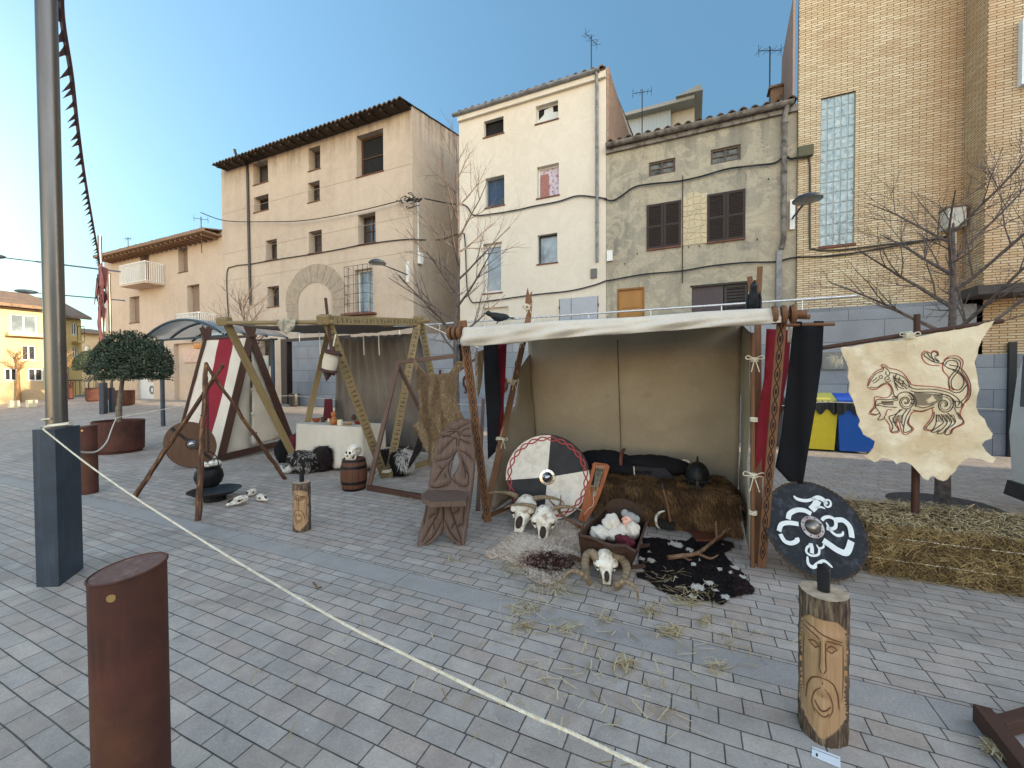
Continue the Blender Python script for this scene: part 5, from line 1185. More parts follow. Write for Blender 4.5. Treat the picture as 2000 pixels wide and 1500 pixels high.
# far right wooden stand on the ground
t=thing('wooden_stand','dark brown wooden stand feet lying at the bottom right corner','stand',G(1930,1410)); b=B(); b.beam(G(1917,1412)+UP*.04,G(2060,1600)+UP*.04,.06,.08,(0,0,1)); b.build('foot_beam',W_dark,t,bevel=.004)
b=B(); b.beam(G(1950,1440)+UP*.045,G(2100,1395)+UP*.045,.05,.06,(0,0,1)); b.build('cross_beam',W_dark,t,bevel=.004)
b=B(); c4=[G(x,y)+UP*.003 for x,y in ((1586,1459),(1641,1480),(1642,1502),(1585,1478))]; b.prism(c4,(0,0,.001)); t=tag(b.build('paper_card',pl('paper',rgb(222,228,234),.7)),'white printed card lying at the foot of the big carved log','card')
b=B(); q=[c4[0]*(1-a)*(1-c)+c4[1]*a*(1-c)+c4[2]*a*c+c4[3]*(1-a)*c+UP*.0015 for a,c in ((.15,.55),(.22,.55),(.22,.85),(.15,.85))]; b.face(q); q=[c4[0]*(1-a)*(1-c)+c4[1]*a*(1-c)+c4[2]*a*c+c4[3]*(1-a)*c+UP*.0015 for a,c in ((.0,.2),(.97,.2),(.97,.25),(.0,.25))]; b.face(q); b.build('print',M_black,t)
# tree grate strip behind the bale
b=B(); c=G(1840,985); b.lathe([(.5,0),(.5,.004),(.12,.004)],(c.x,c.y,.002),28); struct(b.build('tree_pit',M_black))
# rope barriers
def twisted(path,r,name,label):
    P=smooth_path(path,14); b=B(); Q=[];L=0
    for k in range(3):
        pts=[];L=0
        for i in range(len(P)-1):
            seg=(P[i+1]-P[i]).length; n=max(1,int(seg/.006)); d=(P[i+1]-P[i]).normalized(); X=d.orthogonal().normalized(); X=(UP-d*d.z).normalized() if abs(d.z)<.95 else X; Y=d.cross(X)
            for j in range(n):
                s=L+seg*j/n; a=s/.035*2*math.pi/1.0+k*2*math.pi/3; pts.append(P[i]+d*seg*j/n+(X*math.cos(a)+Y*math.sin(a))*r*.5)
            L+=seg
        b.tube(pts,r*.58,5)
    return tag(b.build(name,M_rope,smooth=60),label,'rope')
wrap=[V((lctr.x,lctr.y,1.2))+V((math.cos(a*.5),math.sin(a*.5),0))*.075+UP*.004*a for a in range(-2,12)]
twisted([PZ(x,y,z) for x,y,z in ((84,838,2.98),(165,902,2.75),(257,967,2.5),(347,1025,2.28),(460,1095,2.03),(650,1206,1.68),(795,1280,1.47),(1000,1380,1.24),(1125,1435,1.14),(1262,1500,1.05),(1500,1600,.95))],.0054,'rope','cream twisted rope sagging from the steel post across the foreground paving')
b=B(); b.tube(wrap,.007,6); b.tube([PZ(x,y,z) for x,y,z in ((84,838,2.98),(90,833,2.97),(135,828,3.0))],.007,6)
b.tube(smooth_path([PZ(x,y,z) for x,y,z in ((152,881,3.3),(170,884,3.6),(192,880,4.3),(209,862,5.4),(218,838,6.6),(227,816,8.2))]),.008,6)
b.tube(smooth_path([PZ(227,816,8.2),PZ(300,803,8.6),PZ(332,797,8.8),PZ(405,783,9.2)]+[PY(x,y,7.4) for x,y in ((560,773),(667,781),(890,789),(1010,792),(1480,793),(1590,786),(1669,787),(1960,800))]),.006,5)
tag(b.build('rope',M_rope,smooth=60),'thin cream rope tied round the steel post and planter and strung behind the tents','rope')
# wall lamps
def wlamp(head,wallp,label,rz=0):
    t=thing('wall_lamp',label,'lamp',wallp,'dark wall lamps'); h,w_=V(head),V(wallp); b=B(); b.tube([w_,w_+V((0,-.12,.0)),h+V((0,.05,0))],.022,7); b.build('arm',M_blue,t,smooth=60)
    b=B(); b.lathe([(.0,.11),(.1,.1),(.2,.06),(.27,0),(.27,-.02),(.25,-.02)],h,24); b.build('shade',M_blue,t,smooth=60)
    b=B(); b.lathe([(.25,-.018),(.12,-.05),(0,-.055)],h,20); b.build('diffuser',pl('lamp_glass',rgb(120,124,126),.3),t,smooth=60)
    b=B(); b.bx(w_.x-.05,w_.x+.05,w_.y-.04,w_.y+.02,w_.z-.25,w_.z+.45); b.build('bracket',M_whitef,t)
wlamp(PY(737,513,N2-1.3),PY(797,537,N2-.02),'dark dome wall lamp on the tall beige house right of the barred window')
wlamp(PY(1577,389,N3-1.1),PY(1547,428,N3-.02),'dark dome wall lamp at the corner of the grey house and brick building')
# antennas
def antenna(base,h,label,n=6,w_=.35,rz=.3):
    t=thing('antenna',label,'antenna',base,'roof antennas'); B_=V(base); b=B(); b.tube([B_-UP*1.0,B_+UP*h],.018,5); b.build('mast',pl('galvanised',rgb(66,64,64),.6,.3),t)
    b=B(); X=V((math.cos(rz),math.sin(rz),0)); Y=V((-X.y,X.x,0)); c=B_+UP*(h-.1); b.tube([c-X*w_,c+X*w_],.01,4)
    for i in range(n): q=c+X*w_*(2*i/(n-1)-1); b.tube([q-Y*.16-UP*.06*(i%2),q+Y*.16+UP*.06*(i%2)],.006,4)
    for s in (-1,1): b.tube([c+X*w_*s-UP*.16,c+X*w_*s+UP*.16],.006,4)
    b.build('yagi',pl('galvanised',rgb(66,64,64),.6,.3),t)
antenna(PY(1155,125,N3+1),.85,'bent television antenna on the white house roof',6,.3,1.2)
antenna(PY(1254,250,N3+3),1.3,'television antenna standing behind the grey house roof, left of the attic',6,.3,.2)
antenna(PY(1503,190,N3+1.5),1.35,'television antenna next to the brick building top',7,.3,.4)
antenna(PY(393,450,N2-.5),.6,'wire-cluttered antenna mast on the low beige house',5,.25,.9); antenna(PY(250,468,N2+1),.15,'tiny antenna on the left end of the low beige roof',4,.2,.1)
# cables on the facades
A=lambda c,L,n,d=.05:[PY(x,y,n-d) for x,y in c(L)]
c2=crop(400,180,3.2615); c3=crop(860,100,2.7775); c4=crop(1160,150,3.06)
cable([PY(392,415,N2-.5),PY(440,431,N2-.25),PY(520,433,N2-.2),PY(600,430,N2-.2),PY(700,412,N2-.2),PY(785,391,N2-.2)],.018,'cable','black cable looping across the upper front of the tall beige house')
cable(A(c2,[(150,1440),(140,1160),(180,1110),(290,1095),(430,1070),(660,1035),(860,1000),(1000,972),(1200,945),(1325,935)],N2,.04),.02,'cable','twin black cable under the second-floor windows of the tall beige house')
cable([PY(807,468,N2-.1),PY(860,468,N2+1.5),PY(900,456,N3-.06),PY(908,470,N3-.06),PY(912,560,N3-.06),PY(920,588,N3-.06)]+A(c3,[(200,1362),(300,1350),(500,1322),(700,1300),(830,1270),(900,1245)],N3)+A(c4,[(100,1215),(300,1180),(520,1160),(700,1130),(900,1110),(1080,1105),(1200,1080)],N3)+[PY(1640,498,NA-.05),PY(1760,478,NA-.05),PY(1850,462,NA-.05)],.02,'cable','black cable bundle low across the white, grey and brick fronts')
cable([PY(830,388,N2-.05),PY(880,398,N2+1.5)]+A(c3,[(120,832),(150,850),(185,890),(300,880),(420,860),(510,840),(640,815),(740,785),(830,790),(900,800)],N3)+A(c4,[(60,730),(110,740),(160,715),(240,660),(340,640),(500,625),(640,595),(800,550),(960,530),(1080,515),(1140,475),(1180,490),(1250,470)],N3),.022,'cable','thick black cable snaking across the middle of the white and grey houses')
b=B()
for i in range(9): p=PY(790+rnd(-8,40),392+rnd(-8,8),N2-.15); b.tube(smooth_path([p+V((rnd(-.3,.3),rnd(-.1,.1),rnd(-.12,.12))) for _ in range(5)]),.014,5)
tag(b.build('cable',M_cable),'tangled knot of cables at the corner of the tall beige house','cable')
cable([PY(1577,305,NA-.03),PY(1582,330,NA-.03),PY(1582,470,NA-.03),PY(1590,486,NA-.03),PY(1640,488,NA-.03),PY(1760,474,NA-.03),PY(1848,466,NA-.03)],.02,'cable','brown conduit around the glass-block window',m=pl('brown_pipe',rgb(52,46,44),.45))
p=PY(1573,296,NA-.08); b=B(); b.box(p,(.3,.14,.25)); tag(b.build('junction_box',pl('mossy_box',rgb(96,94,76),.9),bevel=.02),'mossy square junction box at the corner of the brick building','box')
# ================================================================ trees
def tree(base,h,label,name='bare_tree',seed=1,r0=.07,spread=.9,levels=4,col=None,leader=True,first=.35,nb=6,lean=(0,0),curl=.5,k0=.5,budbits=True,rmin=.003):
    rs=random.Random(seed); base=V(base); t=thing(name,label,'tree',base,'bare trees'); bt,bc_=B(),B(); 
    def grow(b,p,d,L,r,lev):
        n=6 if lev<2 else 4; pts=[p]; rr=[r]; cur=V(d)
        for i in range(n):
            cur=(cur+V((rs.uniform(-1,1),rs.uniform(-1,1),rs.uniform(-.6,.9)))*.16*curl*(1+lev*.4)).normalized(); p=p+cur*L/n; pts.append(p); rr.append(r*(1-.72*(i+1)/n))
        b.tube(pts,rr,7 if lev==0 else (5 if lev<3 else 3))
        if lev>=levels:
            return
        m=(5,5,4,3)[min(lev,3)]+rs.randint(0,1)
        for i in range(m):
            f=.25+.72*(i+rs.random()*.7)/m; q=pts[min(n,int(f*n))]; ax=cur.orthogonal().normalized(); ax=Matrix.Rotation(rs.uniform(0,6.28),3,cur)@ax; nd=(cur*.85+ax*rs.uniform(.5,1.05)*spread+V((0,0,.15))).normalized(); grow(b,q,nd,L*rs.uniform(.38,.62),max(rr[min(n,int(f*n))]*.52,rmin),lev+1)
    top=base+V((lean[0],lean[1],h*.93)); P=smooth_path([base,base+V((lean[0]*.2+rs.uniform(-.05,.05),lean[1]*.2,h*.35)),base+V((lean[0]*.5+rs.uniform(-.08,.08),lean[1]*.5,h*.65)),top],6)
    N=len(P); bt.tube(P,[r0*(1-.85*i/(N-1)) for i in range(N)],9,jit=.05)
    for i in range(nb):
        f=first+(1-first)*(i+.3)/nb; q=P[min(N-1,int(f*(N-1)))]; a=i*2.4+rs.uniform(-.3,.3); el=.35+.5*f; d=V((math.cos(a)*math.cos(el),math.sin(a)*math.cos(el),math.sin(el))); grow(bc_,q,d,h*k0*(1.15-f*.6),r0*.45*(1.1-f*.6),1)
    m=col or mat('tree_bark',rgb(112,100,94),rgb(80,70,68),18,.9,.4) if 'tb' not in MATS else MATS['tb']; MATS.setdefault('tb',m) if col is None else None
    m=col or MATS['tb']
    bt.build('trunk',m,t,smooth=60); bc_.build('branches',m,t,smooth=60); return t
c=G(1840,985); tree(c,3.6,'bare small tree with low spreading branches behind the horse banner',seed=5,r0=.075,first=.5,nb=11,k0=.5,lean=(.1,.1),spread=1.0,levels=4,rmin=.0022)
c=PY(893,800,8.6); tree((c.x,8.6,.1),6.9,'slender bare tree standing before the gap between the beige and white houses',seed=8,r0=.085,first=.25,nb=20,k0=.32,spread=.8,levels=3)
c=PY(480,800,8.9); tree((c.x,8.9,.2),4.3,'bare tree behind the striped tent, against the beige houses',seed=12,r0=.08,first=.45,nb=15,k0=.42,spread=.9,levels=3)
g=G(37,790,.2); lt=mat('pale_pollard_bark',rgb(150,120,84),rgb(120,94,66),12,.9,.4); tree((g.x,g.y,.15),2.9,'sunlit pollarded tree in front of the ochre house at far left',name='pollard_tree',seed=3,r0=.11,first=.6,nb=9,k0=.3,col=lt,levels=3,spread=1.2)
g=G(152,788,.3); tree((g.x-3,g.y+.6,.3),2.8,'distant pollarded tree between the steel post and the planters',name='pollard_tree',seed=9,r0=.12,first=.6,nb=8,k0=.3,col=lt,levels=3,spread=1.2)
# ================================================================ things on show
def disk_frame(c,nrm,up=(0,0,1)):
    N=V(nrm).normalized(); Y=(V(up)-N*V(up).dot(N)).normalized(); X=Y.cross(N).normalized(); return V(c),X,Y,N
def shield_base(t,fr,r,mats,mfun,th=.018,name='board'):
    c,X,Y,N=fr; b=B(); n=72; rs=[0.0,.15,.4,.7,.85,.93,1]; ks=[]
    for q in rs: ks.append(b.idx([c+(X*math.cos(2*math.pi*j/n)+Y*math.sin(2*math.pi*j/n))*r*q+N*(.01*(1-q*q)) for j in range(n)]))
    for i in range(len(rs)-1):
        for j in range(n):
            a=(j+.5)*2*math.pi/n; j2=(j+1)%n
            uv=[(math.cos(2*math.pi*jj/n)*rs[ii]*r,math.sin(2*math.pi*jj/n)*rs[ii]*r) for ii,jj in ((i,j),(i+1,j),(i+1,j2),(i,j2))]
            b.fi((ks[i]+j,ks[i+1]+j,ks[i+1]+j2,ks[i]+j2),uv,mfun(a,(rs[i]+rs[i+1])/2))
    kb=b.idx([c+(X*math.cos(2*math.pi*j/n)+Y*math.sin(2*math.pi*j/n))*r-N*th for j in range(n)])
    for j in range(n): b.fi((ks[-1]+j,kb+j,kb+(j+1)%n,ks[-1]+(j+1)%n),[(0,0)]*4,len(mats)-1)
    b.fi([kb+j for j in range(n)][::-1],[(0,0)]*n,len(mats)-1)
    return b.build(name,mats,t,smooth=40)
def boss(t,fr,r,m=None,off=.012):
    c,X,Y,N=fr; b=B(); b.lathe([(r*1.45,off),(r*1.45,off+.004),(r,off+.006),(r*.97,off+r*.25),(r*.8,off+r*.6),(r*.5,off+r*.85),(r*.2,off+r*.95),(0,off+r*.97)],c,30,N); o=b.build('boss',m or M_steel,t,smooth=50)
    b=B()
    for i in range(8): a=i*math.pi/4+.3; b.sphere(c+(X*math.cos(a)+Y*math.sin(a))*r*1.23+N*(off+.004),.006,8,5)
    b.build('rivets',M_iron,o,smooth=60)
# big quartered shield
c=PZ(1069,925,4.42); rr=.455; nd=(V((CAM.x,CAM.y,0))-V((c.x,c.y,0))).normalized(); c.z=rr*.985; fr=disk_frame(c,nd+UP*.16)
t=thing('round_shield','large round shield in black and white quarters with red braided border','shield',(c.x,c.y,0))
wq=mat('shield_white',rgb(222,216,206),rgb(204,198,188),7,.6,.2,c3=rgb(196,190,180),sc3=2); bq=mat('shield_black',rgb(44,46,52),rgb(32,34,38),7,.6,.2)
def quad(a,q):
    a=(math.degrees(a)-90+5)%360; k=int(a//90) if True else 0
    return 0 if k in (0,2) else 1
def quad2(a,q):
    d=math.degrees(a)%360
    if 10<=d<85: return 1
    if 85<=d<187: return 0
    if 187<=d<266: return 1
    return 0
shield_base(t,fr,rr,[wq,bq,W_dark],quad2)
C_,X_,Y_,N_=fr; b=B()
for ph in (0,math.pi):
    for k in (0,):
        P=[]
        for j in range(240):
            a=2*math.pi*j/240; q=rr*(.915+.045*math.sin(12*a+ph)); P.append(C_+(X_*math.cos(a)+Y_*math.sin(a))*q+N_*.001)
        ribbon(b,P,.014,N_,0,.004 if ph else .0052,closed=True)
b.build('braid',pl('braid_red',rgb(150,44,48),.6),t); boss(t,fr,.058)
b=B(); b.tube([C_+(X_*math.cos(j*.0873)+Y_*math.sin(j*.0873))*rr-N_*.008 for j in range(72)],.008,5,closed=True); b.build('rim',W_dark,t)
# dragon shield
c=PZ(1592,1032,3.16); rr=.363; nd=(-V((CF.x,CF.y,0))).normalized(); nd=Matrix.Rotation(-.08,3,'Z')@nd; tl=R(30); fr=disk_frame(c,nd*math.cos(tl)+UP*math.sin(tl)); 
t=thing('round_shield','black round shield with white dragon knotwork leaning at the hay bale','shield',(c.x,c.y,0))
sb=mat('shield_slate',rgb(30,34,42),rgb(22,25,32),9,.65,.4,bs=60,c3=rgb(58,62,70),sc3=2); shield_base(t,fr,rr,[sb,W_dark],lambda a,q:0)
C_,X_,Y_,N_=fr; cr=crop(1480,850,3.846); b=B()
def on(pts): return [PP(x,y,C_+N_*.012,N_) for x,y in sp2(cr(pts),4)]
def st(pts,w_,tp=False,off=.003): ribbon(b,on(pts),w_/3.846*3.24/FPX*1.06,N_,0,off,taper=tp)
for pts,w_,tp in ([( (268,456),(300,482),(370,492),(430,470)),24,True],[((400,484),(450,470),(490,486),(520,520)),34,True],[((450,490),(430,530),(400,560)),46,False],[((430,545),(470,540),(505,552)),14,True],
    [((500,515),(505,492),(528,487),(545,502),(545,528),(525,540),(505,530),(500,510)),13,False],
    [((228,632),(238,590),(290,563),(350,566),(400,592)),32,False],[((305,668),(230,658),(175,672),(158,722)),30,False],[((168,742),(200,795),(250,812),(295,792),(290,770)),28,False],
    [((480,640),(500,620),(540,615),(580,640),(582,690),(550,705),(515,700)),22,False],[((585,638),(640,640),(690,690),(705,770)),34,False],[((700,795),(680,860),(655,885),(600,865),(540,825),(490,790)),40,False],[((512,655),(545,715),(590,752),(632,748),(640,722)),20,True],
    [((460,850),(455,895),(405,905),(365,880),(368,845),(395,825)),15,False],[((395,812),(405,850),(405,888)),24,False],[((440,822),(460,850),(492,840),(492,818)),13,True],[((372,910),(378,965),(415,992),(452,965),(500,945),(560,995)),24,True]): st(list(pts),w_,tp)
b.build('dragon_emblem',pl('emblem_white',rgb(216,222,224),.6),t)
bf=(PP(1585,1030,C_,N_),X_,Y_,N_); boss(t,bf,.058,mat('worn_steel',rgb(150,146,142),rgb(110,92,84),9,.3,.2,.9))
b=B(); P=[]
for j in range(220): a=2*math.pi*j/220; q=rr*(1+.008*math.sin(70*a)); P.append(C_+(X_*math.cos(a)+Y_*math.sin(a))*q-N_*.004)
b.tube(P,.009,5,closed=True,jit=.3); b.build('stitched_rim',mat('jute_edge',rgb(88,72,58),rgb(52,44,38),60,.9,.5),t)
# plain plank shield by the tripod
c=PZ(374,866,7.0); rr=.41; c.z=.40; nd=(V((CAM.x,CAM.y,0))-V((c.x,c.y,0))).normalized(); nd=Matrix.Rotation(.55,3,'Z')@nd; fr=disk_frame(c,nd+UP*.38)
t=thing('round_shield','brown plank shield with dark band leaning on the striped tent','shield',(c.x,c.y,0)); shield_base(t,fr,rr,[wood('plank_wood',rgb(126,94,72),rgb(100,72,54)),W_dark],lambda a,q:0); boss(t,fr,.07)
C_,X_,Y_,N_=fr; b=B(); d=(X_*.6-Y_*.8).normalized(); 
for k in (0,): ribbon(b,[C_+d*rr*.98*s/6 for s in range(-6,7)],.05,N_,0,.016)
b.build('cross_band',pl('band_black',rgb(44,38,36),.7),t)
# ---------------- logs with carved faces
def idol(c,r,h,label,seed,face_dir,lampr,bigl=True):
    t=thing('carved_log',label,'carved log',c,'carved logs with black lanterns'); b=B(); rs=random.Random(seed); C=V(c); F_=V((face_dir.x,face_dir.y,0)).normalized(); Rr=V((-F_.y,F_.x,0)); n,m=140,190
    def pt(i,j):
        a=-math.pi+2*math.pi*i/n; v=j/m; A=a; k=r*(1+.035*math.sin(3*a+seed)+.02*nz((math.cos(a),math.sin(a),v*2),2,seed)); f=max(0,math.cos(a))
        carved=abs(a)<edge(v)
        if carved:
            k*=.93; x=math.sin(a); 
            def g(cx,cv,sx,sv): return math.exp(-((x-cx)/sx)**2-((v-cv)/sv)**2)
            k+=1.6*r*(.13*g(0,.62,.10,.12)+.06*g(0,.5,.16,.04)-.07*g(.38,.66,.25,.03)-.07*g(-.38,.66,.25,.03)+.07*(g(.4,.745,.4,.035)+g(-.4,.745,.4,.035))+.05*g(0,.38,.5,.05)-.05*g(0,.32,.35,.03)+.06*g(0,.24,.3,.05))
        else: k*=1+.05*nz((a*3,v*4,0),2.5,seed)+.035*nz((a*5,v*4,0),5,seed)
        return C+(F_*math.cos(a)+Rr*math.sin(a))*k+UP*(h*v)
    def edge(v):
        if v>.86 or v<.05: return .0
        e=1.22*min(1,(v-.03)*6)*min(1,(.9-v)*9+.1); return e+.25*nz((v*7,seed,0),1)+.03*nz((v*20,seed,0),1)
    ks=[b.idx([pt(i,j) for i in range(n)]) for j in range(m+1)]
    for j in range(m):
        for i in range(n):
            i2=(i+1)%n; a=-math.pi+2*math.pi*(i+.5)/n; cv=abs(a)<edge((j+.5)/m)
            b.fi((ks[j]+i,ks[j]+i2,ks[j+1]+i2,ks[j+1]+i),[(i*r*.065,j*h/m),((i+1)*r*.065,j*h/m),((i+1)*r*.065,(j+1)*h/m),(i*r*.065,(j+1)*h/m)],0 if cv else 1)
    kt=b.idx([C+UP*(h+.002)]); 
    for i in range(n): b.fi((ks[-1]+i,ks[-1]+(i+1)%n,kt),[(0,0),(.02,0),(0,.1)],2)
    lw=wood('fresh_carved_wood',rgb(184,152,116),rgb(150,118,86),dark=rgb(106,84,64)) if 'lw' not in MATS else MATS['lw']; MATS['lw']=lw
    b.build('log',[lw,W_bark,mat('cut_end',rgb(190,170,146),rgb(158,138,116),26,.8,.3)] ,t,smooth=50)
    # cut lines of the face
    b=B()
    def S(pts,w_=.006):
        P=[]
        for x,v in sp2(pts,4):
            a=math.asin(max(-1,min(1,x))); i=(a+math.pi)/(2*math.pi)*n; j=v*m; P.append(pt(int(i)%n,int(j))*(1-(i-int(i)))+pt((int(i)+1)%n,int(j))*(i-int(i)))
        P=[p for q,p in enumerate(P)]; ribbon(b,P,w_*r/.087,lambda p:(V((p.x,p.y,0))-V((C.x,C.y,0))).normalized(),0,.0022,taper=True)
    S([(-.8,.80),(-.4,.79),(0,.765),(.45,.745),(.8,.72)]); S([(-.8,.77),(-.35,.755),(-.12,.73)]); S([(.12,.73),(.4,.725),(.8,.70)])
    for sg,o in ((-1,0),(1,-.008)):
        S([(sg*.15,.67+o),(sg*.35,.70+o),(sg*.62,.675+o)],.005); S([(sg*.15,.67+o),(sg*.38,.65+o),(sg*.62,.675+o)],.005); S([(sg*.1,.72),(sg*.09,.62),(sg*.13,.53)]); S([(sg*.13,.53),(sg*.04,.51)],.006)
        S([(0,.47),(sg*.4,.44),(sg*.62,.36),(sg*.7,.26)],.006); S([(sg*.06,.40),(sg*.3,.35),(sg*.42,.27),(sg*.25,.2)],.004); S([(sg*.82,.7),(sg*.86,.5),(sg*.8,.3)],.004)
    S([(-.3,.29),(-.1,.25),(.1,.25),(.35,.28)],.007); S([(-.3,.24),(0,.2),(.3,.235)],.005); S([(0,.44),(.0,.33)],.004)
    b.build('carved_lines',pl('knife_cut',rgb(96,62,38),.9),t)
    l=thing('lantern','small black cylindrical lantern standing on top of the '+('big foreground' if bigl else 'smaller distant')+' carved log','lantern',C+UP*h,'carved logs with black lanterns')
    L0=C+UP*(h+.003)+Rr*-.0; q=lampr; b=B(); b.lathe([(0,0),(q,0),(q,q*4.2),(q*.9,q*4.3),(q*.9,q*4.2)],L0,24); b.build('glass',pl('black_gloss',(.012,.012,.014,1),.15),l,smooth=40)
    b=B(); b.lathe([(q*.9,q*4.3),(q*1.02,q*4.35),(q*1.02,q*4.6),(q*.3,q*4.9),(q*.2,q*5.2),(0,q*5.25)],L0,20); b.build('cap',M_iron,l,smooth=40)
    return t
c=CAM+ray(1606,1380)*1.765; c=V((c.x,c.y,0)); fd=(V((CAM.x,CAM.y,0))-c).normalized()
idol(c,.087,.615,'big carved log with sad bearded face in the right foreground',2,Matrix.Rotation(.0,3,'Z')@fd,.023)
c=G(577,1040)+V((0,.08,0)); fd=(V((CAM.x,CAM.y,0))-c).normalized(); idol(c,.082,.49,'smaller carved log standing alone on the paving left of centre',5,Matrix.Rotation(-.5,3,'Z')@fd,.022,False)
# ---------------- barrel and human skull
c=G(674,961)+V((0,.16,0)); c.z=0; t=thing('barrel','small dark wooden barrel with iron hoops before the clothed table','barrel',c)
def br(z): q=z/.43; return .145+.03*(1-(2*q-1)**2)
b=B(); b.lathe([(0,.012),(br(0),0)]+[(br(.43*i/10),.43*i/10) for i in range(1,11)]+[(br(.43)-.015,.43),(br(.43)-.015,.41),(0,.41)],c,28); b.build('staves',wood('barrel_oak',rgb(112,72,52),rgb(84,54,40)),t,smooth=30)
b=B()
for i in range(14): a=i*2*math.pi/14; b.tube([c+V((math.cos(a)*br(z),math.sin(a)*br(z),z)) for z in [.01+.41*k/8 for k in range(9)]],.0025,4)
b.build('stave_joints',M_groove,t)
for z0,z1 in ((.0,.035),(.09,.13),(.30,.34),(.39,.425)):
    b=B(); b.lathe([(br(z0)+.003,z0+.002),(br((z0+z1)/2)+.004,(z0+z1)/2),(br(z1)+.003,z1)],c,28); b.build('hoop',M_iron,t,smooth=60)
def skull_h(c,s,face,label):
    C=V(c); F_=V((face.x,face.y,0)).normalized(); Rr=V((F_.y,-F_.x,0)); rot=Matrix((Rr*-1,F_,UP)).transposed(); t=thing('human_skull',label,'skull',c)
    b=B(); b.sphere(C+UP*.1*s+F_*-.01*s,(.07*s,.09*s,.075*s),24,16,rot=rot)
    b.sphere(C+UP*.07*s+F_*.055*s,(.05*s,.04*s,.055*s),18,12,rot=rot); b.sphere(C+UP*.035*s+F_*.065*s,(.035*s,.035*s,.035*s),16,10,rot=rot)
    for sg in (-1,1): b.sphere(C+UP*.07*s+F_*.06*s+Rr*sg*.048*s,(.018*s,.03*s,.012*s),10,8,rot=rot)
    b.build('cranium',M_bone,t,smooth=60); b=B()
    for sg in (-1,1): b.sphere(C+UP*.09*s+F_*.085*s+Rr*sg*.023*s,(.016*s,.012*s,.015*s),12,8,rot=rot)
    b.prism([C+F_*.094*s+UP*.07*s,C+F_*.094*s+UP*.048*s+Rr*.01*s,C+F_*.094*s+UP*.048*s-Rr*.01*s],F_*.008*s); b.build('eye_sockets',M_dark,t,smooth=60)
    b=B()
    for i in range(8): a=(i-3.5)*.16; q=C+F_*(.066+.036*math.cos(a))*s+Rr*math.sin(a)*.05*s+UP*.028*s; b.box(q,(.007*s,.006*s,.014*s),rot)
    b.build('teeth',M_bone,t,bevel=.001); b=B(); b.tube(smooth_path([C+Rr*sg_*.05*s+UP*z*s+F_*y*s for sg_,y,z in ((-1,.02,.05),(-1,.04,.012),(-.5,.085,.008),(0,.1,.006),(.5,.085,.008),(1,.04,.012),(1,.02,.05))]),.011*s,7); b.build('jaw',M_bone,t,smooth=60)
skull_h(V((c.x,c.y,.412)),1.2,Matrix.Rotation(-.75,3,'Z')@(V((CAM.x,CAM.y,0))-V((c.x,c.y,0))),'white human skull resting on the small barrel')
# ---------------- table under tent 2 with its dishes
t=thing('table','low table hidden by a cream cloth under the rune-board tent','table',(-5.62,5.2,0)); tx0,tx1,ty0,ty1,tz=-6.36,-4.88,4.95,5.5,.735
b=B(); b.bx(tx0+.03,tx1-.03,ty0+.03,ty1-.03,tz-.04,tz-.012); b.build('tabletop',W_dark,t)
for x in (tx0+.1,tx1-.1):
    for y in (ty0+.08,ty1-.08): b=B(); b.bx(x-.02,x+.02,y-.02,y+.02,0,tz-.041); b.build('leg',W_dark,t)
b=B(); per=[(tx0,ty0),(tx1,ty0),(tx1,ty1),(tx0,ty1)]; n=160; L=[]; 
tot=2*((tx1-tx0)+(ty1-ty0))
def pp(s):
    s=(s%1)*tot
    for i in range(4):
        a,c_=V(per[i]),V(per[(i+1)%4]); l=(c_-a).length
        if s<=l: d=(c_-a)/l; p=a+d*s; return p,V((d.y,-d.x))
        s-=l
    return V(per[0]),V((0,-1))
rows=[]
for k in range(9):
    q=k/8; row=[]
    for i in range(n):
        p,nn=pp(i/n); z=tz-.0-q*(tz-.05-.05*nz((i*.1,0,0),1,3)) ; o=.008+.035*q*(.5+.5*math.sin(i*.7+2*nz((i*.05,q,0),2,1)))+.02*q
        row.append(V((p.x+nn.x*o,p.y+nn.y*o,z)))
    rows.append(b.idx(row))
for k in range(8):
    for i in range(n): b.fi((rows[k]+i,rows[k+1]+i,rows[k+1]+(i+1)%n,rows[k]+(i+1)%n),[(i*.025,k*.09),(i*.025,k*.09+.09),(i*.025+.025,k*.09+.09),(i*.025+.025,k*.09)])
b.fi([rows[0]+i for i in range(n)],[(0,0)]*n); o=b.build('tablecloth',C_white,smooth=70,solid=.003); tag(o,'plain cream cloth falling in folds over the low table','tablecloth')
M_clay=mat('terracotta',rgb(168,92,60),rgb(138,72,48),16,.7,.2); M_red=mat('red_glaze',rgb(134,50,42),rgb(110,40,36),12,.45); M_tan=mat('tan_pottery',rgb(190,150,112),rgb(166,126,92),14,.7); M_white=mat('white_pottery',rgb(222,214,190),rgb(200,192,168),14,.6); M_gourd=mat('gourd_skin',rgb(176,110,62),rgb(146,86,46),10,.45); M_brn=mat('brown_pottery',rgb(86,56,44),rgb(62,42,34),12,.5)
def pot(name,label,cat,x,y,prof,m,s=1,n=20):
    p=G(x,y,tz+.006); b=B(); b.lathe([(a*s,z*s) for a,z in prof],p,n); return tag(b.build(name,m,smooth=50),label,cat,'vessels on the table')
bowl=[(0,0),(.03,0),(.055,.02),(.075,.06),(.07,.06),(.05,.025),(0,.012)]; mug=[(0,0),(.04,0),(.045,.05),(.042,.1),(.038,.1),(.036,.02),(0,.015)]; flat=[(0,0),(.05,0),(.08,.03),(.085,.045),(.078,.045),(.05,.012),(0,.01)]
pot('bowl','orange clay bowl at the left end of the table','bowl',617,824,bowl,M_clay,1.05); pot('mug','brown mug between the orange bowl and the gourd','mug',631,824,mug,M_brn,.9)
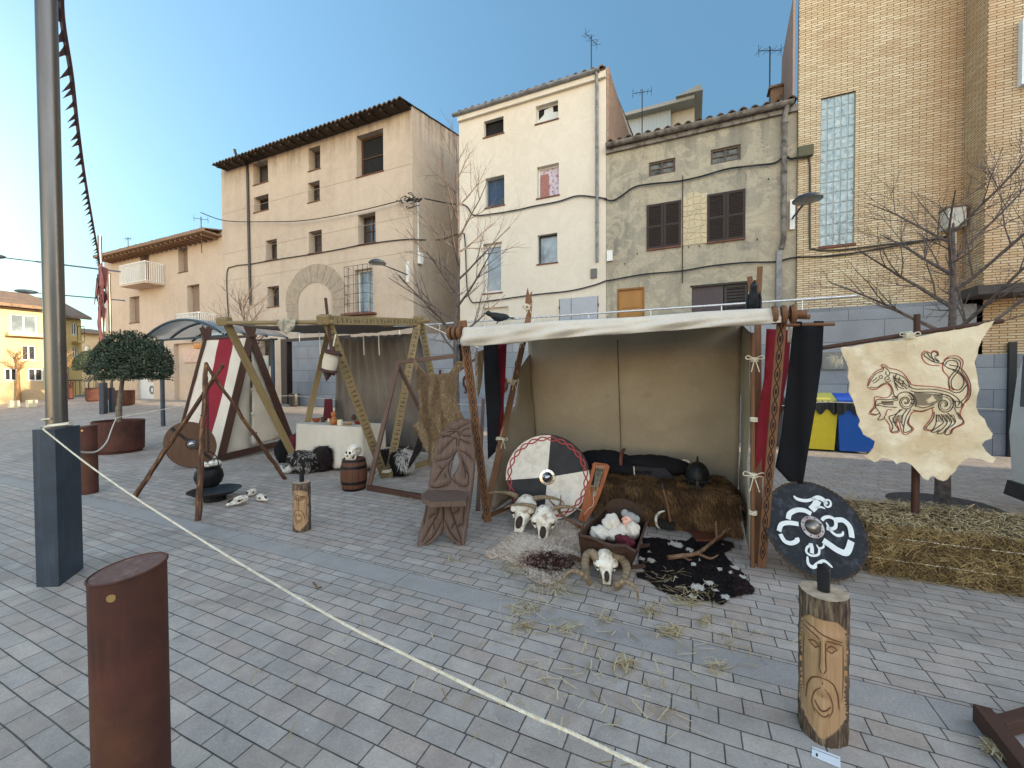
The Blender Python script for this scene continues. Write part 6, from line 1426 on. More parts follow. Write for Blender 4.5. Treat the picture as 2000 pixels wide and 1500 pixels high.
pot('gourd','waisted orange-brown gourd bottle standing tallest on the table','gourd',652,829,[(0,0),(.05,0),(.068,.04),(.06,.085),(.03,.12),(.028,.14),(.044,.17),(.04,.2),(.012,.225),(0,.225)],M_gourd,1.0)
pot('cup','cream cup in front of the gourd','cup',664,831,mug,M_white,.95); pot('bowl','tan clay bowl in the middle of the table','bowl',680,830,flat,M_tan,.85); pot('bowl','red glazed bowl at the right of the tablecloth','bowl',701,828,flat,M_red,1.0)
pot('candle','short white candle behind the gourd','candle',642,824,[(0,0),(.018,0),(.018,.06),(0,.06)],M_white); pot('jug','small round dark jug behind the red bowl','jug',691,820,[(0,0),(.03,0),(.045,.03),(.035,.065),(.02,.08),(.022,.09),(0,.09)],M_brn,1.1)
# maroon cloth heaps and things behind the table
def lumps(name,label,cat,parts,m,seed=0,amp=.18,n=28,mm=18,solid=None):
    b=B()
    for (c,r) in parts: b.sphere(c,r,n,mm,fn=lambda d:1+amp*nz(d,2.2,seed)+amp*.4*nz(d,6,seed+2))
    return tag(b.build(name,m,smooth=70),label,cat)
p=G(566,905,0)+V((0,.25,0)); lumps('cloth_heap','maroon cloth heaped on a seat left of the table','cloth',[(p+UP*.33,(.2,.25,.22))],C_maroon,3)
b=B(); cloth_quad(b,PY(631,822,6.0),PY(652,822,6.0),PY(649,779,6.0),PY(634,779,6.0),12,12,.02,seed=4); tag(b.build('cloth_heap',C_maroon,smooth=80,solid=.004),'maroon cloth hanging upright behind the gourd','cloth')
# fur-covered stool heap left of the table
def furlump(name,label,cat,c,r,base_m,fm,count,ln,w_,mfun,seed=1,down=.6,box=True,grp=None):
    b=B(); P=2.6 if box else 2
    def k(d): 
        e=(abs(d.x)**P+abs(d.y)**P+abs(d.z)**P)**(-1/P); return e*(1+.07*nz(d,2.5,seed))
    b.sphere(c,r,26,16,0,fn=k); tris=[]
    for f in b.f:
        q=[V(b.v[i]) for i in f]
        tris.append((q[0],q[1],q[2],(0,0))); tris.append((q[0],q[2],q[3],(0,0)))
    C=V(c); fur(b,tris,count,ln,w_,lambda p:V((0,0,-1))+V((p.x-C.x,p.y-C.y,0))*.5,mfun,.28,lambda p:p-C)
    o=b.build(name,[base_m]+fm,None); return tag(o,label,cat,grp)
p=G(578,926)+V((0,.12,.17)); furlump('sheepskin','speckled black and white sheepskin over a low stool beside the table','fur',p,(.26,.17,.18),pl('skin_dark',rgb(40,36,36),.9),F_blk+[pl('hair_white',rgb(206,202,196),.8)],6200,.038,.006,lambda q:(random.choice((3,5,3,1)) if nz(q,11,3)+.35*nz(q,30,1)>.06 else random.choice((1,2,1,4))),2)
p2=G(615,922)+V((.04,.12,.2)); furlump('shaggy_pelt','long-haired dark shaggy pelt between sheepskin and tablecloth','fur',p2,(.13,.15,.2),pl('skin_dark',rgb(40,36,36),.9),F_blk,2000,.11,.007,lambda q:random.choice((1,2,4,4)),3)
p3=G(545,905)+V((0,.1,.2)); lumps('cloth_heap','black velvet cloth draped at the left of the sheepskin','cloth',[(p3,(.15,.15,.24))],C_black,5)
p=G(560,925)+V((0,0,.06)); b=B(); b.tube(smooth_path([p+V((-.13,0,.06)),p+V((-.05,-.02,-.01)),p+V((.05,-.02,.0)),p+V((.12,0,.06))]),[.012]*6+[.03]*6+[.055]*7,12); tag(b.build('drinking_horn',pl('horn_pale',rgb(196,192,184),.4),smooth=60),'pale drinking horn lying before the sheepskin','horn')
p=G(745,932)+V((.05,.22,.19)); furlump('goat_pelt','black and white goat pelt draped at the foot of the rune boards','fur',p,(.34,.16,.2),pl('skin_dark',rgb(40,36,36),.9),F_blk+[pl('hair_white',rgb(206,202,196),.8)],5200,.09,.008,lambda q:(5 if (nz((q.x*3.2,q.z*2,0),1,6)>.02) else random.choice((1,1,2))),7)
b=B()
for i in range(3): q=G(790+i*5,905+i*9)+UP*(.2-.05*i); b.sphere(q,(.03,.02,.07),10,8)
tag(b.build('goat_feet',pl('hair_white',rgb(206,202,196),.8),smooth=60),'white goat leg ends hanging at the right of the black and white pelt','fur')
# hanging lantern on the pine tent
q=PY(651,676,3.72); t=thing('hanging_lantern','cream cloth lantern with turned dark wood ends hanging from the pine tent','lantern',q); ax=(PY(637,747,3.72)-PY(652,672,3.72)); L_=ax.length; ax.normalize(); b=B()
b.lathe([(.006,0),(.02,.02),(.03,.05),(.09,.065),(.115,.075),(.115,.09),(.07,.1)],q,20,ax); b.build('turned_end',W_dark,t,smooth=40); b=B(); e=q+ax*(L_-.19); b.lathe([(.08,-.02),(.11,0),(.11,.015),(.06,.03),(.065,.045),(.04,.06),(.045,.075),(.025,.09),(.028,.11),(.01,.13),(0,.16)],e,20,ax); b.build('turned_end',W_dark,t,smooth=40)
b=B(); b.lathe([(.085,.098),(.092,L_*.4),(.085,L_-.2)],q,12,ax); b.build('cloth_shade',C_cream,t,smooth=30); b=B(); b.tube([q,q-ax*.15],.008,5); b.build('cord',M_rope,t)
# ---------------- rack with wolf pelt
t=thing('drying_rack','dark wooden drying rack holding the stretched wolf pelt','rack',G(719,957)); ur=G(719,957).x
pt0=G(719,957); pt1=PX(778,708,ur); b=B(); b.beam(pt0,pt1,.07,.035,(0,-1,0)); b.build('post',W_grey,t,bevel=.005)
q1=PX(897,694,-3.0); b=B(); b.beam(pt1+V((-.05,0,.0)),q1,.03,.06,(0,0,1)); b.build('crossbar',W_grey,t,bevel=.005); 
b=B(); b.beam(pt1-UP*.05,V((ur+.12,6.0,.02)),.06,.035,(0,-1,0)); b.build('back_leg',W_grey,t,bevel=.005); b=B(); b.beam(pt0+UP*.035,G(850,981)+UP*.035,.05,.07,(0,0,1)); b.build('base_rail',W_dark,t,bevel=.005)
cr7=crop(540,600,3.9475); wy=4.86
wp=cr7([(1062,395),(1085,430),(1110,470),(1150,515),(1200,512),(1260,520),(1330,505),(1362,470),(1385,420),(1440,390),(1448,440),(1400,510),(1378,560),(1388,640),(1378,700),(1405,790),(1448,860),(1400,905),(1330,930),(1290,1000),(1240,1080),(1222,1160),(1205,1225),(1175,1225),(1172,1120),(1130,1060),(1095,990),(1055,905),(1092,880),(1100,800),(1108,700),(1078,600),(1085,520),(1068,450)])
def wf(x,y): return PY(x,y,wy+.05*math.sin((x-850)*.035)+.02*nz((x*.02,y*.02,0),1,3))
b=B(); tr=sheet(b,wp,wf,7,jit=1.2,thick=(0,.012,0)); cxw=852
fur(b,tr,14000,.042,.0045,lambda p:V(((p.x+3.4)*.35,0,-1)),lambda p:1+(random.choice((1,3,1,0)) if nz((p.x*4,0,p.z*.7),2.6,5)+.1-abs(p.x+3.55)*1.2>.1 else random.choice((0,0,1,2) if nz((p.x*5,0,p.z),3,2)<.05 else (0,2,2,4))),.28,V((0,-1,0)),.3)
tag(b.build('wolf_pelt',[pl('hide_back',rgb(120,100,78),.9)]+F_wolf,None),'grey-brown wolf pelt stretched by its legs on the drying rack','pelt')
b=B(); tr=sheet(b,[(820,840),(812,870),(800,900),(796,918),(806,905),(822,880),(835,850)],lambda x,y:PY(x,y,wy-.02),6); fur(b,tr,700,.05,.006,lambda p:V((-.3,0,-1)),lambda p:random.choice((1,2)),.3,V((0,-1,0))); tag(b.build('animal_tail',[pl('skin_dark',rgb(40,36,36),.9)]+F_blk),'black animal tail hanging left of the wolf pelt','pelt')
b=B(); tr=sheet(b,[(928,688),(944,683),(944,705),(941,740),(936,768),(932,776),(930,745),(927,715)],lambda x,y:PY(x,y,4.0),4,thick=(0,.01,0)); fur(b,tr,900,.035,.004,lambda p:V((0,0,-1)),lambda p:1 if p.x<PY(933,700,4).x else random.choice((2,3,4)),.3,V((0,-1,0)))
tag(b.build('fox_pelt',[pl('hide_back',rgb(120,100,78),.9),pl('hair_white',rgb(206,202,196),.8)]+F_brown),'slim white and brown pelt hanging between the carved board and black banner','pelt')
q=PX(897,688,UL-.08); b=B(); b.lathe([(0,-.09),(.035,-.09),(.038,.05),(.03,.06),(.03,.08),(0,.08)],q,16); b.tube([q+UP*.08,q+UP*.16],.006,5); tag(b.build('tankard',M_black,smooth=50),'black leather flask hanging at the left pole end of the big tent','flask')
b=B(); 
for i in range(2): q=PX(1008+i*3,712+i*16,UL+.1); b.sphere(q,(.02,.01,.05),10,8)
tag(b.build('wind_charm',M_antler,smooth=50),'small dark charm tied on the left pole of the big tent','charm')
# ---------------- tripod with cauldron
f1_,f2_,f3_=G(262,971),G(387,1017),G(557,936); apx=PZ(402,735,5.05)
t=thing('tripod','tripod of rough peeled branches over the hanging cauldron','tripod',(apx.x,apx.y,0)); 
tb=mat('branch_bark',rgb(96,68,54),rgb(66,46,38),14,.85,.5,co='uv',st=(3,.5,1),bs=30,c3=rgb(160,118,78),sc3=.6)
for i,(f_,q,r_) in enumerate(((f1_,PZ(437,712,4.9),.028),(f2_,PZ(402,712,4.85),.03),(f3_,PZ(400,708,5.1),.026))):
    P=[]; 
    for k in range(15): s=k/14; p=f_*(1-s)+q*s; P.append(p+V((rnd(-.008,.008),rnd(-.008,.008),0)))
    b=B(); b.tube(P,[r_*(1.1-.35*k/14) for k in range(15)],9,jit=.12)
    for k in (3,6,9,11): 
        d=V((rnd(-1,1),rnd(-1,1),.5)).normalized(); b.tube([P[k],P[k]+d*.05],[.011,.007],6)
    b.build('leg',tb,t,smooth=60)
cc=PZ(408,928,4.95); ch=thing('cauldron','black iron cauldron full of bones on a chain under the tripod','cauldron',cc); b=B(); R0=.145
b.lathe([(0,-.15),(.08,-.14),(.13,-.09),(.152,-.02),(.14,.05),(.115,.085),(.13,.11),(.12,.112),(.105,.085),(.12,.03),(0,.02)],cc,32); b.build('pot',M_iron,ch,smooth=50)
b=B(); hz=cc+UP*.10; b.tube(smooth_path([hz+CR*-.125,hz+CR*-.1+UP*.12,hz+UP*.19,hz+CR*.1+UP*.12,hz+CR*.125]),.006,6); b.build('handle',M_iron,ch,smooth=60)
b=B(); z=hz.z+.19; k=0
while z<apx.z-.03:
    c_=V((hz.x+(apx.x-hz.x)*0,hz.y,z+.02)); A_=CR if k%2 else V((CF.x,CF.y,0)); b.tube([c_+A_*math.cos(a*math.pi/5)*.011+UP*math.sin(a*math.pi/5)*.024 for a in range(10)],.004,4,closed=True); z+=.038; k+=1
b.build('chain',M_iron,ch)
b=B()
for i in range(5): b.sphere(cc+UP*(.12+rnd(0,.03))+CR*rnd(-.08,.08)+V((rnd(-.03,.03),rnd(-.06,.06),0)),(rnd(.03,.06),rnd(.03,.05),rnd(.02,.04)),14,8,fn=lambda d:1+.2*nz(d,3,2))
b.build('bones',M_bone,ch,smooth=60)
c=G(396,983)+V((0,.14,0)); t=thing('fire_bowl','wide shallow black iron fire bowl on the ground under the cauldron','fire bowl',c); b=B(); b.lathe([(0,.07),(.12,.075),(.22,.1),(.285,.135),(.29,.135),(.22,.09),(.12,.062),(0,.06)],c,40); b.build('dish',M_iron,t,smooth=50); b=B(); b.lathe([(.12,.0),(.125,.06),(.1,.065)],c,28); b.build('foot_ring',M_iron,t,smooth=50)
# ---------------- animal skulls
def askull(c,L,face,name,label,horns=None,up=.0,grp=None,wd=.42,ht=.42,pitch=-.5):
    """long animal skull: muzzle along 'face', sitting on c"""
    C=V(c); F_=V((face.x,face.y,0)).normalized(); F3=(F_*math.cos(pitch)+UP*math.sin(pitch)).normalized(); Rr=F_.cross(UP).normalized(); U3=Rr.cross(F3).normalized(); rot=Matrix((Rr,F3,U3)).transposed(); t=thing(name,label,'skull',c,grp)
    prof=[(-.5,.0,.02),(-.46,.55,.5),(-.34,.85,.8),(-.18,1,1),(-.05,1.0,.98),(.06,.72,.86),(.2,.52,.7),(.34,.42,.52),(.44,.4,.36),(.5,.3,.2),(.505,.02,.02)]
    b=B(); n=20; ks=[]
    for y,w_,h_ in prof:
        ks.append(b.idx([C+rot@V((math.cos(2*math.pi*j/n)*w_*wd*L/2*(1+.06*math.sin(3*j)),y*L,math.sin(2*math.pi*j/n)*h_*ht*L/2*(.75 if math.sin(2*math.pi*j/n)<0 else 1))) for j in range(n)]))
    for i in range(len(ks)-1):
        for j in range(n): b.fi((ks[i]+j,ks[i+1]+j,ks[i+1]+(j+1)%n,ks[i]+(j+1)%n),[(0,0),(.01,0),(.01,.01),(0,.01)])
    for sg in (-1,1):
        b.tube(smooth_path([C+rot@V((sg*wd*L*.5,-.2*L,0)),C+rot@V((sg*wd*L*.56,-.05*L,0)),C+rot@V((sg*wd*L*.38,.12*L,-.05*L))]),.028*L,7)  # cheek arch
        b.sphere(C+rot@V((sg*wd*L*.40,-.03*L,.13*L)),(.085*L,.1*L,.06*L),12,8,rot=rot)   # brow
        b.tube([C+rot@V((sg*wd*L*.17,.2*L,.1*L)),C+rot@V((sg*wd*L*.13,.5*L,-.0*L))],[.045*L,.03*L],7)
    b.build('cranium',M_bone,t,smooth=60); b=B()
    for sg in (-1,1): b=B(); b.sphere(C+rot@V((sg*wd*L*.44,.03*L,.08*L)),(.05*L,.075*L,.06*L),12,8,rot=rot); b.build('eye_socket',pl('skull_hollow',rgb(52,42,36),.95),t,smooth=60)
    b=B()
    b.sphere(C+rot@V((0,.30*L,.12*L)),(.085*L if horns=='cow' else (.075*L if horns else .05*L),.17*L,.07*L),12,10,rot=rot); b.build('nasal_opening',pl('skull_hollow',rgb(52,42,36),.95),t,smooth=60)
    if horns=='cow':
        for sg in (-1,1):
            P=[C+rot@V((sg*wd*L*x,y*L,z*L)) for x,y,z in ((.42,-.36,.12),(.8,-.42,.12),(1.2,-.42,.13),(1.6,-.34,.2),(1.85,-.2,.32))]; b=B(); PP_=smooth_path(P,5); N=len(PP_); b.tube(PP_,[L*.07*(1-.88*i/(N-1)) for i in range(N)],10,jit=.03); b.build('horn',M_horn,t,smooth=60)
    if horns=='ram':
        k2=crop(940,840,4.167)
        LH=[((972,1075),3.06),((935,1035),3.08),((905,1003),3.11),((862,1018),3.12),((845,1080),3.08),((852,1160),3.0),((878,1238),2.92),((856,1205),2.86),((800,1160),2.84),((735,1145),2.82),((685,1180),2.80),((655,1250),2.80)]
        RH=[((1000,1080),3.05),((1038,1048),3.06),((1080,1030),3.08),((1140,1045),3.07),((1180,1105),3.0),((1180,1175),2.94),((1140,1245),2.88),((1095,1285),2.83),((1110,1255),2.79),((1160,1232),2.77),((1225,1255),2.75),((1268,1310),2.74),((1276,1395),2.74)]
        for HH in (LH,RH):
            P=smooth_path([PZ(*k2([p])[0],d_) for p,d_ in HH],5); N=len(P); b=B(); b.tube(P,[(.032*(1-(i/(N-1))**1.5)+.005)*(1+.05*math.sin(i*2.1)) for i in range(N)],12); b.build('horn',M_horn,t,smooth=60)
    return t
cam2=lambda p:(V((CAM.x,CAM.y,0))-V((p[0],p[1],0))).normalized()
p=G(1012,1040)+V((0,.14,.15)); askull(p,.42,Matrix.Rotation(-.35,3,'Z')@cam2(p),'cow_skull','larger cow skull with wide horns, rear one under the quartered shield','cow',pitch=-.75,wd=.56,grp='horned skulls')
p=G(1057,1052)+V((0,.08,.125)); askull(p,.37,Matrix.Rotation(-.1,3,'Z')@cam2(p),'cow_skull','smaller white cow skull in front of the other one, on the pale fur','cow',pitch=-.8,wd=.56,grp='horned skulls')
p=G(1178,1150)+V((0,.10,.125)); askull(p,.25,Matrix.Rotation(.1,3,'Z')@cam2(p),'ram_skull','ram skull with great curling horns before the cradle','ram',pitch=-.95,wd=.60,grp='horned skulls')
for (x,y,s,rz,lab) in ((456,990,.24,-1.1,'white boar-like skull lying nearest on its side, right of the fire bowl'),(482,972,.2,-.6,'animal skull lying behind, in the middle of the three on the paving'),(505,982,.2,.5,'animal skull at the right of the three lying on the paving')):
    p=G(x,y)+V((0,.05,s*.22)); askull(p,s,Matrix.Rotation(rz,3,'Z')@cam2(p),'animal_skull',lab,None,pitch=-.12,wd=.5,ht=.48,grp='small skulls on the paving')
# ---------------- carved chair
ft=G(868,1066); top=PZ(883,822,4.08); n_=(top-ft).cross(CR).normalized(); 
if n_.dot(CF)>0: n_=-n_
t=thing('carved_chair','reddish carved two-plank chair with leaf-vein back and split feet','chair',(ft.x,ft.y,0)); c8=crop(800,640,3.26)
out=c8([(45,1405),(62,1300),(88,1200),(112,1080),(135,900),(160,780),(178,730),(190,690),(200,658),(222,655),(222,628),(245,628),(250,605),(272,606),(285,588),(305,592),(325,578),(350,584),(368,578),(392,588),(396,640),(408,700),(420,800),(415,900),(398,1050),(380,1180),(362,1300),(345,1420),(325,1418),(300,1378),(245,1340),(222,1300),(216,1262),(205,1310),(150,1358),(70,1408)])
hole=c8([(302,782),(308,815),(318,855),(300,905),(278,940),(268,965),(258,940),(262,900),(272,850),(285,810)])
fnc=lambda x,y:PP(x,y,ft,n_)
b=B(); allp=out
P=densify(out,6); Hh=densify(hole,4); VE=[sp2(c8(v_),4) for v_ in ([(270,960),(240,1000),(170,1020),(130,1010)],[(300,790),(260,850),(245,900),(262,960)],[(315,790),(345,860),(370,920),(372,1000),(330,1010),(275,970)],[(240,870),(215,900),(190,935),(160,985)],[(215,900),(190,890)],[(225,930),(232,960)],[(335,850),(350,900),(358,960)],[(350,900),(370,930)],[(300,780),(250,830),(165,850)],[(310,780),(360,800),(410,850)],[(300,755),(298,720),(290,700),(255,730),(190,800)],[(310,755),(318,710),(350,725),(390,740)],[(320,690),(300,660),(260,680),(200,700)],[(320,690),(345,650),(390,640)],[(250,640),(290,650),(330,630),(390,600)],[(235,665),(270,660),(320,665)],[(200,690),(240,690),(280,700)],[(330,680),(360,690),(395,690)],
    [(215,1090),(218,1180),(214,1260)],[(195,1110),(180,1180),(150,1240),(110,1310),(80,1370)],[(180,1180),(150,1190),(130,1210)],[(150,1240),(165,1290)],[(245,1110),(270,1180),(290,1240),(320,1330),(332,1390)],[(270,1180),(300,1170),(320,1150)],[(290,1240),(265,1280)],[(300,1270),(335,1250)],[(120,1090),(105,1180),(90,1250)],[(350,1100),(345,1180),(340,1260)],[(205,1230),(150,1330),(90,1380)],[(225,1230),(270,1320),(320,1370)])]
VP=[(p,q) for v_ in VE for p,q in zip(v_[:-1],v_[1:])]
def vdist(x,y):
    m_=99
    for (ax,ay),(bx_,by_) in VP:
        dx_,dy_=bx_-ax,by_-ay; t_=max(0,min(1,((x-ax)*dx_+(y-ay)*dy_)/(dx_*dx_+dy_*dy_+1e-9))); d_=math.hypot(x-ax-t_*dx_,y-ay-t_*dy_); m_=min(m_,d_)
    return m_
gi=[]; yy=822.0
while yy<1080:
    xx=812.0
    while xx<930:
        q_=(xx+rnd(-.5,.5),yy+rnd(-.5,.5))
        if inside(q_,P) and not inside(q_,Hh) and min((q_[0]-a_)**2+(q_[1]-c_)**2 for a_,c_ in P+Hh)>2: gi.append(q_)
        xx+=2.1
    yy+=2.1
pts=[V(p) for p in P+Hh+gi]; n=len(P); m=len(Hh); E=[(i,(i+1)%n) for i in range(n)]+[(n+i,n+(i+1)%m) for i in range(m)]
r2=delaunay_2d_cdt(pts,E,[list(range(n))],0,1e-5); T=[t_ for t_ in r2[2] if (lambda cx,cy:inside((cx,cy),P) and not inside((cx,cy),Hh))(sum(r2[0][i].x for i in t_)/3,sum(r2[0][i].y for i in t_)/3)]
DV=[vdist(v.x,v.y) for v in r2[0]]; eb=P+Hh; DE=[min(math.hypot(v.x-a_,v.y-c_) for a_,c_ in eb) for v in r2[0]]
Q=[fnc(v.x,v.y) for v in r2[0]]; th=-n_*.04; k1=b.idx([q+n_*(.017*min(1,max(0,d_-.9)/4.5)**.8*min(1,e_/4)-.005) for q,d_,e_ in zip(Q,DV,DE)]); k2=b.idx([q+th for q in Q]); S=.0045
dz=(top-ft).normalized(); dx=dz.cross(n_)
uvq=lambda q:((q-ft).dot(dx),(q-ft).dot(dz))
for t_ in T: b.fi([k1+i for i in t_],[uvq(Q[i]) for i in t_],0); b.fi([k2+i for i in t_][::-1],[uvq(Q[i]) for i in t_][::-1])
for ring in (P,Hh):
    Z=[fnc(*p) for p in ring]
    for i in range(len(Z)): a,c=Z[i],Z[(i+1)%len(Z)]; b.face([a,c,c+th,a+th],0,[uvq(a),uvq(c),uvq(c),uvq(a)])
back=b.build('back',W_chair,t,smooth=50)
b=B()
for v_ in VE: ribbon(b,[fnc(x,y) for x,y in v_],.008,n_,0,.0012,taper=True)
b.build('carved_veins',M_groove,back)
sz=.47
def atz(x,Z,z): q=PZ(x,750,Z); return V((q.x,q.y,z))
so_=[atz(x,Z,sz) for x,Z in ((821,3.70),(833,3.84),(895,3.84),(913,3.66),(908,3.50),(840,3.47),(824,3.58))]
b=B(); b.prism(so_,(0,0,-.045)); b.build('seat',W_chair,t,bevel=.008)
q=atz(875,3.86,sz); rl=V((-CF.x,-CF.y,0))*-1; s0=ft+V((0,0,0))+rl*.12; b=B(); b.beam(V((q.x,q.y,sz-.03))+rl*.08,V((ft.x,ft.y,0))+rl*.75+UP*.02,.22,.035,UP); b.build('rear_leg',W_chair,t,bevel=.008)
# ---------------- pelts on the ground
cc2=crop(940,840,4.167); cc3=crop(1200,840,4.167)
def hide(name,label,poly,base,mats_,count,ln,wd,mfun,dirf,h=.012,cat='fur',lift=.35,lay=True,jit=.35,bfun=None):
    pc=(sum(p[0] for p in poly)/len(poly),sum(p[1] for p in poly)/len(poly))
    def fn(x,y): g=G(x,y); return g+UP*(h+.012*abs(nz(g,5,4)))
    b=B(); tr=sheet(b,poly,fn,5,jit=1.5,thick=(0,0,-h*.6),mfun=(lambda x,y:bfun(fn(x,y))) if bfun else None); fur(b,tr,count,ln,wd,dirf,mfun,lift,V((0,0,1)),jit); return tag(b.build(name,[base]+mats_),label,cat)
po=cc2([(45,1040),(75,1000),(120,975),(170,950),(215,890),(260,865),(340,850),(400,870),(480,880),(560,800),(620,745),(720,745),(800,790),(850,860),(840,1000),(825,1110),(730,1170),(640,1230),(560,1275),(470,1265),(390,1215),(350,1130),(270,1095),(200,1060),(150,1035),(80,1058)])
dc=G(*cc2([(560,1080)])[0]); ctr0=G(*cc2([(560,980)])[0])
def dm(p):
    q=V((p.x-dc.x,p.y-dc.y,0)); d=math.hypot(q.x*1.0,q.y*1.3)+.06*nz(p,6,2)
    if d<.20: return random.choice((3,4,3,4,1))
    if d<.27: return random.choice((3,1,5,2))
    return random.choice((1,2,2,5)) if nz(p,4,3)<.15 else random.choice((2,2,1))
hide('deer_hide','pale deer hide with dark reddish-brown middle under the cow skulls',po,pl('hide_tan',rgb(176,158,140),.9),F_light,19000,.042,.005,dm,lambda p:V((p.x-ctr0.x,p.y-ctr0.y,0)),.012,lift=.28,bfun=dm)
po=cc3([(215,880),(330,885),(420,895),(500,905),(580,915),(610,895),(650,875),(720,880),(800,890),(880,905),(955,920),(975,955),(930,985),(890,1005),(925,1060),(960,1100),(1010,1130),(1040,1170),(1080,1205),(1065,1225),(1110,1270),(1142,1300),(1122,1345),(1060,1345),(1000,1362),(950,1370),(900,1410),(870,1435),(800,1400),(700,1395),(620,1405),(540,1385),(440,1335),(350,1300),(290,1240),(230,1215),(185,1205),(175,1178),(265,1162),(240,1135),(195,1110),(200,1040),(205,980),(235,950)])
spots=[G(*p) for p in cc3([(500,940),(610,985),(880,940),(300,1070),(215,1060),(700,1070),(640,1105),(860,1145),(940,1165),(1000,1130),(1040,1200),(770,1255),(670,1290),(820,1310),(900,1370),(500,1210),(640,1370),(290,1005)])]; srad=[.075,.04,.02,.045,.04,.018,.02,.025,.02,.045,.03,.035,.055,.025,.04,.02,.025,.02]
def bm(p):
    for s,r_ in zip(spots,srad):
        if math.hypot(p.x-s.x,p.y-s.y)+.012*nz(p,25,1)<r_*.85: return 3
    return 4 if p.x>spots[8].x and random.random()<.5 else random.choice((1,1,1,2))
hide('cow_hide','black hide with scattered white patches lying under the right antler',po,pl('skin_black',rgb(22,18,20),.9),F_blk,19000,.026,.005,bm,lambda p:V((.5,-1,0)),.01,lift=.2,bfun=bm)
# ---------------- bench under brown fur
t=thing('bench','low bench hidden beneath shaggy brown fur at the back of the big tent','bench',(-.27,4.72,0)); b=B(); b.bx(-.93,.36,4.45,5.02,.36,.40); b.build('seat',W_dark,t)
for x in (-.85,.28): b=B(); b.bx(x-.03,x+.03,4.5,4.97,0,.359); b.build('leg',W_dark,t)
b=B(); tris=[]
def bf_(s,t_):
    u=-.98+(1.40)*s; 
    if t_<.45: k=t_/.45; y=5.1-.68*k; z=.415+.02*nz((u,y,0),4,3)
    else: k=(t_-.45)/.55; y=4.40-.05*math.sin(k*2)+.02*nz((u*2,k,0),3,1); z=.40-.39*k*(1 if s<.97 else .9)
    if s>.9: z-=(s-.9)*1.3*(1 if t_<.45 else .3); u-=.0
    return V((u+.03*nz((u,t_*3,0),3,5),y,max(z,.01)))
b.grid(bf_,46,26); 
for f in b.f:
    q=[V(b.v[i]) for i in f]; tris.append((q[0],q[1],q[2],(0,0))); tris.append((q[0],q[2],q[3],(0,0)))
fur(b,tris,21000,.075,.0065,lambda p:V((.35,-.5,-1)),lambda p:1+(random.choice((0,1,1,3)) if nz(p,5,8)>0 else random.choice((0,2,2,1))),.42,V((0,-.8,.6)),.4)
tag(b.build('fur_throw',[pl('fur_base_brown',rgb(70,52,38),.9)]+F_brown),'thick shaggy brown fur throw covering the bench in the big tent','fur')
# ---------------- clothes on the bench
def pz(x,y,n): return PY(x,y,n)
g1=V((-.98,4.95,.52)); b=B()
for c,r_ in ((V((-.98,4.95,.52)),(.36,.17,.13)),(V((-.42,4.95,.51)),(.42,.18,.12)),(V((-.68,4.9,.47)),(.5,.2,.09))): b.sphere(c,r_,30,18,fn=lambda d:1+.12*nz(d,2.2,7)+.06*nz(d,6,3))
t=thing('clothes_bundle','long dark bundle of rolled clothes with leather strap on the fur throw','clothes',(-.7,4.95,.42)); b.build('roll',C_black,t,smooth=80)
b=B(); q=PY(1213,900,4.78); b.tube(smooth_path([V((q.x,4.76,.46)),V((q.x,4.76,.58)),V((q.x,4.84,.65)),V((q.x,5.0,.66))]),.022,6); b.build('strap',pl('leather_brown',rgb(96,50,34),.6),t,smooth=60)
b=B(); fq=[(1238,911),(1300,915),(1318,935),(1322,940),(1240,936)]; sheet(b,fq,lambda x,y:PY(x,y,4.72+.02*nz((x*.03,y*.03,0),1,2)),6,thick=(0,.14,.0)); o=b.build('folded_garment',C_char,None,smooth=60); tag(o,'folded charcoal garment with pale hem lying before the clothes bundle','clothes'); b=B(); b.tube([PY(1238,911,4.7),PY(1240,937,4.7)],.008,5); b.build('hem',C_cream,o)
lumps('linen_bag','small crumpled cream linen bag behind the helmet','bag',[(PY(1338,912,4.95),(.075,.05,.08))],C_cream,2,.25)
# ---------------- helmet
c=PZ(1362,935,4.2); t=thing('helmet','dark riveted iron helmet with eye guard and top spike on the fur throw','helmet',c); fd=cam2(c); Rr=fd.cross(UP); rot=Matrix((Rr,fd,UP)).transposed(); b=B(); s=.118
b.sphere(c+UP*.02,(s,s*1.1,s*1.35),26,16,rot=rot); b.lathe([(.018,s*1.33),(.012,s*1.4),(.008,s*1.75),(.012,s*1.78),(0,s*1.82)],c+UP*.02,10); b.build('dome',M_iron,t,smooth=60)
b=B(); b.tube([c+UP*.0+rot@V((math.cos(a)*s*1.03,math.sin(a)*s*1.13,0)) for a in [i*2*math.pi/28 for i in range(28)]],.008,5,closed=True); b.tube(smooth_path([c+rot@V((0,math.cos(a)*s*1.12,math.sin(a)*s*1.37+.02)) for a in [i*math.pi/8 for i in range(9)]]),.008,5)
for sg in (-1,1): b.tube(smooth_path([c+rot@V((x*s,y*s,z*s)) for x,y,z in ((0,1.16,-.05),(sg*.3,1.16,.1),(sg*.62,1.02,-.05),(sg*.58,1.02,-.38),(sg*.28,1.14,-.5),(0,1.17,-.3))]),.009,5)
b.prism([c+rot@V((x*s,1.16*s,z*s)) for x,z in ((-.09,.1),(.09,.1),(.12,-.75),(-.12,-.75))],fd*.012); b.build('face_guard',mat('guard_steel',rgb(70,70,72),rgb(50,50,52),20,.4,.2,.8),t,smooth=50)
b=B(); b.lathe([(s*1.0,-.02),(s*1.03,-.09),(s*.9,-.16),(s*.7,-.17),(s*.8,-.05)],c,24); b.build('mail_curtain',mat('mail',rgb(40,40,42),rgb(20,20,22),160,.5,1.0,.6,bs=160,bd=.02),t,smooth=60)
b=B()
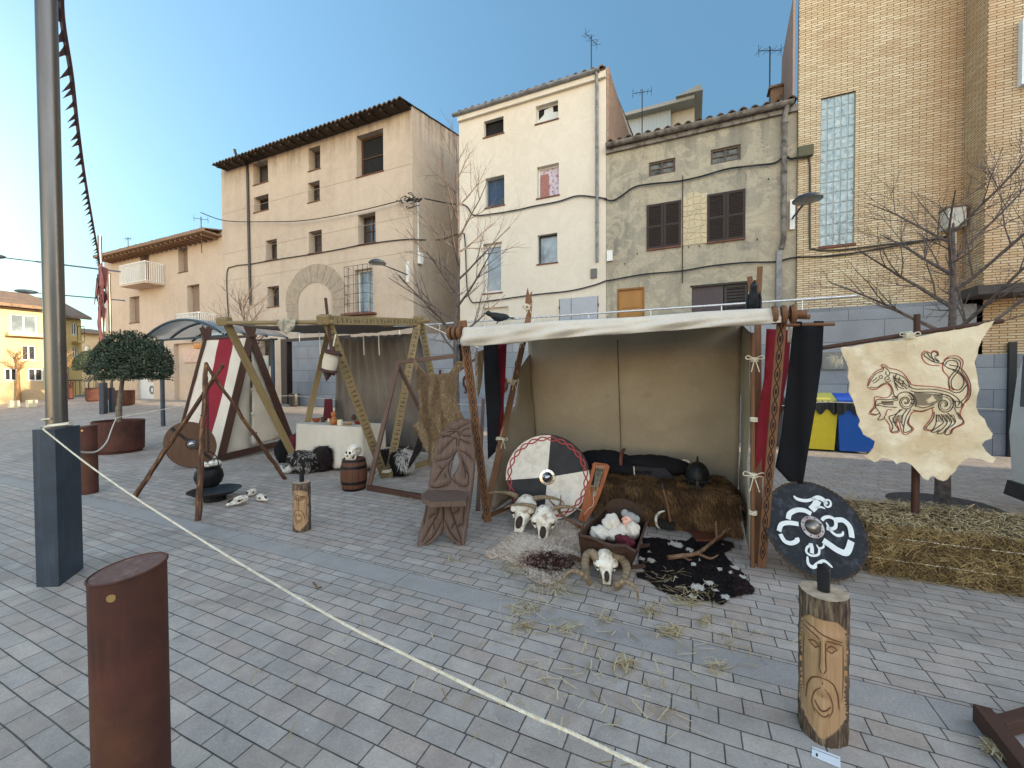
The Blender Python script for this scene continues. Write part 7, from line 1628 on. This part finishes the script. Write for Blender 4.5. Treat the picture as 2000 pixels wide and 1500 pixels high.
for i in range(20): a=i*2*math.pi/20; b.sphere(c+rot@V((math.cos(a)*s*1.07,math.sin(a)*s*1.17,0)),.006,6,4)
b.build('rivets',M_steel,t,smooth=60)
# ---------------- axe, horn sliver
p0,p1=G(1312,1040)+UP*.03,PY(1293,946,4.36); t=thing('axe','bearded axe standing on its head against the fur-covered bench','axe',p0); b=B(); b.tube([p0,(p0+p1)/2+V((.01,0,0)),p1],[.016,.013,.014],8); b.build('handle',W_mid,t,smooth=60)
b=B(); b.tube([p1+(p0-p1)*.12,p1-(p0-p1)*.02],.017,8); b.tube([p0,p0+(p1-p0)*.16],.02,8); b.build('grip_wrap',pl('leather_black',rgb(34,28,26),.6),t,smooth=60)
Nn=cam2(p0); Xa=Nn.cross(UP); Xa=Xa if Xa.dot(CR)<0 else -Xa; b=B(); h0=p0+UP*.02; b.prism([h0+Xa*a+UP*c_ for a,c_ in ((-.03,-.02),(-.03,.05),(.03,.055),(.09,.07),(.15,.10),(.155,.03),(.14,-.03),(.09,-.0),(.03,-.02))],Nn*.02); b.build('head',M_iron,t,bevel=.004)
q=PZ(1288,1018,3.97); b=B(); P=smooth_path([q+CR*.05+UP*.1,q+CR*.0+UP*.085,q-CR*.035+UP*.03,q-CR*.025-UP*.04,q+CR*.0-UP*.07]); N=len(P); b.tube(P,[.004+.010*math.sin(math.pi*min(1,(i+1)/N)) for i in range(N)],8); tag(b.build('tusk',M_bone,smooth=60),'pale curved tusk propped beside the axe head','tusk')
b=B(); sheet(b,[(1345,1040),(1372,1028),(1398,1030),(1418,1052),(1400,1062),(1360,1060)],lambda x,y:G(x,y)+UP*(.03+.02*abs(nz(G(x,y),9,2))),6,thick=(0,0,-.02)); tag(b.build('leather_pouch',pl('leather_brown',rgb(96,50,34),.6),smooth=60),'crumpled brown leather at the foot of the bench','pouch')
# ---------------- lyre
ft=G(1140,1022); tp=PZ(1176,908,4.42); nn=(tp-ft).cross(CR).normalized(); nn=nn if nn.dot(CF)<0 else -nn
fl=lambda P:[PP(x,y,ft,nn) for x,y in cc2(P)]
t=thing('lyre','reddish wooden lyre leaning on the bench beside the quartered shield','lyre',ft); b=B(); mL=wood('lyre_wood',rgb(176,104,64),rgb(150,84,50),dark=rgb(110,62,40)); th=-nn*.03
o1=[(905,275),(925,262),(975,264),(1025,275),(1045,295),(1040,320)]
b.prism(fl([(905,275),(925,262),(1025,275),(1045,295),(1038,320),(905,300)]),th); b.prism(fl([(905,300),(932,303),(890,455),(862,455)]),th); b.prism(fl([(1005,316),(1038,320),(990,470),(960,468)]),th); b.prism(fl([(862,455),(990,470),(940,600),(850,752),(790,735),(795,715)]),th)
b.build('body',mL,t,bevel=.003); b=B(); b.prism([p+nn*.002 for p in fl([(885,462),(945,462),(930,535),(900,535)])],nn*.012); b.build('bridge',W_mid,t,bevel=.002)
b=B()
for i in range(6): x=940+i*13; a_,c_=fl([(x,285),(905+i*4,540)]); b.tube([a_+nn*.008,c_+nn*.014],.0014,4)
a_=fl([(910,540),(915,590),(905,620),(870,640),(855,665),(830,690)]); b.tube([p+nn*.006 for p in a_],.003,4); b.build('strings',M_rope,t)
b=B()
for i in range(6): b.sphere(fl([(935+i*15,283)])[0]+nn*.004,.006,8,5)
b.build('pegs',W_dark,t)
# ---------------- cradle with baby doll
FLb,FRb=G(1140,1094,.04),G(1228,1106,.04); FLt,FRt=G(1133,1043,.30),G(1242,1074,.30); HLt,HRt=G(1184,994,.34),G(1262,1018,.34); HLb=FLb+(HLt-FLt)*.85; HRb=FRb+(HRt-FRt)*.85; HLb.z=HRb.z=.04
wc=wood('cradle_wood',rgb(84,60,48),rgb(56,42,36)); t=thing('cradle','dark wooden rocking cradle with arched headboard and swaddled doll inside','cradle',(FLb+HRb)/2-UP*.04)
def board(P,nm,th=.02,par=None): 
    P=[V(p) for p in P]; N=(P[1]-P[0]).cross(P[2]-P[0]).normalized(); b=B(); b.prism(P,N*th); return b.build(nm,wc,par or t,bevel=.004)
lr=FRt-FLt; 
board([FLb,FRb,FRt,FLt+lr*.82+UP*.02,FLt+lr*.6-UP*.005,FLt+lr*.4-UP*.005,FLt+lr*.22+UP*.01,FLt],'footboard')
lr2=HRt-HLt; arch_=[HLt+lr2*(.5-.5*math.cos(a))+UP*(.13*math.sin(a)) for a in [i*math.pi/10 for i in range(11)]]; board([HRb,HLb]+arch_,'headboard')
board([FLb,FLt,HLt,HLb],'side',.018); board([FRb,HRb,HRt,FRt],'side',.018); board([FLb+UP*.01,HLb+UP*.01,HRb+UP*.01,FRb+UP*.01],'base',.015)
for a_,c_ in ((FLb,FRb),(HLb,HRb)): 
    m_=(a_+c_)/2; d=(c_-a_); b=B(); b.tube([V((m_.x+d.x*s,m_.y+d.y*s,.018+.06*s*s)) for s in [i/6*.85 for i in range(-6,7)]],.018,6); b.build('rocker',wc,t)
lx=(HLt-FLt).normalized(); wx=lr.normalized(); O=(FLb+FRb)/2; O.z=.04; Lc=(HLt-FLt).length
def cp(a,c_,z): return O+lx*(a*Lc)+wx*c_+UP*z
def folds(b,items,amp=.16):
    for (x,y,Z,r_) in items: b.sphere(PZ(x,y,Z),r_,30,20,rot=m3,fn=lambda d:1+amp*nz(d,1.8,x*.1)+.06*math.sin(7*d.x+5*d.y+x)+.04*nz(d,7,3))
b=B(); folds(b,[(1194,1026,3.36,(.075,.095,.07)),(1172,1041,3.3,(.08,.06,.07)),(1205,1044,3.3,(.11,.06,.08)),(1236,1036,3.26,(.055,.07,.06)),(1218,1040,3.32,(.09,.07,.09))])
tag(b.build('blanket',C_white,smooth=80),'white swaddling blanket bunched in the cradle around the doll','blanket')
b=B(); folds(b,[(1222,1054,3.16,(.05,.03,.05)),(1232,1060,3.12,(.035,.03,.05)),(1211,1052,3.2,(.04,.03,.05)),(1226,1066,3.1,(.03,.025,.04))],.3); tag(b.build('blanket',C_maroon,smooth=80),'dark red blanket at the foot of the cradle','blanket')
skin=mat('doll_skin',rgb(226,176,156),rgb(214,160,142),8,.5); hc=PZ(1227,1017,3.33); t=thing('baby_doll','baby doll in grey knitted hat asleep in the cradle','doll',hc)
fdir=(CAM-hc).normalized(); hu=(UP+CR*.35); hu=(hu-fdir*hu.dot(fdir)).normalized(); hr=fdir.cross(hu); rot=Matrix((hr,fdir,hu)).transposed()
b=B(); b.sphere(hc,(.046,.045,.054),22,16,rot=rot); b.sphere(hc+rot@V((0,.046,-.01)),(.009,.010,.009),10,8,rot=rot)
for sg in (-1,1): b.sphere(hc+rot@V((sg*.021,.034,-.022)),(.017,.012,.015),10,8,rot=rot); b.sphere(hc+rot@V((sg*.046,0,-.005)),(.007,.012,.014),8,6,rot=rot)
b.sphere(hc+rot@V((0,.041,-.03)),(.014,.006,.006),10,6,rot=rot); b.sphere(hc+rot@V((0,.02,-.045)),(.028,.025,.018),10,8,rot=rot)
b.tube([hc-hu*.045-fdir*.02,hc-hu*.12-fdir*.05,hc-hu*.2-fdir*.06],[.03,.055,.05],12); b.build('body',skin,t,smooth=60)
b=B()
for sg in (-1,1): b.tube([hc+rot@V((sg*x,.046-abs(x-.018)*.35,.004)) for x in (.012,.018,.024,.03)],.0018,4)
b.tube([hc+rot@V((x,.048,-.03)) for x in (-.01,0,.01)],.0016,4); b.build('closed_eyes_and_mouth',pl('doll_line',rgb(120,70,62),.7),t)
b=B(); b.sphere(hc+rot@V((-.008,-.012,.026)),(.056,.052,.05),22,14,rot=rot,fn=lambda d:1+.03*math.sin(d.z*30)); b.sphere(hc+rot@V((-.05,.0,.035)),(.034,.03,.034),12,10,rot=rot); b.sphere(hc+rot@V((.045,-.0,.045)),(.03,.028,.032),12,10,rot=rot); b.build('hat',canvas('grey_knit',rgb(150,150,148)),t,smooth=60)
# ---------------- antlers
def antler(label,beams,n0):
    t=thing('antler',label,'antler',beams[0][0][0],'antlers'); b=B()
    for P,r0,r1 in beams:
        Q=smooth_path(P,5); N=len(Q); b.tube(Q,[r0+(r1-r0)*(i/(N-1))**1.4 for i in range(N)],8,jit=.08)
    b.build('beam',M_antler,t,smooth=60); return t
z=lambda x,y,d:PZ(x,y,d)
antler('branching deer antler leaning up against the quartered shield',[([G(1137,1037)+UP*.03,z(1118,1020,4.0),z(1100,1008,4.05),z(1088,992,4.1),z(1076,980,4.12),z(1066,966,4.15)],.018,.005),([z(1092,1000,4.08),z(1094,985,4.03),z(1096,967,4.0)],.014,.004),([z(1136,1036,3.95),z(1140,1020,3.9),z(1139,1005,3.88)],.012,.004)],0)
g3=lambda x,y,z:G(*cc3([(x,y)])[0],z)
antler('antler lying across the black hide',[([g3(432,1038,.03),g3(560,1022,.035),g3(680,1000,.045),g3(780,925,.07),g3(870,850,.11),g3(945,800,.15)],.021,.006),([g3(680,1005,.045),g3(780,1045,.04),g3(845,1015,.07)],.014,.004),([g3(835,880,.1),g3(828,800,.16),g3(825,742,.22)],.012,.004),([g3(560,1028,.035),g3(600,1055,.03),g3(630,1055,.04)],.012,.004),([g3(880,845,.11),g3(905,800,.16)],.01,.004)],0)
# ---------------- hay bale, post and painted hide banner
t=thing('hay_bale','long straw bale carrying the post of the horse banner','bale',(2.4,4.4,0)); bx0,bx1,by0,by1,bz=1.26,3.7,4.0,4.84,.39; b=B()
def hb(s,t_): return None
b.bx(bx0+.02,bx1,by0+.03,by1-.02,0.01,bz-.03)
for x in (bx0+1.28,): pass
for i in range(27000):
    f=random.random()
    if f<.62: p=V((rnd(bx0,bx1),by0+rnd(-.012,.03),rnd(.0,bz))); nn=V((0,-1,0))
    elif f<.93: p=V((rnd(bx0,bx1),rnd(by0,by1),bz+rnd(-.03,.012)));nn=UP
    else: p=V((bx0+rnd(-.01,.03),rnd(by0,by1),rnd(0,bz)));nn=V((-1,0,0))
    layer=nz(p,4,2)*1.5+nz(p,13,5)-(.35 if nn.y<-.5 else 0)
    d=V((rnd(-1,1),rnd(-1,1),rnd(-.75,.75))); d=(d-nn*d.dot(nn)*rnd(.5,1)).normalized(); ln=rnd(.025,.085); sd=d.cross(nn+V((rnd(-.6,.6),rnd(-.6,.6),rnd(-.6,.6)))).normalized()*rnd(.001,.0022)
    a=p-d*ln/2+nn*rnd(-.01,.012); c_=p+d*ln/2+nn*rnd(-.01,.018); k=b.idx([a-sd,a+sd,c_+sd,c_-sd]); b.fi((k,k+1,k+2,k+3),[(0,0),(.01,0),(.01,.1),(0,.1)],1+((random.choice((3,4,3,1)) if layer<-.35 else random.choice((1,3,1,0,4,1))) if nn.y<-.5 else random.choice((0,2,0,1,2,0))))  # darker straws in front, lighter on top: shading put into the colour
for i in range(260):
    p=V((rnd(bx0,bx1),by0-abs(rnd(0,.05)),.006)); a=rnd(0,6.28); d=V((math.cos(a),math.sin(a),0))*rnd(.02,.05); sd=V((-d.y,d.x,0)).normalized()*.002; k=b.idx([p-d-sd,p-d+sd,p+d+sd+UP*.008,p+d-sd+UP*.008]); b.fi((k,k+1,k+2,k+3),[(0,0)]*4,1+random.choice((0,1,2)))
b.build('straw',[mat('shaded_straw_core',rgb(64,50,32),rgb(34,27,18),30,.95,.9)]+F_straw,t)  # dark core colour paints in the deep shade between the straws
b=B()
for yy in (.13,.30): b.tube([(bx0-.01,by0-.0,yy),(bx1,by0-.004,yy)],.004,4)
b.build('twine',M_rope,t)
pb=V((1.70,4.46,.36)); pbp=PX(1784,995,1.7); t=thing('banner_pole','dark wooden post with long crossbar stuck in the straw bale','pole',pb); pt_=V((1.68,4.42,PX(1776,618,1.68).z)); b=B(); b.tube([pb-UP*.2,pb+UP*.6,pt_],[.028,.027,.022],10,jit=.06); b.build('post',W_dark,t,smooth=60)
nb=4.36; xb0,xb1=PY(1604,680,nb),PY(1958,627,nb-.0); b=B(); b.tube([xb0,(xb0+xb1)/2+UP*.005,xb1],.019,9,jit=.05); b.build('crossbar',W_dark,t,smooth=60); b=B(); q=PY(1776,655,nb-.03); rtie(b,q,(0,0,1),.035,4); rtie(b,q,(1,0,.1),.03,4); bow(b,q,.05); b.build('lashing',M_rope,t)
cr4=crop(1440,560,3.409); hn=nb-.035
def hf(x,y): k=(y-700)/250; return PY(x,y,hn-.03*math.sin((x-1650)*.018)*max(0,k)-.02*nz((x*.025,y*.02,0),1,4)-.01*nz((x*.07,y*.05,0),1,8)-.02*max(0,k))
ho=cr4([(688,412),(700,400),(760,402),(830,385),(900,372),(1000,362),(1130,345),(1250,325),(1350,302),(1480,285),(1600,262),(1650,240),(1712,225),(1690,262),(1650,320),(1625,360),(1605,410),(1600,450),(1580,500),(1592,560),(1600,610),(1612,680),(1595,740),(1590,800),(1610,850),(1645,880),(1665,930),(1702,980),(1692,1010),(1650,1025),(1628,1050),(1655,1095),(1690,1125),(1722,1142),(1702,1175),(1660,1165),(1620,1148),(1580,1142),(1540,1138),(1500,1165),(1472,1190),(1450,1230),(1420,1255),(1400,1282),(1372,1295),(1330,1280),(1310,1262),(1285,1265),(1272,1290),(1240,1278),(1215,1245),(1188,1215),(1160,1185),(1120,1168),(1085,1170),(1060,1182),(1040,1158),(1000,1145),(960,1138),(940,1160),(915,1168),(880,1150),(848,1128),(880,1105),(905,1075),(918,1030),(880,1005),(840,985),(825,950),(808,925),(818,890),(798,850),(785,800),(768,750),(742,700),(748,640),(735,600),(742,550),(725,500),(705,460)])
b=B(); tr=sheet(b,ho,hf,9,jit=1.2,thick=(0,.006,0)); hm=mat('rawhide',rgb(226,212,184),rgb(202,182,148),2.6,.75,.55,bs=12,bd=.02,c3=rgb(232,222,198),sc3=1.5)
hb_=b.build('painted_hide',hm,smooth=70); tag(hb_,'cream rawhide banner painted with a Norse horse, hanging on the crossbar','banner')
b=B(); ed=[hf(*p) for p in densify(ho,2.5)]; hc_=hf(1790,800)
for p in ed:
    if random.random()<.55:
        d=(p-hc_); d.y=0; d=d.normalized()+V((rnd(-.6,.6),rnd(-.5,.2),rnd(-.6,.6))); strand(b,p,d.normalized()*rnd(.005,.018),.0018,0)
for i in range(140): p=hf(1625+rnd(0,22),694+rnd(0,15)); strand(b,p,V((rnd(-.6,-.1),-.3,rnd(-.7,.3))).normalized()*rnd(.05,.1),.003,0)
b.build('hair_fringe',pl('hide_hair',rgb(226,216,190),.9),hb_)
b=B(); bw=3.2/FPX/3.409
def hs(pts,w_=7,mi=0,closed=False,off=.004,sm=True):
    P=cr4(pts); P=sp2(P,5) if sm else P; ribbon(b,[hf(x,y) for x,y in P],w_*bw*.92,V((0,-1,0)),mi,off)
red=[[(865,665),(878,620),(915,570),(962,545),(960,520),(985,522),(1010,542),(1060,552),(1105,578),(1145,630),(1172,655),(1300,665),(1380,678),(1430,695)],[(865,668),(890,682),(925,682),(968,655),(1000,648),(1025,680),(1022,718),(985,740),(916,733),(912,790),(878,838),(885,850),(925,856)],[(985,880),(1012,922),(1025,970),(1078,962),(1058,905),(1072,882),(1105,982),(1172,950),(1140,905),(1165,835),(1235,832),(1295,810),(1292,870),(1240,945),(1290,962)],[(1425,980),(1440,945),(1508,908),(1482,845),(1508,785)],[(1500,790),(1542,710),(1530,625),(1492,560),(1502,500),(1465,463),(1408,465),(1372,492)],[(1345,525),(1280,520),(1238,490),(1228,448),(1252,428),(1285,442),(1300,428),(1330,430),(1340,460)],[(1365,500),(1370,560),(1402,600),(1412,660),(1440,690)],[(985,860),(1000,820),(1030,820)]]
for r_ in red: hs(r_,6,1)
blk=[[(870,660),(895,612),(925,577),(968,558),(975,532),(1000,552),(1015,575),(1005,592),(988,580),(990,562)],[(880,668),(925,672),(965,648),(1000,640),(1030,672),(1042,722),(1062,742)],[(905,642),(925,632),(945,615)],[(895,632),(915,618),(930,605)],[(1020,572),(1068,582),(1118,612),(1142,648),(1140,672)],[(1035,600),(1060,612),(1090,622),(1130,662)],[(1060,580),(1050,610),(1075,640),(1110,645)],[(1080,600),(1075,630),(1100,668)],[(1110,622),(1100,650),(1130,680)],[(1052,640),(1075,668),(1108,680)],
 [(1040,590),(1048,640),(1068,690)],[(1145,662),(1182,680),(1300,682),(1380,697),(1440,722),(1478,760),(1468,792)],[(1152,692),(1200,702),(1300,702),(1392,722),(1440,755),(1452,802)],[(1168,820),(1230,827),(1310,800)],[(1185,792),(1240,806),(1310,784)],[(1060,742),(1000,752),(928,752),(918,800),(888,838),(925,850),(945,842)],[(1062,802),(1000,800),(935,790),(920,800),(952,850),(935,885),(975,880),(978,862)],[(1040,765),(960,775),(930,785)],
 [(1100,815),(1050,850),(1010,868),(1035,928),(1025,965),(1072,955),(1050,912),(1072,855)],[(1085,815),(1050,860),(1035,880),(1055,925)],[(1155,812),(1122,870),(1108,930),(1110,970),(1162,948),(1132,905),(1162,835)],[(1130,815),(1095,865),(1090,900),(1110,940)],[(1310,832),(1302,880),(1258,935),(1262,948),(1298,952),(1322,905),(1325,850)],[(1335,850),(1370,900),(1340,930),(1290,965),(1320,966),(1345,950)],[(1355,848),(1395,900),(1370,940),(1330,975),(1365,975),(1390,945)],[(1400,840),(1450,900),(1400,945),(1380,980),(1412,982),(1432,945),(1502,902),(1465,842)],[(1380,850),(1425,900),(1385,950)],
 [(1478,775),(1528,722),(1528,645),(1475,565),(1405,542),(1370,512),(1398,478),(1450,478),(1485,505),(1470,560),(1425,620),(1432,675),(1478,685),(1508,640),(1490,590),(1430,552)],[(1490,790),(1545,735),(1548,640),(1490,545),(1410,520)],[(1385,520),(1400,495),(1445,492),(1468,515),(1452,555),(1408,615),(1418,690),(1480,702),(1525,655)],[(1370,512),(1312,502),(1262,472),(1240,450),(1262,440),(1285,470),(1345,500)],[(1312,502),(1290,452),(1308,432),(1332,445),(1325,462),(1312,458)],[(1345,500),(1312,470)],
 [(1060,742),(1078,712),(1120,700),(1165,715),(1190,760),(1185,800)],[(1240,945),(1250,930)],[(1450,760),(1490,770),(1490,800),(1455,800),(1450,760)],[(1030,735),(1060,730),(1065,755),(1035,752)],[(1150,750),(1175,752),(1172,778),(1150,772)]]
for k_ in blk: hs(k_,5.5,0)
hs(spiral(1120,765,62,8,-1.2,1.6),6); hs(spiral(1120,765,48,3,-1.2,1.5),4); hs(spiral(1378,785,72,10,-2.2,1.6),6); hs(spiral(1378,785,56,4,-2.2,1.5),4); hs(spiral(1000,612,24,4,.5,1.4),5); hs(spiral(955,600,12,10,0,1),4)
for (x0,y0),(x1,y1),nn_ in (((1180,700),(1190,790),1),): 
    for i in range(26):
        x=1180+i*7.2; yt=702+i*.6; yb=790-max(0,(i-15))*3.4; hs([(x,yt),(x+3,yb)],7.5,2,off=.0025,sm=False)
for i in range(10): hs([(960+i*8,760),(965+i*8,788)],7,2,off=.0025,sm=False)
for i in range(7): hs([(1050+i*9,862-i*2),(1030+i*11,905)],5,2,off=.0025,sm=False)
for i in range(10): hs([(1320+i*13,850),(1330+i*14,900)],6,2,off=.0025,sm=False)
for i in range(7): hs([(1440+i*5,800+i*12),(1478+i*2,850+i*6)],6,2,off=.0025,sm=False)
b.build('horse_drawing',[pl('ink_black',rgb(54,48,44),.9),pl('ink_red',rgb(164,74,62),.9),pl('ink_shade',rgb(132,120,100),.9)],hb_)
# ---------------- ravens
def raven(c,face,label,s=1,tilt=.2):
    C=V(c); F_=V((face.x,face.y,0)).normalized(); Rr=F_.cross(UP); F3=(F_*math.cos(tilt)+UP*math.sin(tilt)); U3=Rr.cross(F3); rot=Matrix((Rr,F3,U3)).transposed(); t=thing('raven',label,'bird',c,'ravens on the tent'); m=mat('raven_feathers',rgb(34,40,46),rgb(22,26,32),14,.55,.4,st=(1,1,.4)) if 'rv' not in MATS else MATS['rv']; MATS['rv']=m
    b=B(); O=C+UP*.095*s
    prof=[(-.165,.01,.0),(-.13,.03,.0),(-.08,.052,.0),(-.02,.068,0),(.04,.066,.006),(.085,.048,.02),(.11,.038,.035),(.14,.04,.045),(.165,.034,.047),(.182,.015,.045),(.186,.002,.044)]; n=16; ks=[b.idx([O+rot@V((math.cos(2*math.pi*j/n)*r_*.85*s,y*s,z_*s+math.sin(2*math.pi*j/n)*r_*s)) for j in range(n)]) for y,r_,z_ in prof]
    for i in range(len(ks)-1):
        for j in range(n): b.fi((ks[i]+j,ks[i]+(j+1)%n,ks[i+1]+(j+1)%n,ks[i+1]+j),[(0,0),(.01,0),(.01,.01),(0,.01)])
    b.prism([O+rot@V((x*s,y*s,0)) for x,y in ((-.025,-.1),(.025,-.1),(.035,-.25),(.0,-.265),(-.035,-.25))],rot@V((0,0,.014*s)))
    b.build('body',m,t,smooth=60)
    for sg in (-1,1): b=B(); b.sphere(O+rot@V((sg*.052*s,-.045*s,.008*s)),(.018*s,.13*s,.05*s),14,10,rot=rot); b.build('wing',m,t,smooth=60)
    b=B(); h=O+rot@V((0,.175*s,.045*s)); P=[h,h+rot@V((0,.03*s,0)),h+rot@V((0,.055*s,-.012*s))]; b.tube(P,[.014*s,.009*s,.002*s],8); b.build('beak',M_black,t,smooth=60)
    b=B()
    for sg in (-1,1):
        k_=C+Rr*sg*.022*s+UP*.05*s; f_=C+Rr*sg*.024*s; b.tube([k_,f_+UP*.004],.005*s,5)
        for a in (-.5,0,.5): b.tube([f_+UP*.004,f_+UP*.003+(F_*math.cos(a)+Rr*math.sin(a))*.03*s],.003*s,4)
    b.build('legs',M_black,t); return t
c=V((PX(972,633,UL+.2).x,0,0)); p=PY(972,632,NPf+.1); raven(V((p.x,p.y,p.z)),-CR*.9+V((0,-.3,0)),'black raven stooping on the left end of the white awning',.64,.05)
p=PY(1472,610,NPf+.05); raven(V((p.x,p.y,p.z+.01)),-CF*.8-CR*.45,'black raven standing upright on the right end of the white awning',.76,.75)
# ---------------- straw litter
b=B(); cl=[(1020,1192,45,60),(1025,1228,25,24),(1110,1230,30,26),(1180,1213,24,16),(1275,1195,32,26),(1310,1238,28,50),(1375,1217,18,20),(1400,1310,22,18),(1222,1303,28,30),(1080,1150,60,90),(1000,1110,40,60),(880,1098,24,18),(1250,1400,200,30),(1150,1260,280,80),(1350,1170,60,90),(1420,1250,120,40),(790,970,50,110),(870,985,30,50),(1950,1470,18,110),(1180,1130,60,40),(1300,1130,60,30),(900,1150,120,20),(700,1300,300,25),(1030,1350,200,24)]
for x,y,s,n in cl:
    for i in range(int(n*1.2)):
        q=G(min(2100,random.gauss(x,s*.45)),max(900,random.gauss(y,s*.22)))+UP*rnd(.013,.03 if s<40 else .018); a=rnd(0,6.28); d=V((math.cos(a),math.sin(a),rnd(-.08,.12)))*rnd(.02,.055); sd=V((-d.y,d.x,0)).normalized()*rnd(.0012,.003); k=b.idx([q-d-sd,q-d+sd,q+d+sd,q+d-sd]); b.fi((k,k+1,k+2,k+3),[(0,0),(1,0),(1,1),(0,1)],random.choice((0,0,2,2,1)))
struct(b.build('straw_litter',F_straw),'stuff')
b=B(); 
for x,y in ((478,1180),(606,1142),(616,1148)): q=G(x,y)+UP*.004; b.prism([q+V((rnd(-.03,.03),rnd(-.02,.02),0)) for _ in range(4)],(0,0,.004))
q=G(617,1145)+UP*.008; b=B(); b.tube(smooth_path([q+V((-.05,.02,0)),q,q+V((.04,-.02,0)),q+V((.06,0,0))]),.006,5,jit=.3); tag(b.build('twig',M_antler),'short dark twig lying on the paving by the rope','twig')
